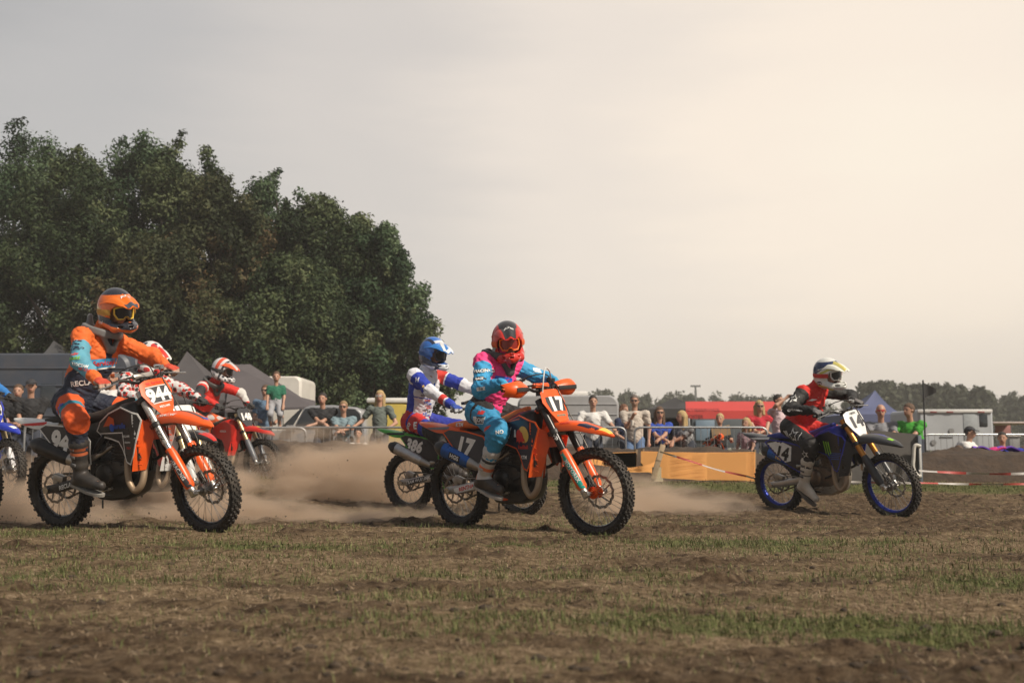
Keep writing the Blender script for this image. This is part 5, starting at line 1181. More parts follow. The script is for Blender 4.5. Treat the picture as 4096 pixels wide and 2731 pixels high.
    tc_ += [(C_-tdir*.05, C_+(Hd-C_)*.28, .085, .072)]
    jc = tc_+arms[1]+arms[-1]
    def jx(P, d):
        d = smin(d, sd_ell(P, C_-tdir*.20+fr*.015, (.135, .19, .18)), .05)
        for s in (-1, 1):      # sleeve end opening stays full
            pass
        return d+wr(P, 50, .0065, seed+3)
    lo, hi = caps_bounds(jc, .06)
    env['dtor'] = lambda P: cl(tc_, P); env['darm'] = lambda P: np.minimum(cl(arms[1], P), cl(arms[-1], P)); env['arms'] = arms; env['legs'] = legs; env['cl'] = cl
    pt = {k: (lambda P, f=f: f(P, env)) for k, f in K.get('jerpaint', {}).items()}
    jer = fix(sdf_obj('jersey', caps_fn(jc, .045, jx), lo, hi, res, K['jersey'], root, pt))
    # gloves
    for s in (-1, 1):
        g, f, o, u = HF[s]; caps = glove_caps(g, f, o, u)+[(W[s]-f*.02, W[s]+f*.02, .036, .032)]
        lo, hi = caps_bounds(caps, .015)
        def gp(P, g=g, f=f, o=o, u=u): return ((P-g)@u)-.030
        fix(sdf_obj('glove', caps_fn(caps, .006), lo, hi, .0062, K['glove'], root, {'a': gp}))
    # boots
    for s in (-1, 1):
        kn, an, to = Kn[s], A_[s], toe[s]; top = kn+(an-kn)*.42; sh = (an-kn)/np.linalg.norm(an-kn); fd = to-an; fd[2] *= .3; fd /= np.linalg.norm(fd); dn = -np.cross(np.cross(fd, sh), fd); 
        side = np.cross(fd, [0, 0, 1.0]); side /= np.linalg.norm(side); fdir = (to-an); fdir = fdir/np.linalg.norm(fdir)
        heel = an-fd*.055+np.array([0, 0, -.045]); caps = [(top, an, .066, .055), (kn+(an-kn)*.36, kn+(an-kn)*.46, .070, .064), (an-np.array([0, 0, .02]), heel, .052, .040), (heel, to-np.array([0, 0, .008]), .042, .036), (an, an+(to-an)*.7, .050, .036)]
        lo, hi = caps_bounds(caps, .03)
        def bx2(P, d, an=an, kn=kn, sh=sh, to=to, heel=heel):
            t = (P-kn)@sh
            d = d-.004*np.sign(np.sin(t*75))*(np.abs(np.sin(t*75)) > .35)*(t < np.linalg.norm(an-kn)*.92)*.6
            return d
        env2 = dict(kn=kn, an=an, sh=sh, to=to, heel=heel, fd=fd)
        pt = {k: (lambda P, f=f: f(P, env2)) for k, f in K.get('bootpaint', {}).items()}
        b = fix(sdf_obj('boot', caps_fn(caps, .02, bx2), lo, hi, .009, K['boot'], root, pt))
        # sole and buckles
        mb = MB(); fx = Vector(fdir); sx = Vector(side); up = sx.cross(fx); up = up if up.z > 0 else -up
        c0 = Vector(heel)-up*.036; ln = (Vector(to)-Vector(heel)).length; rings = []
        for t, w_ in ((-.045, .022), (-.03, .038), (.06, .036), (ln*.6, .042), (ln*.85, .040), (ln+.02, .026), (ln+.036, .010)):
            rise = max(0, t-ln*.6)*.12
            rings.append([c0+fx*t+sx*w_*a+up*(b_+rise) for a, b_ in ((-1, -.012), (1, -.012), (1.02, .010), (-1.02, .010))])
        mb.loft(rings); so = mb.build('sole', K['sole'], b, smooth=40)
        for k in range(3):
            mb = MB(); c = Vector(kn)+Vector(an-kn)*(.50+.14*k)+sx*(-s*-1)*0+sx*(.060 if (sx.y*s) > 0 else -.060)
            mb.box(c, (.05, .014, .020), rot=(0, .3, math.atan2(fd[1], fd[0]))); mb.build('buckle', K.get('buckle', K['sole']), b, bevel=.003)
    g, HM = helmet(root, Vector(Hd)-off, J.get('hyaw', 0), J.get('hpitch', 0), J.get('hroll', 0), K['helmet'], res=.0062 if res < .014 else .009)
    if K.get('brace'):
        # neck brace resting on the shoulders, with chest piece
        c = C_+tdir*.01
        def nb(P):
            q = P-c; x = q@fr; y = q@lat; z = q@tdir
            r = np.sqrt((x/1.15)**2+y**2); d = np.sqrt(np.maximum(0, np.abs(r-.125)-.012)**2+np.maximum(0, np.abs(z+.012*0-x*.10)-.018)**2)-.012
            for s in (-1, 1): d = smin(d, sd_cap(np.stack([x, y, z], -1), (.10, s*.085, -.015), (.145, s*.022, -.10), .020, .022), .02)
            d = smin(d, sd_box(np.stack([x, y, z], -1), (.150, 0, -.105), (.018, .038, .030), r=.015), .02)
            d = smin(d, sd_cap(np.stack([x, y, z], -1), (-.14, 0, 0), (-.17, 0, -.10 if K['brace'] < 2 else .07), .03, .022), .02)
            return d
        fix(sdf_obj('neck_brace', nb, c-.28, c+.28, .010, K['m_brace'], root))
    # belt
    bt = bvh_of(jer); bp = bvh_of(pants)
    env['bt'] = bt; env['bp'] = bp; env['fix'] = fix; env['jer'] = jer; env['pants'] = pants; env['root'] = root
    if K.get('decals'): K['decals'](env)
    return root, env
def mount(person, BM, J):
    person.matrix_world = BM @ Matrix.Translation(Vector(J['hip']))
# ---- spectators
def hair_fn(Hd, f, style):
    Hd = A3(Hd); l = np.array([-f[1], f[0], 0])
    def fn(P):
        q = P-Hd; x = q@f; y = q@l; z = q[:, 2]; Q = np.stack([x, y, z], -1)
        d = sd_ell(Q, (-.012, 0, .030), (.102, .084, .100))
        cut = np.maximum(sd_box(Q, (.085, 0, -.03), (.055, .075, .085), r=.03), -1)
        if style == 'short': d = np.maximum(d, -(z-(-.02)-np.clip((x+.02)*.9, -.05, .09)))
        elif style == 'bald': d = np.maximum(sd_ell(Q, (-.02, 0, .01), (.094, .081, .080)), (z-.03))
        else:
            ln = {'bob': -.15, 'long': -.32}[style]
            for s in (-1, 1): d = smin(d, sd_cap(Q, (-.03, s*.068, -.0), (-.01, s*.080, ln), .040, .030), .03)
            d = smin(d, sd_cap(Q, (-.075, 0, 0), (-.085, 0, ln), .05, .045), .03)
            d = d+.004*np.sin(Q[:, 1]*160+Q[:, 0]*90)
        d = np.maximum(d, -cut)
        return d
    return fn
def spectator(label, px, py_top, Y, face, cloth, hair, pose='lean', ground=0.0, legs_col=(.03, .035, .05), sleeve=.55, glasses=None, cap=None, group=None, name_h=None, child=False, armt=None, headyaw=None, bulk=1.0, res=.014, feet=None, seat=False, beard=False, long_=False):
    """standing person whose head top is seen at photo pixel (px,py_top), at distance Y; face = heading angle"""
    top = at(px, py_top, Y); hgt = top.z-ground
    lean_drop = {'lean': .10, 'stand': 0, 'bend': .35, 'photo': 0, 'hold': 0, 'cup': 0}[pose]
    st = hgt+lean_drop; k = st/1.76
    if child: k = st/1.45*.80
    root = empty('person', (top.x, Y, ground))
    f = np.array([math.cos(face), math.sin(face), 0]); l = np.array([-f[1], f[0], 0]); Z = np.array([0, 0, 1.])
    hz = hgt-.115*(1 if not child else .93)
    P = lambda x, y, z: f*x+l*y+Z*z
    hs = .93 if child else 1.0
    legL = .50*st
    lean = {'lean': .16, 'bend': .42}.get(pose, .0)
    Hd = P(0, 0, hz); C_ = P(-lean*.25-.01, 0, hz-.20*hs); Hp = P(-lean, 0, max(legL-.02, .3)); 
    tl = np.linalg.norm(C_-Hp); w = (.185 if not child else .13)*bulk; 
    S = {s: C_+P(0, s*w, -.045) for s in (-1, 1)}
    if armt is None:
        rail = 1.03
        armt = {'lean': {-1: (.20, .05, rail-ground+.02), 1: (.22, -.06, rail-ground+.03)}, 'stand': {-1: (.16, -.16, hz-.62), 1: (.16, .16, hz-.62)}, 'cup': {-1: (.24, -.02, hz-.30), 1: (.05, .26, hz-.78)},
                'photo': {-1: (.30, -.06, hz+.04), 1: (.30, .06, hz+.04)}, 'hold': {-1: (.24, -.12, hz-.38), 1: (.24, .12, hz-.38)}, 'bend': {-1: (.32, -.12, hz-.50), 1: (.32, .10, hz-.50)}}[pose]
    shz = hz-.20*hs-.045
    if pose in ('lean', 'stand', 'bend'): armt = {s: (armt[s][0]+(.08 if armt[s][2] > shz-.26 else 0), armt[s][1], min(armt[s][2], shz-.26)) for s in (-1, 1)}
    W = {s: P(*armt[s]) for s in (-1, 1)}; la, lf = (.30*k, .27*k)
    if child: la, lf = .21*st/1.3, .20*st/1.3
    for s in (-1, 1):
        d = W[s]-S[s]; D = np.linalg.norm(d)
        if D > (la+lf)*.98: W[s] = S[s]+d/D*(la+lf)*.98
    E = {s: ik(S[s], W[s], la, lf, P(-.5, s*.5, -.6)) for s in (-1, 1)}
    q = .78 if child else 1.0
    HJ = {s: Hp+P(0, s*.09*q, 0) for s in (-1, 1)}; F_ = {s: P(-.02-lean*.5, s*.11*q, .07) for s in (-1, 1)}
    if seat: F_ = {s: P(.30, s*.11*q, .07) for s in (-1, 1)}
    Kn = {s: ik(HJ[s], F_[s], legL*.50, legL*.50, P(1, s*.1, .1)) for s in (-1, 1)}
    bc = [(Hp, C_-P(0, 0, .14*q), .115*q, .12*q), (C_+P(0, 0, -.04), Hd-Z*.05, .052*q, .05*q)]
    for s in (-1, 1):
        bc += [(C_-Z*.06, S[s], .055*q, .05*q), (S[s], E[s], .048*q, .038*q), (E[s], W[s], .038*q, .025*q), (HJ[s], Kn[s], .085*q, .058*q), (Kn[s], F_[s], .055*q, .036*q), (F_[s], F_[s]+P(.13*q, 0, -.04), .038*q, .028*q)]
        hd_ = (W[s]-E[s]); hd_ /= np.linalg.norm(hd_); sd_ = np.cross(hd_, Z); n_ = np.linalg.norm(sd_); sd_ = sd_/n_ if n_ > .1 else l
        bc += [(W[s], W[s]+hd_*.06*q, .027*q, .030*q)]
        for i in range(4):
            o = (i-1.5)*.019*q; r0 = W[s]+hd_*.07*q+sd_*o; bc += [(r0, r0+hd_*(.042-.006*abs(i-1.4))*q-Z*.012, .0105*q, .009*q), (r0+hd_*.042*q-Z*.012, r0+hd_*.050*q-Z*.04*q, .0095*q, .0085*q)]
        bc += [(W[s]+hd_*.03*q, W[s]+hd_*.06*q-sd_*.045*q*s, .013*q, .010*q)]
    hf = f if headyaw is None else np.array([math.cos(face+headyaw), math.sin(face+headyaw), 0]); hl = np.array([-hf[1], hf[0], 0])
    hp = lambda P_: np.stack([(P_-Hd)@hf, (P_-Hd)@hl, P_[:, 2]-Hd[2]], -1)/hs
    def bx(P_, d):
        Q = hp(P_)
        h = sd_ell(Q, (-.005, 0, .022), (.094, .076, .093)); h = smin(h, sd_ell(Q, (.022, 0, -.048), (.066, .056, .062)), .03)
        h = smin(h, sd_cap(Q, (.083, 0, .012), (.104, 0, -.022), .008, .013), .012)
        for s in (-1, 1):
            h = smin(h, sd_ell(Q, (-.005, s*.080, -.005), (.018, .010, .030)), .008)
            h = np.maximum(h, -sd_ell(Q, (.100, s*.033, .010), (.018, .019, .012)))
        h = smin(h, sd_ell(Q, (.086, 0, -.055), (.014, .025, .010)), .01)
        return smin(d, h*hs, .02)
    lo, hi = caps_bounds(bc, .02); lo = np.minimum(lo, Hd-.14); hi = np.maximum(hi, Hd+.14)
    pts = {'lips': lambda P_: .012-np.sqrt((hp(P_)[:, 1]/2)**2+(hp(P_)[:, 2]+.056)**2)-(hp(P_)[:, 0] < .05)*1, 'eyes': lambda P_: .010-np.sqrt(((np.abs(hp(P_)[:, 1])-.033)/1.5)**2+(hp(P_)[:, 2]-.010)**2)-(hp(P_)[:, 0] < .05)*1}
    if beard: pts['stub'] = lambda P_: -.035-hp(P_)[:, 2]-(hp(P_)[:, 0] < .02)*1-(hp(P_)[:, 2] < -.125)*1
    sdf_obj('body', caps_fn(bc, .022, bx), lo, hi, res, SKIN(), root, pts)
    # shirt
    tb = .128*q*bulk
    tc_ = [(Hp+Z*.04, Hp+(C_-Hp)*.5, tb*1.02, tb), (Hp+(C_-Hp)*.5, C_-Z*.14*q, tb, tb*1.02)]
    for s in (-1, 1): tc_ += [(C_-Z*.07*q, S[s], .068*q, .066*q), (S[s], S[s]+(E[s]-S[s])*min(1, sleeve), .066*q, .062*q)]
    if sleeve > .9:
        for s in (-1, 1): tc_ += [(E[s], W[s], .058*q, .040*q)]
    def sx(P_, d):
        d = smin(d, sd_ell(P_, C_-Z*.20*q, (.125*q, .125*q, .17*q)), .05)
        d = np.maximum(d, -(np.sqrt(((P_-C_)[:, :2]**2).sum(1))-.0) + .0) if False else d
        d = np.maximum(d, (P_-C_)[:, 2]-.030*q)
        return d+wr(P_, 38, .008, int(px) % 7)
    lo, hi = caps_bounds(tc_, .05)
    sdf_obj('shirt', caps_fn(tc_, .04, sx), lo, hi, res*1.1, cloth, root)
    tr = [(Hp+Z*.05, Hp, .128*q, .125*q)]
    for s in (-1, 1): tr += [(HJ[s], Kn[s], .095*q, .075*q), (Kn[s], F_[s]+Z*.05, .073*q, .055*q)]
    lo, hi = caps_bounds(tr, .03); sdf_obj('trousers', caps_fn(tr, .03, lambda P_, d: d+wr(P_, 22, .004, 1)), lo, hi, res*1.4, mat('trousers_%d' % (int(legs_col[0]*1e4) % 997+int(legs_col[2]*1e3)), legs_col, .85), root)
    for s in (-1, 1):
        cps = [(F_[s]+P(-.03*q, 0, -.035*q), F_[s]+P(.16*q, 0, -.035*q), .042*q, .035*q)]; lo, hi = caps_bounds(cps, .02); sdf_obj('shoe', caps_fn(cps), lo, hi, .016, mat('shoe', (.05, .05, .05), .6), root)
    if hair:
        style, hc = hair; hfn = hair_fn(Hd, hf, style); ln = {'long': .42}.get(style, .24)
        sdf_obj('hair', lambda P_: hfn(Hd+(P_-Hd)/hs)*hs, Hd-np.array([.2, .2, ln]), Hd+np.array([.2, .2, .18]), res*.8, hc, root)
    if glasses:
        mb = MB(); hv = lambda x, y, z: Vector(Hd+(hf*x+hl*y+Z*z)*hs)
        for s in (-1, 1):
            mb.sheet([(-.022, -.016), (.022, -.016), (.026, .014), (-.026, .014)], lambda u, v, s=s: hv(.104-abs(s*.033+u)**2*6, s*.033+u, .010+v), .004); mb.tube([hv(.09, s*.062, .018), hv(0, s*.086, .012)], .004, 5)
        mb.tube([hv(.108, -.012, .018), hv(.108, .012, .018)], .004, 5); mb.build('sunglasses', glasses, root)
    if cap:
        sdf_obj('cap', lambda P_: np.maximum(sd_ell(hp(P_), (-.008, 0, .035), (.106, .092, .090)), -(hp(P_)[:, 2]-.048)) if True else 0, Hd-.16, Hd+.18, .012, cap, root)
        mb = MB(); mb.sheet([(-.07, .07), (-.06, .15), (0, .175), (.06, .15), (.07, .07)], lambda u, v: Vector(Hd+hf*v+hl*u+Z*(.058-.2*(v-.07)-3*u*u)), .006); mb.build('cap_peak', cap, root)
    tag(root, label, 'person', group or 'spectators behind the barriers')
    return root, dict(P=P, W=W, Hd=Hd, f=f, C=C_, hp=Hp)
# ------------------------------------------------------------ colours of the bikes and the gear
ORANGE = (.80, .098, .008); WHITE = (.74, .73, .70); NAVY = (.012, .018, .045); DG = (.035, .037, .042); BLK = (.012, .012, .013); RED = (.55, .014, .010); BLUE = (.012, .03, .36)
def P_(n, c, r=.34, d=.10, **k): return mat(n, c, r, dirt=d*.55, **k)
org = P_('orange_plastic', ORANGE); wht = P_('white_plastic', WHITE, d=.12); blk = P_('black_gloss_plastic', BLK, .3, .12); dgr = P_('graphite_plastic', DG, .36, .10); nvy = P_('navy_graphic', NAVY, .3, .08)
redp = P_('red_plastic', (.58, .020, .012)); bluep = P_('blue_plastic', BLUE); greenp = P_('green_plastic', (.06, .40, .035)); lblue = P_('light_blue_print', (.05, .30, .55), .5, .05)
pwhite = P_('white_print', (.78, .77, .74), .5, .06); pblack = P_('black_print', (.012, .012, .012), .5, .06); pred = P_('red_print', (.62, .03, .02), .5, .05); pgrey = P_('grey_print', (.18, .18, .19), .5, .06); pyel = P_('yellow_print', (.78, .50, .09), .5, .05); pteal = P_('teal_print', (.0, .30, .24), .5, .05); plime = P_('lime_print', (.25, .55, .03), .5, .05); porg = P_('orange_print', (.80, .16, .02), .5, .05); pblue = P_('blue_print', (.02, .10, .50), .5, .05)
alum = mat('swingarm_aluminium', (.50, .49, .47), .38, .8, dirt=.22); silv = mat('fork_silver', (.48, .46, .43), .35, .6, dirt=.15); gold = mat('fork_gold', (.62, .26, .045), .30, .7, dirt=.15); palegold = mat('fork_pale_gold', (.55, .42, .22), .33, .6, dirt=.2); blkan = mat('black_anodised', (.02, .02, .022), .3, .5, dirt=.08)
rimb = mat('rim_black', (.02, .02, .022), .18, .7, dirt=.06); rimblue = mat('rim_blue', (.008, .028, .27), .28, .5, dirt=.05); rims = mat('rim_silver', (.5, .5, .5), .25, .9, dirt=.1)
hubo = mat('hub_orange', (.75, .10, .01), .28, .8, dirt=.08); hubg = mat('hub_grey', (.25, .25, .25), .35, .8, dirt=.2)
blueti = mat('silencer_blue', (.02, .12, .42), .3, .6, dirt=.12); rawal = mat('silencer_aluminium', (.52, .51, .50), .32, .85, dirt=.15); blkcan = mat('silencer_black', (.016, .016, .017), .35, .3, dirt=.1)
def bull(flip=1):          # leaping animal emblem, simple outline
    p = [(-.06, -.045), (-.045, -.02), (-.055, .0), (-.045, .02), (-.03, .045), (-.005, .058), (.012, .050), (.020, .035), (.035, .030), (.040, .010), (.045, -.01), (.060, -.030), (.052, -.052), (.035, -.035), (.025, -.055), (.010, -.040), (-.010, -.042), (-.02, -.06), (-.03, -.035)]
    return poly_mesh([(x*flip, y) for x, y in p][::flip], .02)
circ = lambda r, c=(0, 0): poly_mesh([(c[0]+r*math.cos(2*math.pi*k/24), c[1]+r*math.sin(2*math.pi*k/24)) for k in range(24)], .03)
def star(r, r2, rot=0): return poly_mesh([((r if k % 2 == 0 else r2)*math.cos(rot+math.pi*k/5), (r if k % 2 == 0 else r2)*math.sin(rot+math.pi*k/5)) for k in range(10)], .03)
def rect(w_, h_): return poly_mesh([(-w_, -h_), (w_, -h_), (w_, h_), (-w_, h_)], .03)
base = dict(far=0, m_rim=rimb, m_hub=hubg, m_forkup=blkan, m_guard=blk, m_forktext=pwhite, m_guardtext=pwhite, m_fender=org, m_plate=org, m_num=pwhite, m_frame=org, m_seat=mat('seat_grip', (.02, .02, .022), .8, dirt=.2, bump=.2), m_tank=blk, m_tail=org, m_shtrim=org, m_shroud=dgr, m_louvre=org, m_sidetrim=org, m_side=dgr, m_sidenum=pwhite, m_muffler=rawal, m_mufftip=blkcan, m_swing=alum)
B17 = dict(base, tailtext='DUNLOP', m_tailtext=pgrey, seattext='KTM', m_seattext=pwhite, ext=.035, num='17', m_hub=hubo, m_plate2=dgr, platetop=None, platelow='MOTOREX', m_platelow=pteal, m_guard=org, m_guardband=pteal, guardtext='MOTOREX', forktext='WP', m_seat=mat('seat_orange', (.80, .17, .03), .6, dirt=.15), m_tank=blk, m_shroud=nvy, m_side=P_('dark_slate_graphic', (.05, .055, .07), .35, .08), m_pad=org, padtext='RENTHAL', m_padtext=pwhite, m_hguard=org, m_hose=mat('white_hose', (.6, .6, .58), .5), m_muffler=blueti, mufftext='HGS', m_muffpatch=pblack, m_mufftext=pwhite, swtext='RENTHAL', m_swtext=pred, m_swpatch=pwhite, m_tail2=pgrey, m_fendtext=pred, fendtext='RedBull', m_grip=mat('grip_orange', (.6, .12, .02), .7), m_bar=blk, platesize=.16, sidesize=.21, sidex=.26, m_cover=mat('cover_black', (.03, .03, .032), .3, .5, dirt=.1),
   fendtip=[(pyel, [(-.03, -.32), (.03, -.32), (.05, -.18), (-.05, -.18)] if 0 else [(-.055, .20), (.055, .20), (.02, .30), (-.02, .30)]), (nvy, [(-.085, .02), (-.03, .06), (-.03, .20), (-.07, .20)]), (nvy, [(.03, .06), (.085, .02), (.07, .20), (.03, .20)])],
   shdecals=[('emblem', circ(.066), .985, .79, pyel, .002), ('emblem', bull(), .935, .775, pred, .004), ('lettering', text_mesh('RedBull', .042, .03), .96, .69, pred, .003), ('lettering', text_mesh('KTM', .038, .035, shear=.3), .955, .61, pwhite, .003), ('graphic', poly_mesh([(-.05, -.04), (.02, .05), (.035, .05), (-.02, -.04)]), .80, .80, pwhite, .003), ('line', poly_mesh([(-.26, -.01), (.10, .035), (.10, .045), (-.26, .0)]), .86, .875, P_('bright_orange_line', ORANGE), .003), ('lettering', text_mesh('WP  MOTOREX', .018, .03), .70, .745, pteal, .003), ('graphic', poly_mesh([(0, -.03), (.02, .03), (.035, .03), (.03, -.03)]), .85, .80, pwhite, .003)])
B944 = dict(base, tailtext='DUNLOP', m_tailtext=pred, ext=.085, sidex=.275, num='944', m_plate2=dgr, m_plateline=pwhite, platetop='RK Services', m_platetop=pred, platelow='RECLAME', m_platelow=pwhite, m_forkup=silv, forktext='INNTECK', m_forktext=pblack, m_guard=org, guardtext='HRACING', m_guardband=dgr, m_guardtext=pwhite, m_shtrim=wht, m_shroud=P_('black_shroud_graphic', (.018, .018, .02), .3, .12), m_sidetrim=wht, m_side=P_('black_side_graphic', (.015, .015, .018), .3, .12), m_tail=wht, m_tail2=pred, m_frame=blk, m_muffler=blkcan, m_swing=mat('swingarm_black', (.025, .025, .026), .4, .4, dirt=.2), swtext='RECLAME', m_swtext=pwhite, m_pad=mat('pad_silver', (.5, .45, .4), .3, .6), padtext='RENTHAL', m_padtext=pblack, fendtext='HRACING', m_fendtext=pwhite, brightlever=True, sidesize=.22,
   fendtip=[(dgr, [(-.07, -.20), (-.04, -.20), (.005, .22), (-.03, .22)]), (pblue, [(-.045, .20), (-.01, .17), (-.005, .22), (-.03, .24)])],
   shdecals=[('graphic', poly_mesh([(-.12, -.03), (-.02, .05), (.04, .03), (.04, -.02)]), .80, .83, P_('burnt_orange_print', (.60, .10, .02), .4, .1), .002), ('emblem', circ(.03), .80, .79, pblue, .004), ('lettering', text_mesh('piurelle', .06, .01, shear=.2), .89, .80, pblue, .004), ('lettering', text_mesh('RECLAME', .022, .03), .97, .72, pwhite, .003), ('lettering', text_mesh('Infotime', .022, .02), .98, .675, pwhite, .003), ('lettering', text_mesh('TECH', .022, .03), .99, .63, pred, .003), ('line', poly_mesh([(-.30, 0), (0, 0), (0, .008), (-.30, .008)]), .93, .745, pwhite, .003), ('line', rect(.004, .12), .93, .635, pwhite, .003)])
B14 = dict(base, tailtext='DUNLOP', m_tailtext=pwhite, ext=.02, muffin=.05, num='14', m_rim=rimblue, m_plate=wht, m_num=P_('dark_print', (.05, .05, .055), .6, .04), platetop='LIJBERS', m_platetop=pblack, m_forkup=gold, m_guard=dgr, m_fender=dgr, m_frame=mat('frame_black', (.02, .02, .022), .4, .3, dirt=.15), m_seat=mat('seat_blue', (.015, .03, .25), .7, dirt=.15), m_tank=bluep, m_tail=dgr, m_tail2=pwhite, m_shtrim=bluep, m_shroud=P_('black_blue_graphic', (.010, .011, .02), .3, .08), m_louvre=dgr, m_sidetrim=bluep, m_side=P_('dark_blue_graphic', (.012, .014, .03), .3, .1), m_sidewhite=pwhite, m_sidenum=pblack, m_muffler=blueti, m_mufftip=blkcan, mufftext='FMF', m_mufftext=pyel, brightlever=True, sidesize=.20, platesize=.165, m_engine=mat('engine_bronze', (.20, .15, .11), .45, .6, dirt=.35), m_cover=mat('cover_bronze', (.26, .19, .14), .4, .7, dirt=.3), m_skid=mat('skid_alu', (.40, .37, .32), .45, .6, dirt=.35),
   fendtip=[(bluep, [(-.09, -.14), (-.06, -.14), (-.03, .10), (-.07, .04)]), (plime, [(-.03, .14), (.03, .14), (.02, .20), (-.02, .20)])],
   shdecals=[('emblem', poly_mesh([(-.045+dx, .10-abs(dx)*.2), (-.025+dx, .10), (-.02+dx, .0), (-.012+dx, -.10+abs(dx)), (-.03+dx, -.04)]), .88, .73, plime, .003) for dx in (-.0, .035, .07)]+[('line', rect(.09, .003), .98, .70-.02*k, pblue, .002) for k in range(4)]+[('lettering', text_mesh('YAMAHA', .03, .03), .72, .80, pwhite, .003)])
B386 = dict(base, seattext='KAWASAKI', m_seattext=pwhite, num='386', m_rim=rimb, m_forkup=blkan, m_plate=greenp, m_plate2=pblack, m_fender=greenp, m_frame=greenp, m_tank=greenp, m_tail=greenp, m_tail2=pblack, m_shtrim=greenp, m_shroud=P_('green_black_graphic', (.02, .02, .022), .3, .1), m_louvre=greenp, m_sidetrim=greenp, m_side=P_('dark_graphic', (.02, .02, .03), .3, .1), m_muffler=rawal, m_mufftip=blkcan, swtext='TEAM WULLINK', m_swtext=pwhite, m_swpatch=pblack, sidesize=.165, mufflen=.56, sidex=.21, sidez=.735,
   shdecals=[('graphic', poly_mesh([(-.1, -.02), (.1, -.05), (.1, .0), (-.1, .02)]), .85, .86, pred, .003), ('graphic', poly_mesh([(-.1, -.02), (.1, -.05), (.1, -.02), (-.1, .0)]), .85, .83, pwhite, .003)])
B148 = dict(base, num='148', m_forkup=palegold, m_guard=P_('guard_grey', (.10, .11, .13), .4, .2), m_plate=dgr, m_fender=redp, m_tank=redp, m_tail=redp, m_shtrim=redp, m_shroud=redp, m_louvre=redp, m_sidetrim=redp, m_side=dgr, m_frame=alum, m_muffler=rawal, fendtip=[(dgr, [(-.08, .10), (.05, .02), (.06, .14), (-.02, .22)]), (pyel, [(-.05, .02), (.02, -.03), (.03, .02), (-.03, .06)])], shdecals=[('lettering', text_mesh('HONDA', .04, .03), .90, .80, pwhite, .003)])
BRED = dict(base, num='22', m_forkup=palegold, m_guard=P_('guard_white', (.6, .6, .58), .4, .2), m_plate=wht, m_num=pblack, m_fender=P_('black_fender', (.018, .018, .02), .35, .15), m_tank=redp, m_tail=redp, m_shtrim=redp, m_shroud=redp, m_louvre=wht, m_sidetrim=wht, m_side=redp, m_frame=alum, fendtip=[(redp, [(-.07, .08), (.07, .08), (.02, .29), (-.02, .29)]), (pgrey, [(-.04, -.02), (.04, -.02), (.04, .10), (-.04, .10)])])
BBLUE = dict(base, num='33', m_forkup=palegold, m_guard=P_('guard_pale', (.6, .6, .62), .4, .2), m_plate=bluep, m_plate2=wht, m_num=pblack, m_fender=bluep, m_tank=bluep, m_tail=bluep, m_shtrim=bluep, m_shroud=bluep, m_louvre=bluep, m_sidetrim=bluep, m_side=wht, m_sidenum=pblack, m_frame=alum, fendtip=[(pwhite, [(-.04, .14), (.04, .14), (.02, .22), (-.02, .22)])], platesize=.16)
# ---- gear
def cloth(n, c, attrs=None, rough=.72): return mat(n, c, rough, dirt=.035, attrs=attrs, bump=.45, bscale=26, var=.14)
def sleeve(P, e, start=.07, s=None, end=9):
    v = -np.ones(len(P))
    for q in ((1, -1) if s is None else (s,)):
        a = e['S'][q]; b = e['E'][q]; u = (b-a)/np.linalg.norm(b-a); t = (P-a)@u; d = np.minimum(e['dtor'](P)-e['cl'](e['arms'][q], P), np.where(sd_cap(P, b, e['W'][q], .07, .06) < 0, 9, t-start)); v = np.maximum(v, d)
    return v
def armband(P, e, s, seg, t0, t1):
    a, b = (e['S'][s], e['E'][s]) if seg == 0 else (e['E'][s], e['W'][s]); L_ = np.linalg.norm(b-a); u = (b-a)/L_; t = (P-a)@u
    near = sd_cap(P, a, b, .10, .10) < 0
    return np.where(near, np.minimum(t-t0*L_, t1*L_-t), -1)
def legband(P, e, s, seg, t0, t1):
    a, b = (e['HJ'][s], e['K'][s]) if seg == 0 else (e['K'][s], e['A'][s]); L_ = np.linalg.norm(b-a); u = (b-a)/L_; t = (P-a)@u
    return np.where(sd_cap(P, a, b, .13, .11) < 0, np.minimum(t-t0*L_, t1*L_-t), -1)
torso_t = lambda P, e: ((P-e['H'])@e['tdir'])/e['tl']
def spots(P, f=40, seed=0, th=.35): return np.sin(P[:, 0]*f+seed)*np.sin(P[:, 1]*f*1.3+2*seed)*np.sin(P[:, 2]*f*1.1+seed*3)-th*0.3
def hmat(n, c, attrs): return mat(n, c, .28, dirt=.05, attrs=attrs, coat=.5)
dlens = mat('dark_lens', (.008, .007, .006), .38); olens = mat('orange_lens', (.22, .014, .006), .2)
def star_on(e, tgt, where, r, m, nrm, name='star_emblem', rot=.3, line=True):
    o = decal(name, star(r, r*.5, rot), where, nrm, (0, 0, 1), e[tgt], m, e['root'], .004, .3); e['fix'](o)
def txt(e, tgt, s, size, where, nrm, m, up=(0, 0, 1), bold=.03, shear=0, wide=1, off=.005, parent=None):
    o = decal('lettering', text_mesh(s, size, bold, shear, wide=wide), where, nrm, up, e[tgt], m, e['root'], off, .35); e['fix'](o)
def patch(e, tgt, VF, where, nrm, m, up=(0, 0, 1), off=.003):
    o = decal('graphic', VF, where, nrm, up, e[tgt], m, e['root'], off, .35); e['fix'](o)
def seg_dir(a, b): v = Vector(b-a); return v.normalized()
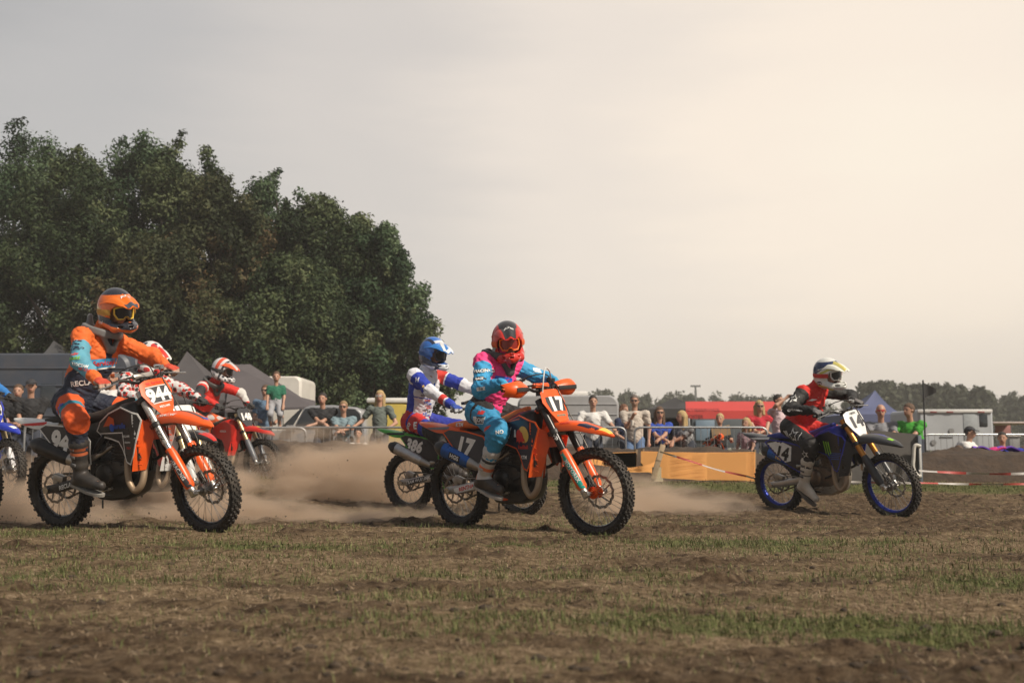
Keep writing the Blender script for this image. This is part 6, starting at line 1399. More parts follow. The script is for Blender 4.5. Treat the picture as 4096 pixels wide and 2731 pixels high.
# rider 17
def dec17(e):
    nr = Vector((.55, -.83, .05)); S, E, W, K, HJ = e['S'], e['E'], e['W'], e['K'], e['HJ']
    for t, s_, z in ((.35, 'HTRACING', .034), (.62, 'RACE', .026)):
        c = Vector(S[-1]+(E[-1]-S[-1])*t)+nr*.05; patch(e, 'bt', rect(.055, .018), c, nr, pblack); txt(e, 'bt', s_, z, c, nr, pwhite)
    c = Vector(E[-1]+(W[-1]-E[-1])*.12)+nr*.05; patch(e, 'bt', rect(.04, .014), c, nr, pwhite); txt(e, 'bt', 'fox', .03, c, nr, pblack)
    c = Vector(S[1]+(E[1]-S[1])*.7)+Vector((.4, -.3, .5))*.08; patch(e, 'bt', rect(.035, .022), c, (.5, -.4, .5), pwhite)
    c = Vector(e['H'])*.45+Vector(e['C'])*.55+Vector((.12, -.05, -.02)); patch(e, 'bt', poly_mesh([(-.10, -.04), (.09, -.03), (.11, .03), (-.04, .06)]), c, (.8, -.6, .1), pblue); txt(e, 'bt', 'AMX', .06, c, (.8, -.6, .1), pred, shear=.3)
    c = Vector(HJ[-1]+(K[-1]-HJ[-1])*.40)+Vector((0, -.08, -.01)); n2 = Vector((.25, -.95, .2)); patch(e, 'bp', rect(.085, .03), c, n2, pwhite, up=(.15, 0, 1)); patch(e, 'bp', rect(.055, .028), c+Vector((.025, 0, 0)), n2, pblack, up=(.15, 0, 1), off=.005); txt(e, 'bp', 'N SCHE', .045, c, n2, pwhite, up=(.15, 0, 1), off=.007)
    patch(e, 'bp', poly_mesh([(-.04, -.01), (.03, -.02), (.045, .005), (.0, .022), (-.03, .015)]), c+Vector((.02, 0, .065)), n2, pred)
    c = Vector(HJ[-1]+(K[-1]-HJ[-1])*.86)+Vector((0, -.08, .0)); patch(e, 'bp', poly_mesh([(-.045, -.02), (.02, .0), (.05, .028), (.0, .022), (-.045, .008)]), c, n2, pred); txt(e, 'bp', 'NO', .04, c+Vector((.09, .03, -.03)), (.7, -.7, .1), pwhite)
K17 = dict(jersey=cloth('pink_jersey', (.85, .05, .22), [('a', (.035, .30, .56))]), jerpaint={'a': lambda P, e: sleeve(P, e, .065)},
   pants=cloth('blue_trousers', (.03, .26, .48), [('a', BLK)]), pantpaint={'a': lambda P, e: np.maximum(torso_t(P, e)-.13, np.maximum(legband(P, e, -1, 0, .12, .20), legband(P, e, 1, 0, .25, .5))*1)},
   glove=cloth('blue_glove', (.03, .035, .04), [('a', (.05, .36, .55))]), boot=mat('boot_white_orange', (.55, .54, .52), .45, dirt=.25, attrs=[('a', (.02, .02, .024)), ('b', (.75, .14, .02))]),
   bootpaint={'a': lambda P, e: np.maximum(e['an'][2]+.0-P[:, 2], .012-np.abs(((P-e['kn'])@e['sh'])-.26)), 'b': lambda P, e: np.maximum(.014-np.abs(((P-e['kn'])@e['sh'])-.33), np.minimum((e['an']-P)@e['fd']+.0-.02, P[:, 2]-e['an'][2]))},
   sole=mat('sole_white', (.45, .43, .40), .7, dirt=.4), brace=1, m_brace=mat('brace_grey', (.07, .07, .068), .6, dirt=.1, bump=.1), decals=dec17,
   helmet=dict(mat=hmat('helmet_red_black', (.55, .022, .012), [('a', (.03, .03, .033)), ('c', (.55, .55, .53)), ('b', (.70, .52, .08))]), paints={'a': lambda P: np.maximum(.068-np.abs(P[:, 1])-(P[:, 2] < .02)*1, -.135-P[:, 2]), 'c': lambda P: np.minimum(.010-np.abs(np.abs(P[:, 1])-.105+P[:, 2]*.3), -.02-P[:, 2]), 'b': lambda P: np.minimum(.018-np.abs(P[:, 2]+.005), np.minimum(np.abs(P[:, 1])-.095, P[:, 0]-.02))},
      peak=P_('peak_red', (.50, .02, .012), .3, .05), peak2=P_('peak_black', (.03, .03, .033), .3, .05), peakpoly=[(-.58, -.5), (-.50, .93), (.50, .93), (.58, -.5)], peaktext='Arai', m_peaktext=pwhite, peak3=None, lens=olens, frame=P_('frame_orange', (.85, .17, .01), .35, .02), strap=P_('strap_orange', (.6, .1, .02), .7, .05), sidetext='Arai', m_sidetext=pwhite))
J17 = dict(hip=(.38, .04, .985), neck=(.53, .10, 1.42), head=(.61, .13, 1.525), hyaw=-.72, hpitch=.05, ankle={-1: (.52, -.215, .45), 1: (.52, .215, .45)}, toe={-1: (.72, -.235, .375), 1: (.72, .235, .375)}, elh={-1: (-.35, -.7, -1.1), 1: (-.15, .9, -.35)})
# rider 944
def dec944(e):
    S, E, W, K, HJ = e['S'], e['E'], e['W'], e['K'], e['HJ']; ch = Vector(e['H'])*.47+Vector(e['C'])*.53+Vector((.14, -.04, 0)); n = Vector((.80, -.60, .0))
    patch(e, 'bt', poly_mesh([(-.15, -.035), (.15, -.03), (.15, .035), (-.12, .045)]), ch, n, lblue); patch(e, 'bt', poly_mesh([(-.17, -.045), (.15, -.040), (.15, -.030), (-.15, -.032)]), ch-Vector((0, 0, .0)), n, pwhite, off=.005)
    txt(e, 'bt', 'RK Services', .058, ch+Vector((0, 0, .004)), n, pred, off=.007, bold=.02, wide=.85)
    txt(e, 'bt', 'RECLAME', .055, Vector(e['H'])*.72+Vector(e['C'])*.28+Vector((.12, -.08, .0)), (.65, -.76, 0), pwhite)
    nr = Vector((.35, -.93, .1))
    for t, s_, m_ in ((.55, 'HUFTIO', nvy), (.75, 'vakbv', pred), (.92, 'BAARS', plime)):
        txt(e, 'bt', s_, .032, Vector(S[-1]+(E[-1]-S[-1])*t)+nr*.04, nr, m_)
    for t, s_, m_ in ((.25, 'TECHTEAM', pwhite), (.5, 'MX RIDE', pred)): txt(e, 'bt', s_, .03, Vector(E[-1]+(W[-1]-E[-1])*t)+nr*.04, nr, m_, up=(.3, 0, 1))
    c = Vector(S[-1]+(E[-1]-S[-1])*.25)+nr*.05
    for k in range(3): patch(e, 'bt', poly_mesh([(-.05, -.008), (.0, .004), (.05, -.006), (.045, .006), (.0, .016), (-.05, .004)]), c-Vector((0, 0, .025*k)), nr, nvy)
    c = Vector(HJ[-1]+(K[-1]-HJ[-1])*.25)+Vector((0, -.09, -.02)); patch(e, 'bp', circ(.032), c+Vector((-.06, 0, -.03)), (0, -1, .1), pblue); txt(e, 'bp', 'piurelle', .05, c+Vector((.01, 0, .01)), (0, -1, .1), pblue, up=(-.6, 0, 1)); patch(e, 'bp', rect(.03, .012), c+Vector((.03, 0, -.045)), (0, -1, .1), pwhite, up=(-.4, 0, 1))
K944 = dict(jersey=cloth('orange_jersey', (.72, .13, .018), [('a', (.016, .022, .045)), ('b', (.10, .32, .42))]), jerpaint={'a': lambda P, e: np.minimum(np.where(sleeve(P, e, .0) > 0, -1, 1), np.maximum(np.minimum(.46-torso_t(P, e)+((P-e['C'])@e['fr'])*1.8, .62-torso_t(P, e)), .035-np.abs((P-e['C'])@e['lat'])-(((P-e['C'])@e['fr']) < 0)*1)), 'b': lambda P, e: np.maximum(armband(P, e, -1, 0, .42, 1.1), armband(P, e, -1, 1, -.1, .75))*1},
   pants=cloth('orange_navy_trousers', (.014, .020, .040), [('a', (.72, .10, .015)), ('b', (.03, .22, .30))]),
   pantpaint={'a': lambda P, e: np.maximum.reduce([legband(P, e, -1, 0, .20, .95), legband(P, e, 1, 0, .60, .80), .115-np.linalg.norm(P-(e['K'][-1]+np.array([.05, -.03, .01])), axis=1)]), 'b': lambda P, e: np.maximum(legband(P, e, -1, 0, .52, .66), legband(P, e, 1, 0, .80, .98))},
   glove=cloth('patterned_glove', (.50, .34, .26), [('a', (.50, .06, .03)), ('b', (.16, .22, .08))], .8), boot=mat('boot_black', (.020, .021, .024), .5, dirt=.18, attrs=[('a', (.40, .09, .03))]),
   bootpaint={'a': lambda P, e: .012-np.abs(np.abs(((P-e['kn'])@e['sh'])-.235)-.018)}, sole=mat('sole_grey', (.30, .29, .27), .7, dirt=.3), buckle=mat('buckle_grey', (.12, .12, .12), .5), brace=2, m_brace=mat('brace_pale', (.16, .16, .16), .55, dirt=.1), decals=dec944,
   helmet=dict(mat=hmat('helmet_orange', (.72, .14, .012), [('a', (.018, .020, .030)), ('b', (.62, .42, .06))]), paints={'a': lambda P: np.maximum(np.minimum(-.02-P[:, 2]-P[:, 0]*.25, P[:, 2]+.06+P[:, 0]*.3), np.minimum(P[:, 2]-.115, .02+P[:, 0]*0)), 'b': lambda P: np.minimum(.020-np.abs(P[:, 2]-.005+P[:, 0]*.4), .0-P[:, 0]+.03)},
      peak=P_('peak_orange', (.75, .15, .012), .3, .05), peaktext='Arai', m_peaktext=pwhite, peak2=P_('peak_navy', (.018, .020, .030), .3, .05), peakpoly=[(-.8, -.5), (-.75, -.25), (-.45, -.05), (.45, -.05), (.75, -.25), (.8, -.5)], peak3=P_('peak_dark_edge', (.05, .06, .08), .3, .05), lens=dlens, frame=P_('frame_yellow', (.70, .45, .05), .35, .02), strap=P_('strap_orange2', (.45, .25, .04), .7, .05), sidetext='Arai', m_sidetext=pwhite))
J944 = dict(hip=(.24, .05, 1.0), neck=(.49, .16, 1.53), head=(.64, .20, 1.68), hyaw=-.30, hpitch=.12, ankle={-1: (.50, -.225, .45), 1: (.52, .22, .45)}, toe={-1: (.72, -.245, .375), 1: (.72, .235, .375)}, elh={-1: (-.75, -.75, -.15), 1: (-.3, .9, -.1)}, knh={-1: (.6, -.40, 1.3), 1: (.6, .3, 1.2)})
# rider 14
def dec14(e):
    S, E, W, K, HJ = e['S'], e['E'], e['W'], e['K'], e['HJ']; nr = Vector((.3, -.95, .1))
    star_on(e, 'bt', Vector(S[-1]+(E[-1]-S[-1])*.35)+nr*.05, .045, pwhite, nr); patch(e, 'bt', star(.032, .015, .3), Vector(S[-1]+(E[-1]-S[-1])*.35)+nr*.05, nr, pblack, off=.006)
    txt(e, 'bt', 'alpinestars', .03, Vector(E[-1]+(W[-1]-E[-1])*.4)+nr*.04, nr, pwhite, up=(.2, 0, 1)); txt(e, 'bt', 'o', .06, Vector(E[-1]+(W[-1]-E[-1])*.1)+nr*.04, nr, pwhite)
    ch = Vector(e['H'])*.25+Vector(e['C'])*.75+Vector((.1, -.10, -.02)); patch(e, 'bt', poly_mesh([(-.05, -.004), (0, -.012), (.05, -.004), (.0, .012)]), ch, (.5, -.85, 0), pwhite)
    ch = Vector(e['H'])*.45+Vector(e['C'])*.55+Vector((.12, -.05, -.06)); patch(e, 'bt', poly_mesh([(-.09, -.05), (-.05, -.04), (.02, .035), (.06, .03), (.07, -.035), (.02, -.02), (-.02, .0), (-.07, .035)]), ch, (.7, -.7, 0), pblack)
    c = Vector(HJ[-1]+(K[-1]-HJ[-1])*.40)+Vector((0, -.08, 0)); n2 = (0, -1, .1); patch(e, 'bp', star(.085, .042, .5), c, n2, pwhite); patch(e, 'bp', star(.058, .028, .5), c, n2, pblack, off=.006)
    for k in range(3): patch(e, 'bp', poly_mesh([(-.16+.03*k, .05), (-.145+.03*k, .055), (-.06+.02*k, -.10), (-.075+.02*k, -.105)]), c+Vector((-.03, 0, 0)), n2, pwhite)
    patch(e, 'bp', poly_mesh([(-.01, -.05), (.0, -.05), (.03, .05), (.12, .02), (.12, .03), (.02, .062)]), c+Vector((.10, 0, 0)), n2, pwhite)
    c = Vector(K[-1]+(Vector(e['A'][-1])-Vector(K[-1]))*.22)+Vector((.01, -.07, 0)) if False else Vector(K[-1]*.8+e['A'][-1]*.2)+Vector((.01, -.07, 0)); patch(e, 'bp', star(.045, .02, .4), c, n2, pwhite); patch(e, 'bp', star(.028, .013, .4), c, n2, pblack, off=.006)
K14 = dict(jersey=cloth('red_jersey', (.60, .014, .008), [('a', BLK)]), jerpaint={'a': lambda P, e: sleeve(P, e, .03)},
   pants=cloth('black_trousers', (.016, .015, .016), [('a', (.55, .015, .01))]), pantpaint={'a': lambda P, e: np.maximum(torso_t(P, e)-.02-(np.abs((P-e['H'])@e['lat'])-.05)*1.2, legband(P, e, 1, 0, .3, .8))},
   glove=cloth('black_glove', (.02, .02, .02), [('a', (.14, .13, .13))]), boot=mat('boot_cream', (.62, .56, .47), .65, dirt=.30, attrs=[('a', (.10, .09, .08))]), bootpaint={'a': lambda P, e: .008-np.abs(((P-e['kn'])@e['sh'])-.33)},
   sole=mat('sole_dark', (.12, .11, .10), .8, dirt=.4), buckle=mat('buckle_dark', (.08, .08, .08), .5), decals=dec14,
   helmet=dict(mat=hmat('helmet_white_lime', (.66, .66, .62), [('a', (.020, .035, .10)), ('b', (.52, .50, .10))]), paints={'a': lambda P: np.minimum(P[:, 2]-.045-P[:, 0]*.5, .125-P[:, 2]), 'b': lambda P: np.maximum(np.minimum(.016-np.abs(P[:, 2]+.095-(P[:, 0])*-.35), .12-P[:, 0]), np.minimum(.012-np.abs(P[:, 2]-.02-P[:, 0]*.4), P[:, 0]))},
      peak=P_('peak_white', (.68, .68, .60), .3, .05), peak2=P_('peak_lime', (.62, .54, .16), .3, .05), peak3=None, lens=dlens, frame=P_('frame_white', (.65, .64, .60), .35, .02), strap=P_('strap_red', (.50, .04, .03), .7, .05), sidetext='Arai', m_sidetext=pwhite, m_patch=pblack))
J14 = dict(hip=(.34, .05, .965), neck=(.62, .12, 1.385), head=(.78, .17, 1.505), hyaw=-.10, hpitch=.05, ankle={-1: (.575, -.25, .38), 1: (.52, .22, .45)}, toe={-1: (.72, -.265, .235), 1: (.72, .235, .375)}, elh={-1: (-.5, -.8, -.35), 1: (-.2, .9, -.1)})
# rider 386
def dec386(e):
    S, E, W, K, HJ = e['S'], e['E'], e['W'], e['K'], e['HJ']; nr = Vector((.3, -.95, .1)); ch = Vector(e['H'])*.35+Vector(e['C'])*.65+Vector((.12, -.06, 0)); n = (.75, -.65, 0)
    patch(e, 'bt', rect(.085, .055), ch, n, pwhite); txt(e, 'bt', 'HTM', .075, ch+Vector((0, 0, .018)), n, pblue, off=.006); txt(e, 'bt', 'BOUW', .045, ch-Vector((0, 0, .033)), n, pblue, off=.006); txt(e, 'bt', 'WANNINKHOF', .026, ch-Vector((0, 0, .085)), n, pblack)
    txt(e, 'bt', 'H', .07, Vector(S[-1]+(E[-1]-S[-1])*.35)+nr*.05, nr, pwhite); patch(e, 'bt', star(.022, .01), Vector(S[-1]+(E[-1]-S[-1])*.75)+nr*.05, nr, pyel)
    for k in range(9):
        random.seed(k+50); c = ch+Vector((random.uniform(-.06, .02), 0, -.14-.02*k)); txt(e, 'bt', random.choice(['TIM', 'moto', 'WBM', 'race', 'JHK']), .028, c, n, random.choice([pblack, pred, pblue]))
    c = Vector(HJ[-1]+(K[-1]-HJ[-1])*.40)+Vector((0, -.09, -.0)); txt(e, 'bp', 'E', .10, c, (0, -1, .2), pwhite, bold=.05); txt(e, 'bp', 'MXR', .05, c+Vector((-.12, 0, 0)), (0, -1, .2), pwhite, up=(-.7, 0, 1)); txt(e, 'bp', 'JOPA', .045, c+Vector((-.05, .02, -.09)), (0, -1, 0), pgrey)
K386 = dict(jersey=cloth('white_blue_jersey', (.66, .66, .70), [('a', (.015, .04, .36)), ('b', (.55, .03, .02))]), jerpaint={'a': lambda P, e: np.maximum.reduce([sleeve(P, e, .05, -1), armband(P, e, 1, 0, .45, 1.0), np.minimum(.05-((P-e['C'])@e['fr'])-.02, .72-torso_t(P, e)), .012-np.abs(torso_t(P, e)-.50)])-np.where(armband(P, e, -1, 1, -.05, .8) > 0, 2, 0), 'b': lambda P, e: np.maximum(armband(P, e, 1, 0, .05, .40), armband(P, e, -1, 1, .55, .75))},
   pants=cloth('red_blue_trousers', (.50, .02, .018), [('a', (.015, .03, .30)), ('b', BLK)]), pantpaint={'a': lambda P, e: np.maximum.reduce([legband(P, e, -1, 0, .55, 1.2), legband(P, e, 1, 0, -.2, 1.2), legband(P, e, -1, 0, .08, .14)]), 'b': lambda P, e: np.maximum(legband(P, e, -1, 0, .74, 1.3), legband(P, e, -1, 1, -.2, 1.))},
   glove=cloth('white_blue_glove', (.55, .57, .62), [('a', (.02, .06, .30))]), boot=mat('boot_plain_dark', (.03, .03, .035), .5, dirt=.25), sole=mat('sole_grey2', (.2, .2, .2), .7), decals=dec386,
   helmet=dict(mat=hmat('helmet_blue_white', (.03, .14, .48), [('a', (.62, .64, .68)), ('b', (.02, .025, .05))]), paints={'a': lambda P: np.maximum(np.minimum(.018-np.abs(P[:, 2]-.075-P[:, 0]*.6), .07-np.abs(P[:, 1])), np.minimum(-.075-P[:, 2], P[:, 0]-.0)), 'b': lambda P: np.maximum(.012-np.abs(np.abs(P[:, 1])-.075), np.minimum(-.02-P[:, 2]-P[:, 0]*.5, P[:, 2]+.10))},
      peak=P_('peak_blue', (.04, .20, .55), .3, .05), peak2=P_('peak_white2', (.66, .67, .68), .3, .05), peakpoly=[(-.5, -.5), (-.2, .1), (-.75, .75), (-.5, .9), (0, .3), (.5, .9), (.75, .75), (.2, .1), (.5, -.5)], peak3=P_('peak_white3', (.7, .7, .7), .3, .03), lens=dlens, frame=P_('frame_dark', (.05, .05, .06), .4, .02), strap=P_('strap_blue', (.03, .10, .3), .7, .05)))
J386 = dict(hip=(.15, 0, 1.0), neck=(.30, 0, 1.55), head=(.41, 0, 1.715), hyaw=-.15, hpitch=.15, ankle={-1: (.80, -.27, .52), 1: (.74, .24, .50)}, toe={-1: (.99, -.29, .46), 1: (.93, .26, .42)}, elh={-1: (-.6, -.5, -1.0), 1: (-.1, .9, -.1)}, knh={-1: (.7, -.3, 1.2), 1: (.7, .3, 1.2)})
K148 = dict(jersey=cloth('red_black_jersey', (.58, .02, .012), [('a', (.02, .02, .024)), ('b', (.55, .53, .50))]), jerpaint={'a': lambda P, e: np.maximum.reduce([armband(P, e, -1, 0, .3, 1.2), armband(P, e, -1, 1, -.2, .4), .3-torso_t(P, e)]), 'b': lambda P, e: np.maximum(armband(P, e, 1, 1, -.1, 1), armband(P, e, -1, 0, .0, .15))},
   pants=cloth('red_orange_trousers', (.60, .10, .02), [('a', (.5, .48, .46))]), pantpaint={'a': lambda P, e: spots(P, 30, 1)}, glove=cloth('dark_glove', (.03, .03, .03)), boot=mat('boot_muddy', (.28, .25, .22), .6, dirt=.4), sole=mat('sole_grey3', (.2, .2, .2), .7), brace=1, m_brace=mat('brace_grey', (.07, .07, .068), .6, dirt=.1, bump=.1),
   helmet=dict(mat=hmat('helmet_white_orange', (.62, .60, .60), [('a', (.70, .08, .03)), ('b', (.03, .03, .04))]), paints={'a': lambda P: np.minimum(P[:, 2]-.02, .026-np.abs(P[:, 0]+.03-P[:, 2]*.3)), 'b': lambda P: np.maximum(.014-np.abs(P[:, 0]-.05-P[:, 2]*.3), spots(P, 70, 2, .6)-(P[:, 2] > -.01)*1)},
      peak=P_('peak_orange2', (.75, .10, .03), .3, .05), peak2=P_('peak_grey', (.5, .5, .5), .3, .05), lens=dlens, frame=P_('frame_dark2', (.10, .05, .04), .4, .02), strap=P_('strap_dark', (.05, .05, .05), .7)))
J148 = dict(hip=(.22, 0, 1.02), neck=(.56, 0, 1.50), head=(.73, .02, 1.68), hyaw=.12, hpitch=.18, ankle={-1: (.50, -.225, .45), 1: (.52, .22, .45)}, toe={-1: (.72, -.245, .375), 1: (.72, .235, .375)}, elh={-1: (-.4, -.9, .1), 1: (-.1, .9, .1)})
KRED = dict(K148, jersey=cloth('white_red_jersey', (.60, .58, .57), [('a', (.55, .03, .02)), ('b', (.03, .03, .03))]), jerpaint={'a': lambda P, e: spots(P, 52, 3, .2), 'b': lambda P, e: spots(P, 61, 7, .8)},
   helmet=dict(K148['helmet'], mat=hmat('helmet_white_red', (.66, .64, .62), [('a', (.55, .03, .025)), ('b', (.05, .05, .06))]), paints={'a': lambda P: spots(P, 36, 5, .7), 'b': lambda P: spots(P, 44, 9, 1.1)}, peak=P_('peak_white4', (.65, .63, .60), .3, .05), peak2=pred))
JRED = dict(J944, hroll=0, neck=(.42, 0, 1.47), head=(.56, 0, 1.63), hip=(.24, 0, .99), hyaw=.1, hpitch=.2)
KBLUE = dict(K148, jersey=cloth('blue_jersey', (.02, .16, .45), [('a', (.5, .5, .5)), ('b', BLK)]), jerpaint={'a': lambda P, e: -torso_t(P, e)*1.0-9, 'b': lambda P, e: -torso_t(P, e)-9}, glove=cloth('black_glove2', (.02, .02, .02)), pants=cloth('dark_blue_trousers', (.02, .03, .10), [('a', BLK)]), pantpaint={'a': lambda P, e: legband(P, e, -1, 0, .7, 1.1)})
NR = 99; HAZE = 0.0011
# ------------------------------------------------------------ the race: every bike and its rider
RACE = [
 ('orange motocross bike number 944 with black and white side panels', B944, K944, J944, (-3.60, 8.82, -.465, .035), .0, R(9), R(-7), 'rider in orange and navy gear with orange helmet sitting on bike 944', .0115),
 ('orange motocross bike number 17 with blue silencer and hand guards', B17, K17, J17, (-.42, 9.35, -.762, 0), .0, R(6.5), R(4), 'rider in pink and light blue gear on bike 17 looking at the camera', .011),
 ('blue and dark grey motocross bike number 14 with blue rims', B14, K14, J14, (3.09, 12.44, -.96, -.046), .0, R(10), R(-2), 'rider in red and black gear with white and lime helmet on bike 14', .012),
 ('green motocross bike number 386 behind bike 17', B386, K386, J386, (-1.12, 12.0, -.60, -.02), .0, R(4), R(-9), 'rider in blue and white gear with blue helmet on green bike 386', .014),
 ('red motocross bike number 148 half hidden in the dust', B148, K148, J148, (-4.84, 16.2, -.50, .13), .0, R(3), R(0), 'crouched rider in red and black jersey on red bike 148', .018),
 ('motocross bike with black and red front fender hidden behind bike 944', BRED, KRED, JRED, (-4.27, 11.9, -.65, .0), .0, R(2), R(-4), 'rider with white and red helmet just behind bike 944', .018),
 ('blue motocross bike cut off by the left edge of the photo', BBLUE, KBLUE, dict(J944, head=(.40, .0, 1.66), neck=(.34, 0, 1.5)), (-6.68, 12.75, -.65, .10), .0, R(2), R(4), 'rider in blue sleeves at the left edge of the photo', .02),
 ('motocross bike at the far left of which only the front tyre shows', dict(BBLUE, num='8'), KBLUE, J944, (-5.93, 10.1, -.50, .0), .0, R(0), R(0), 'rider outside the left edge on the nearest left bike', .02),
]
BIKES = []
for lab, BC, KC, JC, (X, Y, yaw, z), gam, lean, steer, rl, res in RACE[:NR]:
    gam = gam+BC.get('ext', 0)*.883/1.48; b, info = make_bike(BC, steer); BIKES.append(b)
    BM = place(b, X, Y, yaw, z-.026, gam, lean)
    tag(b, lab, 'motocross bike', 'racing motocross bikes')
    p, env = make_rider('rider'+BC['num'], JC, KC, info, res)
    mount(p, BM, JC)
    tag(p, rl, 'rider', 'motocross riders')
# ------------------------------------------------------------ spectators
tee = lambda n, c: mat('tee_'+n, c, .85, var=.08, bump=.1, bscale=60, nscale=8)
hairm = lambda n, c: mat('hair_'+n, c, .6, var=.4, nscale=60, bump=.5, bscale=200)
HB, HD, HBL, HR = hairm('brown', (.10, .055, .03)), hairm('dark', (.025, .018, .014)), hairm('blond', (.42, .29, .13)), hairm('reddish', (.16, .07, .035))
sung = mat('sunglass_black', (.01, .01, .01), .1, coat=1); sred = mat('sunglass_red', (.45, .02, .02), .2, coat=1); swhi = mat('sunglass_pale', (.5, .5, .45), .2, coat=1)
D90 = -math.pi/2
spectator('young man with dark cap and black shirt standing in front of the blue van', 126, 1518, 17.9, D90+.3, tee('black', (.018, .018, .02)), ('short', HD), 'lean', glasses=None, cap=mat('cap_dark', (.03, .03, .035), .8), bulk=1.1)
spectator('person with brown hair half hidden at the left of the man in black', 74, 1538, 18.6, D90+.2, tee('black', (.018, .018, .02)), ('short', HB), 'lean')
spectator('bald man in a white shirt seen between the arms of the orange rider', 452, 1488, 18.5, D90, tee('white', (.62, .60, .58)), ('bald', HD), 'stand')
ad, i_ = spectator('man in a blue shirt holding up the boy in green', 1062, 1540, 22.2, D90-.1, tee('steel', (.10, .16, .24)), ('short', HB), 'stand', armt={-1: (.30, -.02, 1.22), 1: (.28, .34, 1.20)}, glasses=sung)
spectator('boy in a green T shirt and grey shorts held up above the crowd', 1106, 1486, 21.7, D90+.15, tee('green_dark', (.02, .13, .075)), ('short', HB), 'stand', ground=1.02, child=True, legs_col=(.32, .32, .34))
spectator('young man in a black T shirt leaning with folded arms on the barrier', 1290, 1571, 20.9, D90-.1, tee('black', (.018, .018, .02)), ('short', HD), 'lean', bulk=1.2, armt={-1: (.26, .16, 1.10), 1: (.28, -.16, 1.08)}, group=None)
spectator('young man in sunglasses and grey blue T shirt leaning over the barrier', 1374, 1604, 20.85, D90, tee('greyblue', (.17, .24, .27)), ('short', hairm('sandy', (.25, .16, .08))), 'lean', glasses=sung, armt={-1: (.34, .06, 1.0), 1: (.34, -.04, 1.0)})
spectator('blonde woman in a grey green V neck shirt standing at the barrier', 1520, 1562, 21.0, D90-.15, tee('greygreen', (.11, .13, .115)), ('long', HBL), 'stand', glasses=swhi, armt={-1: (.24, -.42, 1.08), 1: (.26, .28, 1.06)})
spectator('small child in a white top crouching behind the barrier', 1432, 1712, 20.9, D90, tee('childwhite', (.55, .52, .48)), ('short', HD), 'stand', ground=.0, child=True)
spectator('dark haired man in a white T shirt with both hands on the barrier', 2372, 1582, 20.4, D90, tee('white', (.62, .60, .58)), ('short', HD), 'lean', armt={-1: (.24, -.24, 1.06), 1: (.24, .36, 1.04)}, bulk=1.1)
spectator('bearded man in a beige T shirt and sunglasses holding a cup', 2538, 1580, 20.5, D90-.2, tee('beige', (.48, .42, .36)), ('short', hairm('greybrown', (.14, .11, .09))), 'cup', glasses=sung, beard=True, bulk=1.15, legs_col=(.10, .16, .28))
spectator('person with reddish brown hair behind the man in beige', 2496, 1617, 22.5, D90+.8, tee('navy', (.02, .03, .07)), ('bob', HR), 'stand')
spectator('woman in a royal blue T shirt with long brown hair and sunglasses', 2638, 1627, 20.6, D90, tee('royal', (.02, .06, .34)), ('long', HB), 'lean', glasses=sung)
spectator('blonde woman in a black and white patterned top looking sideways', 2725, 1643, 20.7, D90-1.0, mat('tee_pattern', (.03, .03, .035), .8, dirt=.55, dirtcol=(.5, .5, .5), nscale=30), ('long', HBL), 'lean', headyaw=-.3)
spectator('boy with blond hair and black T shirt holding a piece of cardboard', 2879, 1654, 20.6, D90+.2, tee('black', (.018, .018, .02)), ('short', HBL), 'hold', child=True, headyaw=-.6)
q = at(2884, 1726, 20.2); mb = MB(); mb.box((0, 0, 0), (.36, .012, .19), rot=(.3, -.22, .1)); o = mb.build('cardboard_sheet', mat('cardboard', (.36, .26, .15), .85), None, loc=q); tag(o, 'brown piece of cardboard held by the blond boy in black', 'cardboard')
spectator('blond girl in a grey and pink top beside the woman in red', 2984, 1671, 20.8, D90-.7, tee('girl_grey', (.30, .20, .22)), ('bob', HBL), 'stand', child=True)
spectator('blond woman in a red sleeveless top with sunglasses', 3037, 1602, 20.9, D90, tee('red', (.42, .015, .03)), ('bob', HBL), 'lean', glasses=sung, sleeve=.12)
ph, i_ = spectator('dark haired man in a pink shirt taking a picture with raised arms', 3113, 1578, 21.6, D90+.5, tee('pink', (.55, .42, .44)), ('short', HD), 'photo', headyaw=.2)
q = Vector(ph.location)+Vector(i_['P'](.36, 0, i_['Hd'][2]+.05)) if False else Vector(ph.location)+Vector(tuple(i_['f']*.40))+Vector((0, 0, float(i_['Hd'][2])+.06)); mb = MB(); mb.box((0, 0, 0), (.15, .012, .075)); o = mb.build('mobile_phone', mat('phone_black', (.015, .015, .016), .2), None, bevel=.004, loc=q); o.rotation_euler = (0, 0, .5); tag(o, 'black phone held up by the man in the pink shirt', 'phone')
spectator('man in a grey T shirt with red sunglasses behind the grey board', 3522, 1617, 18.4, D90-.3, tee('grey', (.20, .20, .215)), ('bald', hairm('greybrown', (.14, .11, .09))), 'lean', glasses=sred, bulk=1.1, armt={-1: (.30, -.12, 1.0), 1: (.30, .14, 1.0)})
spectator('woman with short brown hair in a bright green T shirt looking down', 3634, 1614, 18.2, D90-.9, tee('green', (.05, .30, .03)), ('short', HB), 'lean', headyaw=-.2, bulk=1.1, armt={-1: (.28, -.10, 1.0), 1: (.28, .10, 1.0)})
spectator('bending man with dark cap and white T shirt at the right', 3880, 1706, 20.8, D90+.9, tee('white', (.62, .60, .58)), ('short', HD), 'lean', cap=mat('cap_dark', (.03, .03, .035), .8), bulk=1.2, armt={-1: (.25, -.3, .95), 1: (.3, .3, .9)})
spectator('person in a red chequered shirt sitting low near the right edge', 4008, 1728, 21.0, D90-.5, mat('tee_check', (.40, .10, .09), .8, dirt=.4, dirtcol=(.5, .4, .35), nscale=25), ('short', HD), 'stand', armt={-1: (.3, -.1, .8), 1: (.3, .1, .8)})
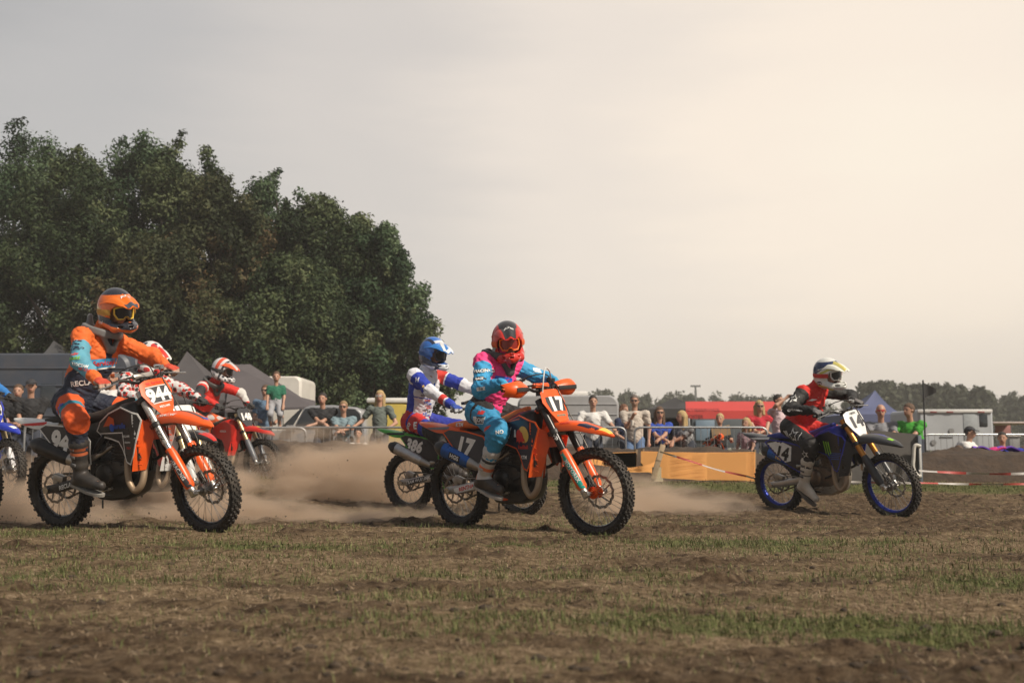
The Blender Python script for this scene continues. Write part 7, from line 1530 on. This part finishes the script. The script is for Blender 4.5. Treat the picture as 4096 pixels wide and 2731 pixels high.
spectator('person in a tan top sitting on the bank left of the bending man', 3835, 1782, 19.5, D90, tee('tan', (.36, .24, .16)), ('short', HB), 'stand', child=True, ground=.15)
spectator('person in red at the very right edge of the photo', 4094, 1786, 20.5, D90, tee('red', (.42, .015, .03)), ('short', HB), 'stand', child=True, ground=.1)
# cup
q = at(2529, 1690, 20.2); mb = MB(); mb.lathe([(0, -.05), (.027, -.05), (.036, .05), (.033, .05), (.025, -.045), (0, -.045)], axis='Z', seg=16); o = mb.build('paper_cup', mat('cup_white', (.6, .55, .48), .5), None, loc=q); tag(o, 'small paper cup in the hand of the man in beige', 'cup')
# coloured blankets on the bank at the right
for lab, (px, py), c, s in (('violet blanket lying on the bank near the right edge', (3985, 1800), (.16, .06, .45), .40), ('blue blanket lying on the bank at the right edge', (4058, 1808), (.015, .03, .30), .35), ('pink cushion left of the violet blanket', (3958, 1804), (.55, .02, .16), .16)):
    q = at(px, py, 17.2); mb = MB(); mb.sheet([(-s, -.25), (s*.9, -.28), (s, .25), (-s*.8, .22)], lambda u, v: (u, v, .05+.04*math.sin(u*14)+.03*math.sin(v*20)), .02, cell=.06); o = mb.build('blanket' if 'blanket' in lab else 'cushion', mat('cloth_'+lab[:5], c, .85), None, smooth=60, loc=(q.x, 17.2, q.z-.05)); tag(o, lab, 'blanket' if 'blanket' in lab else 'cushion')
# spectators' bikes standing behind the bank: copies of finished bikes
def copy_tree(o, parent=None):
    c = o.copy(); COL.objects.link(c); c.parent = parent
    for ch in list(o.children): copy_tree(ch, c)
    return c
def parked(src, x, y, yaw, z, lab):
    c = copy_tree(src); c.matrix_world = Matrix.Translation((x, y, z)) @ Matrix.Rotation(yaw, 4, 'Z') @ Matrix.Rotation(R(-8), 4, 'X'); tag(c, lab, 'motocross bike', 'parked motocross bikes')
if NR >= 2: parked(BIKES[1], at(2650, 1780, 20).x, 20.15, .1, -.42+.1, 'orange motocross bike parked behind the bank of which only the top shows')
# ------------------------------------------------------------ dust thrown up by the rear wheels
def dust(lab, lo, hi, K, thr, col=(.84, .68, .53), sc=1.3, xpow=1.0, taper=0, seed=0, zp=1.2):
    lo, hi = Vector(lo), Vector(hi); c = (lo+hi)/2; mb = MB(); mb.box((0, 0, 0), hi-lo)
    m = bpy.data.materials.new('dust_%d' % seed); m.use_nodes = True; t = m.node_tree; N, L = t.nodes, t.links; N.remove(N['Principled BSDF']); out = N['Material Output']
    v = N.new('ShaderNodeVolumePrincipled'); v.inputs['Color'].default_value = (*col, 1); v.inputs['Anisotropy'].default_value = .25; L.new(v.outputs[0], out.inputs['Volume'])
    tc = N.new('ShaderNodeTexCoord'); mp = N.new('ShaderNodeMapping'); mp.inputs['Location'].default_value = (seed*3.1, seed*1.7, 0); mp.inputs['Scale'].default_value = (.62, .9, 1.5); L.new(tc.outputs['Object'], mp.inputs[0])
    n = N.new('ShaderNodeTexNoise'); n.inputs['Scale'].default_value = sc; n.inputs['Detail'].default_value = 6; n.inputs['Roughness'].default_value = .62; n.inputs['Distortion'].default_value = .5; L.new(mp.outputs[0], n.inputs['Vector'])
    sp = N.new('ShaderNodeSeparateXYZ'); L.new(tc.outputs['Generated'], sp.inputs[0])
    def M(op, a, b=None, cl=False):
        x = N.new('ShaderNodeMath'); x.operation = op; x.use_clamp = cl
        for i, q in enumerate((a, b)):
            if q is None: continue
            if isinstance(q, (int, float)): x.inputs[i].default_value = q
            else: L.new(q, x.inputs[i])
        return x.outputs[0]
    def edge(s, w0, w1): # distance to the ends of the box
        a = M('DIVIDE', s, w0, True); b = M('DIVIDE', M('SUBTRACT', 1, s), w1, True); return M('MULTIPLY', a, b)
    zt = M('SUBTRACT', 1, M('POWER', sp.outputs['Z'], zp)) if not taper else M('SUBTRACT', M('SUBTRACT', 1, M('MULTIPLY', sp.outputs['X'] if taper > 0 else M('SUBTRACT', 1, sp.outputs['X']), abs(taper))), sp.outputs['Z'])
    mask = M('MULTIPLY', M('MULTIPLY', edge(sp.outputs['X'], .16, .12), edge(sp.outputs['Y'], .25, .25)), M('MAXIMUM', zt, 0))
    d = M('MULTIPLY', M('MAXIMUM', M('SUBTRACT', M('ADD', n.outputs['Fac'], M('MULTIPLY', mask, .36)), thr), 0), K); d = M('MULTIPLY', d, M('POWER', mask, .5))
    L.new(d, v.inputs['Density'])
    o = mb.build('dust_cloud', m, None, smooth=0, loc=c); tag(o, lab, 'dust', kind='stuff'); return o
DUST = [
 dust('wide brown dust cloud hanging behind the orange bike', (-7.5, 11.0, -.02), (-2.9, 14.6, .66), 30, .62, seed=1, sc=1.9),
 dust('billowing brown dust cloud between bikes 148 and 386', (-3.1, 12.4, -.02), (-.5, 15.3, 1.0), 34, .60, seed=6, sc=2.2),
 dust('low rolling dust thrown back by the rear wheel of bike 17', (-3.5, 9.5, -.02), (-.35, 10.7, .44), 46, .575, seed=2, sc=3.0, taper=.7),
 dust('dust trail behind the rear wheel of bike 14', (.75, 10.9, -.05), (3.15, 13.9, .52), 38, .575, seed=3, sc=2.8, taper=.85),
 dust('dust around the rear wheel of the orange bike at the left', (-7.0, 8.9, -.02), (-3.2, 10.6, .60), 40, .60, seed=4, sc=2.6, taper=.5)]
# torn clods in the air
r = random.Random(5)
mb = MB()
for (cx, cy, cz, sx, sy, sz, n) in ((-3.0, 8.75, .06, .5, .12, .06, 60), (-4.3, 8.9, .05, .6, .15, .05, 30), (-2.1, 11.6, .35, .5, .4, .25, 40), (-1.6, 10.0, .18, .8, .3, .15, 22), (2.3, 12.3, .12, .5, .2, .10, 14)):
    for k in range(n):
        s = r.uniform(.002, .007)+.008*r.random()**6; mb.box((cx+r.gauss(0, sx), cy+r.gauss(0, sy), cz+abs(r.gauss(0, sz))), (s*1.5, s, s*.8), rot=(r.random()*3, r.random()*3, r.random()*3), taper=.5)
o = mb.build('flying_soil', MATS['clod_soil'], None, smooth=0); tag(o, 'small clods of soil thrown into the air by the tyres', 'soil', kind='stuff')
# thin haze over the whole field
def haze(dens):
    mb = MB(); mb.box((0, 100, 6), (260, 212, 14.8)); m = bpy.data.materials.new('haze_air'); m.use_nodes = True; N = m.node_tree.nodes; N.remove(N['Principled BSDF']); v = N.new('ShaderNodeVolumePrincipled')
    v.inputs['Color'].default_value = (.95, .93, .90, 1); v.inputs['Density'].default_value = dens; m.node_tree.links.new(v.outputs[0], N['Material Output'].inputs['Volume']); o = mb.build('haze', m, None, smooth=0); tag(o, kind='stuff')
if HAZE: haze(HAZE)
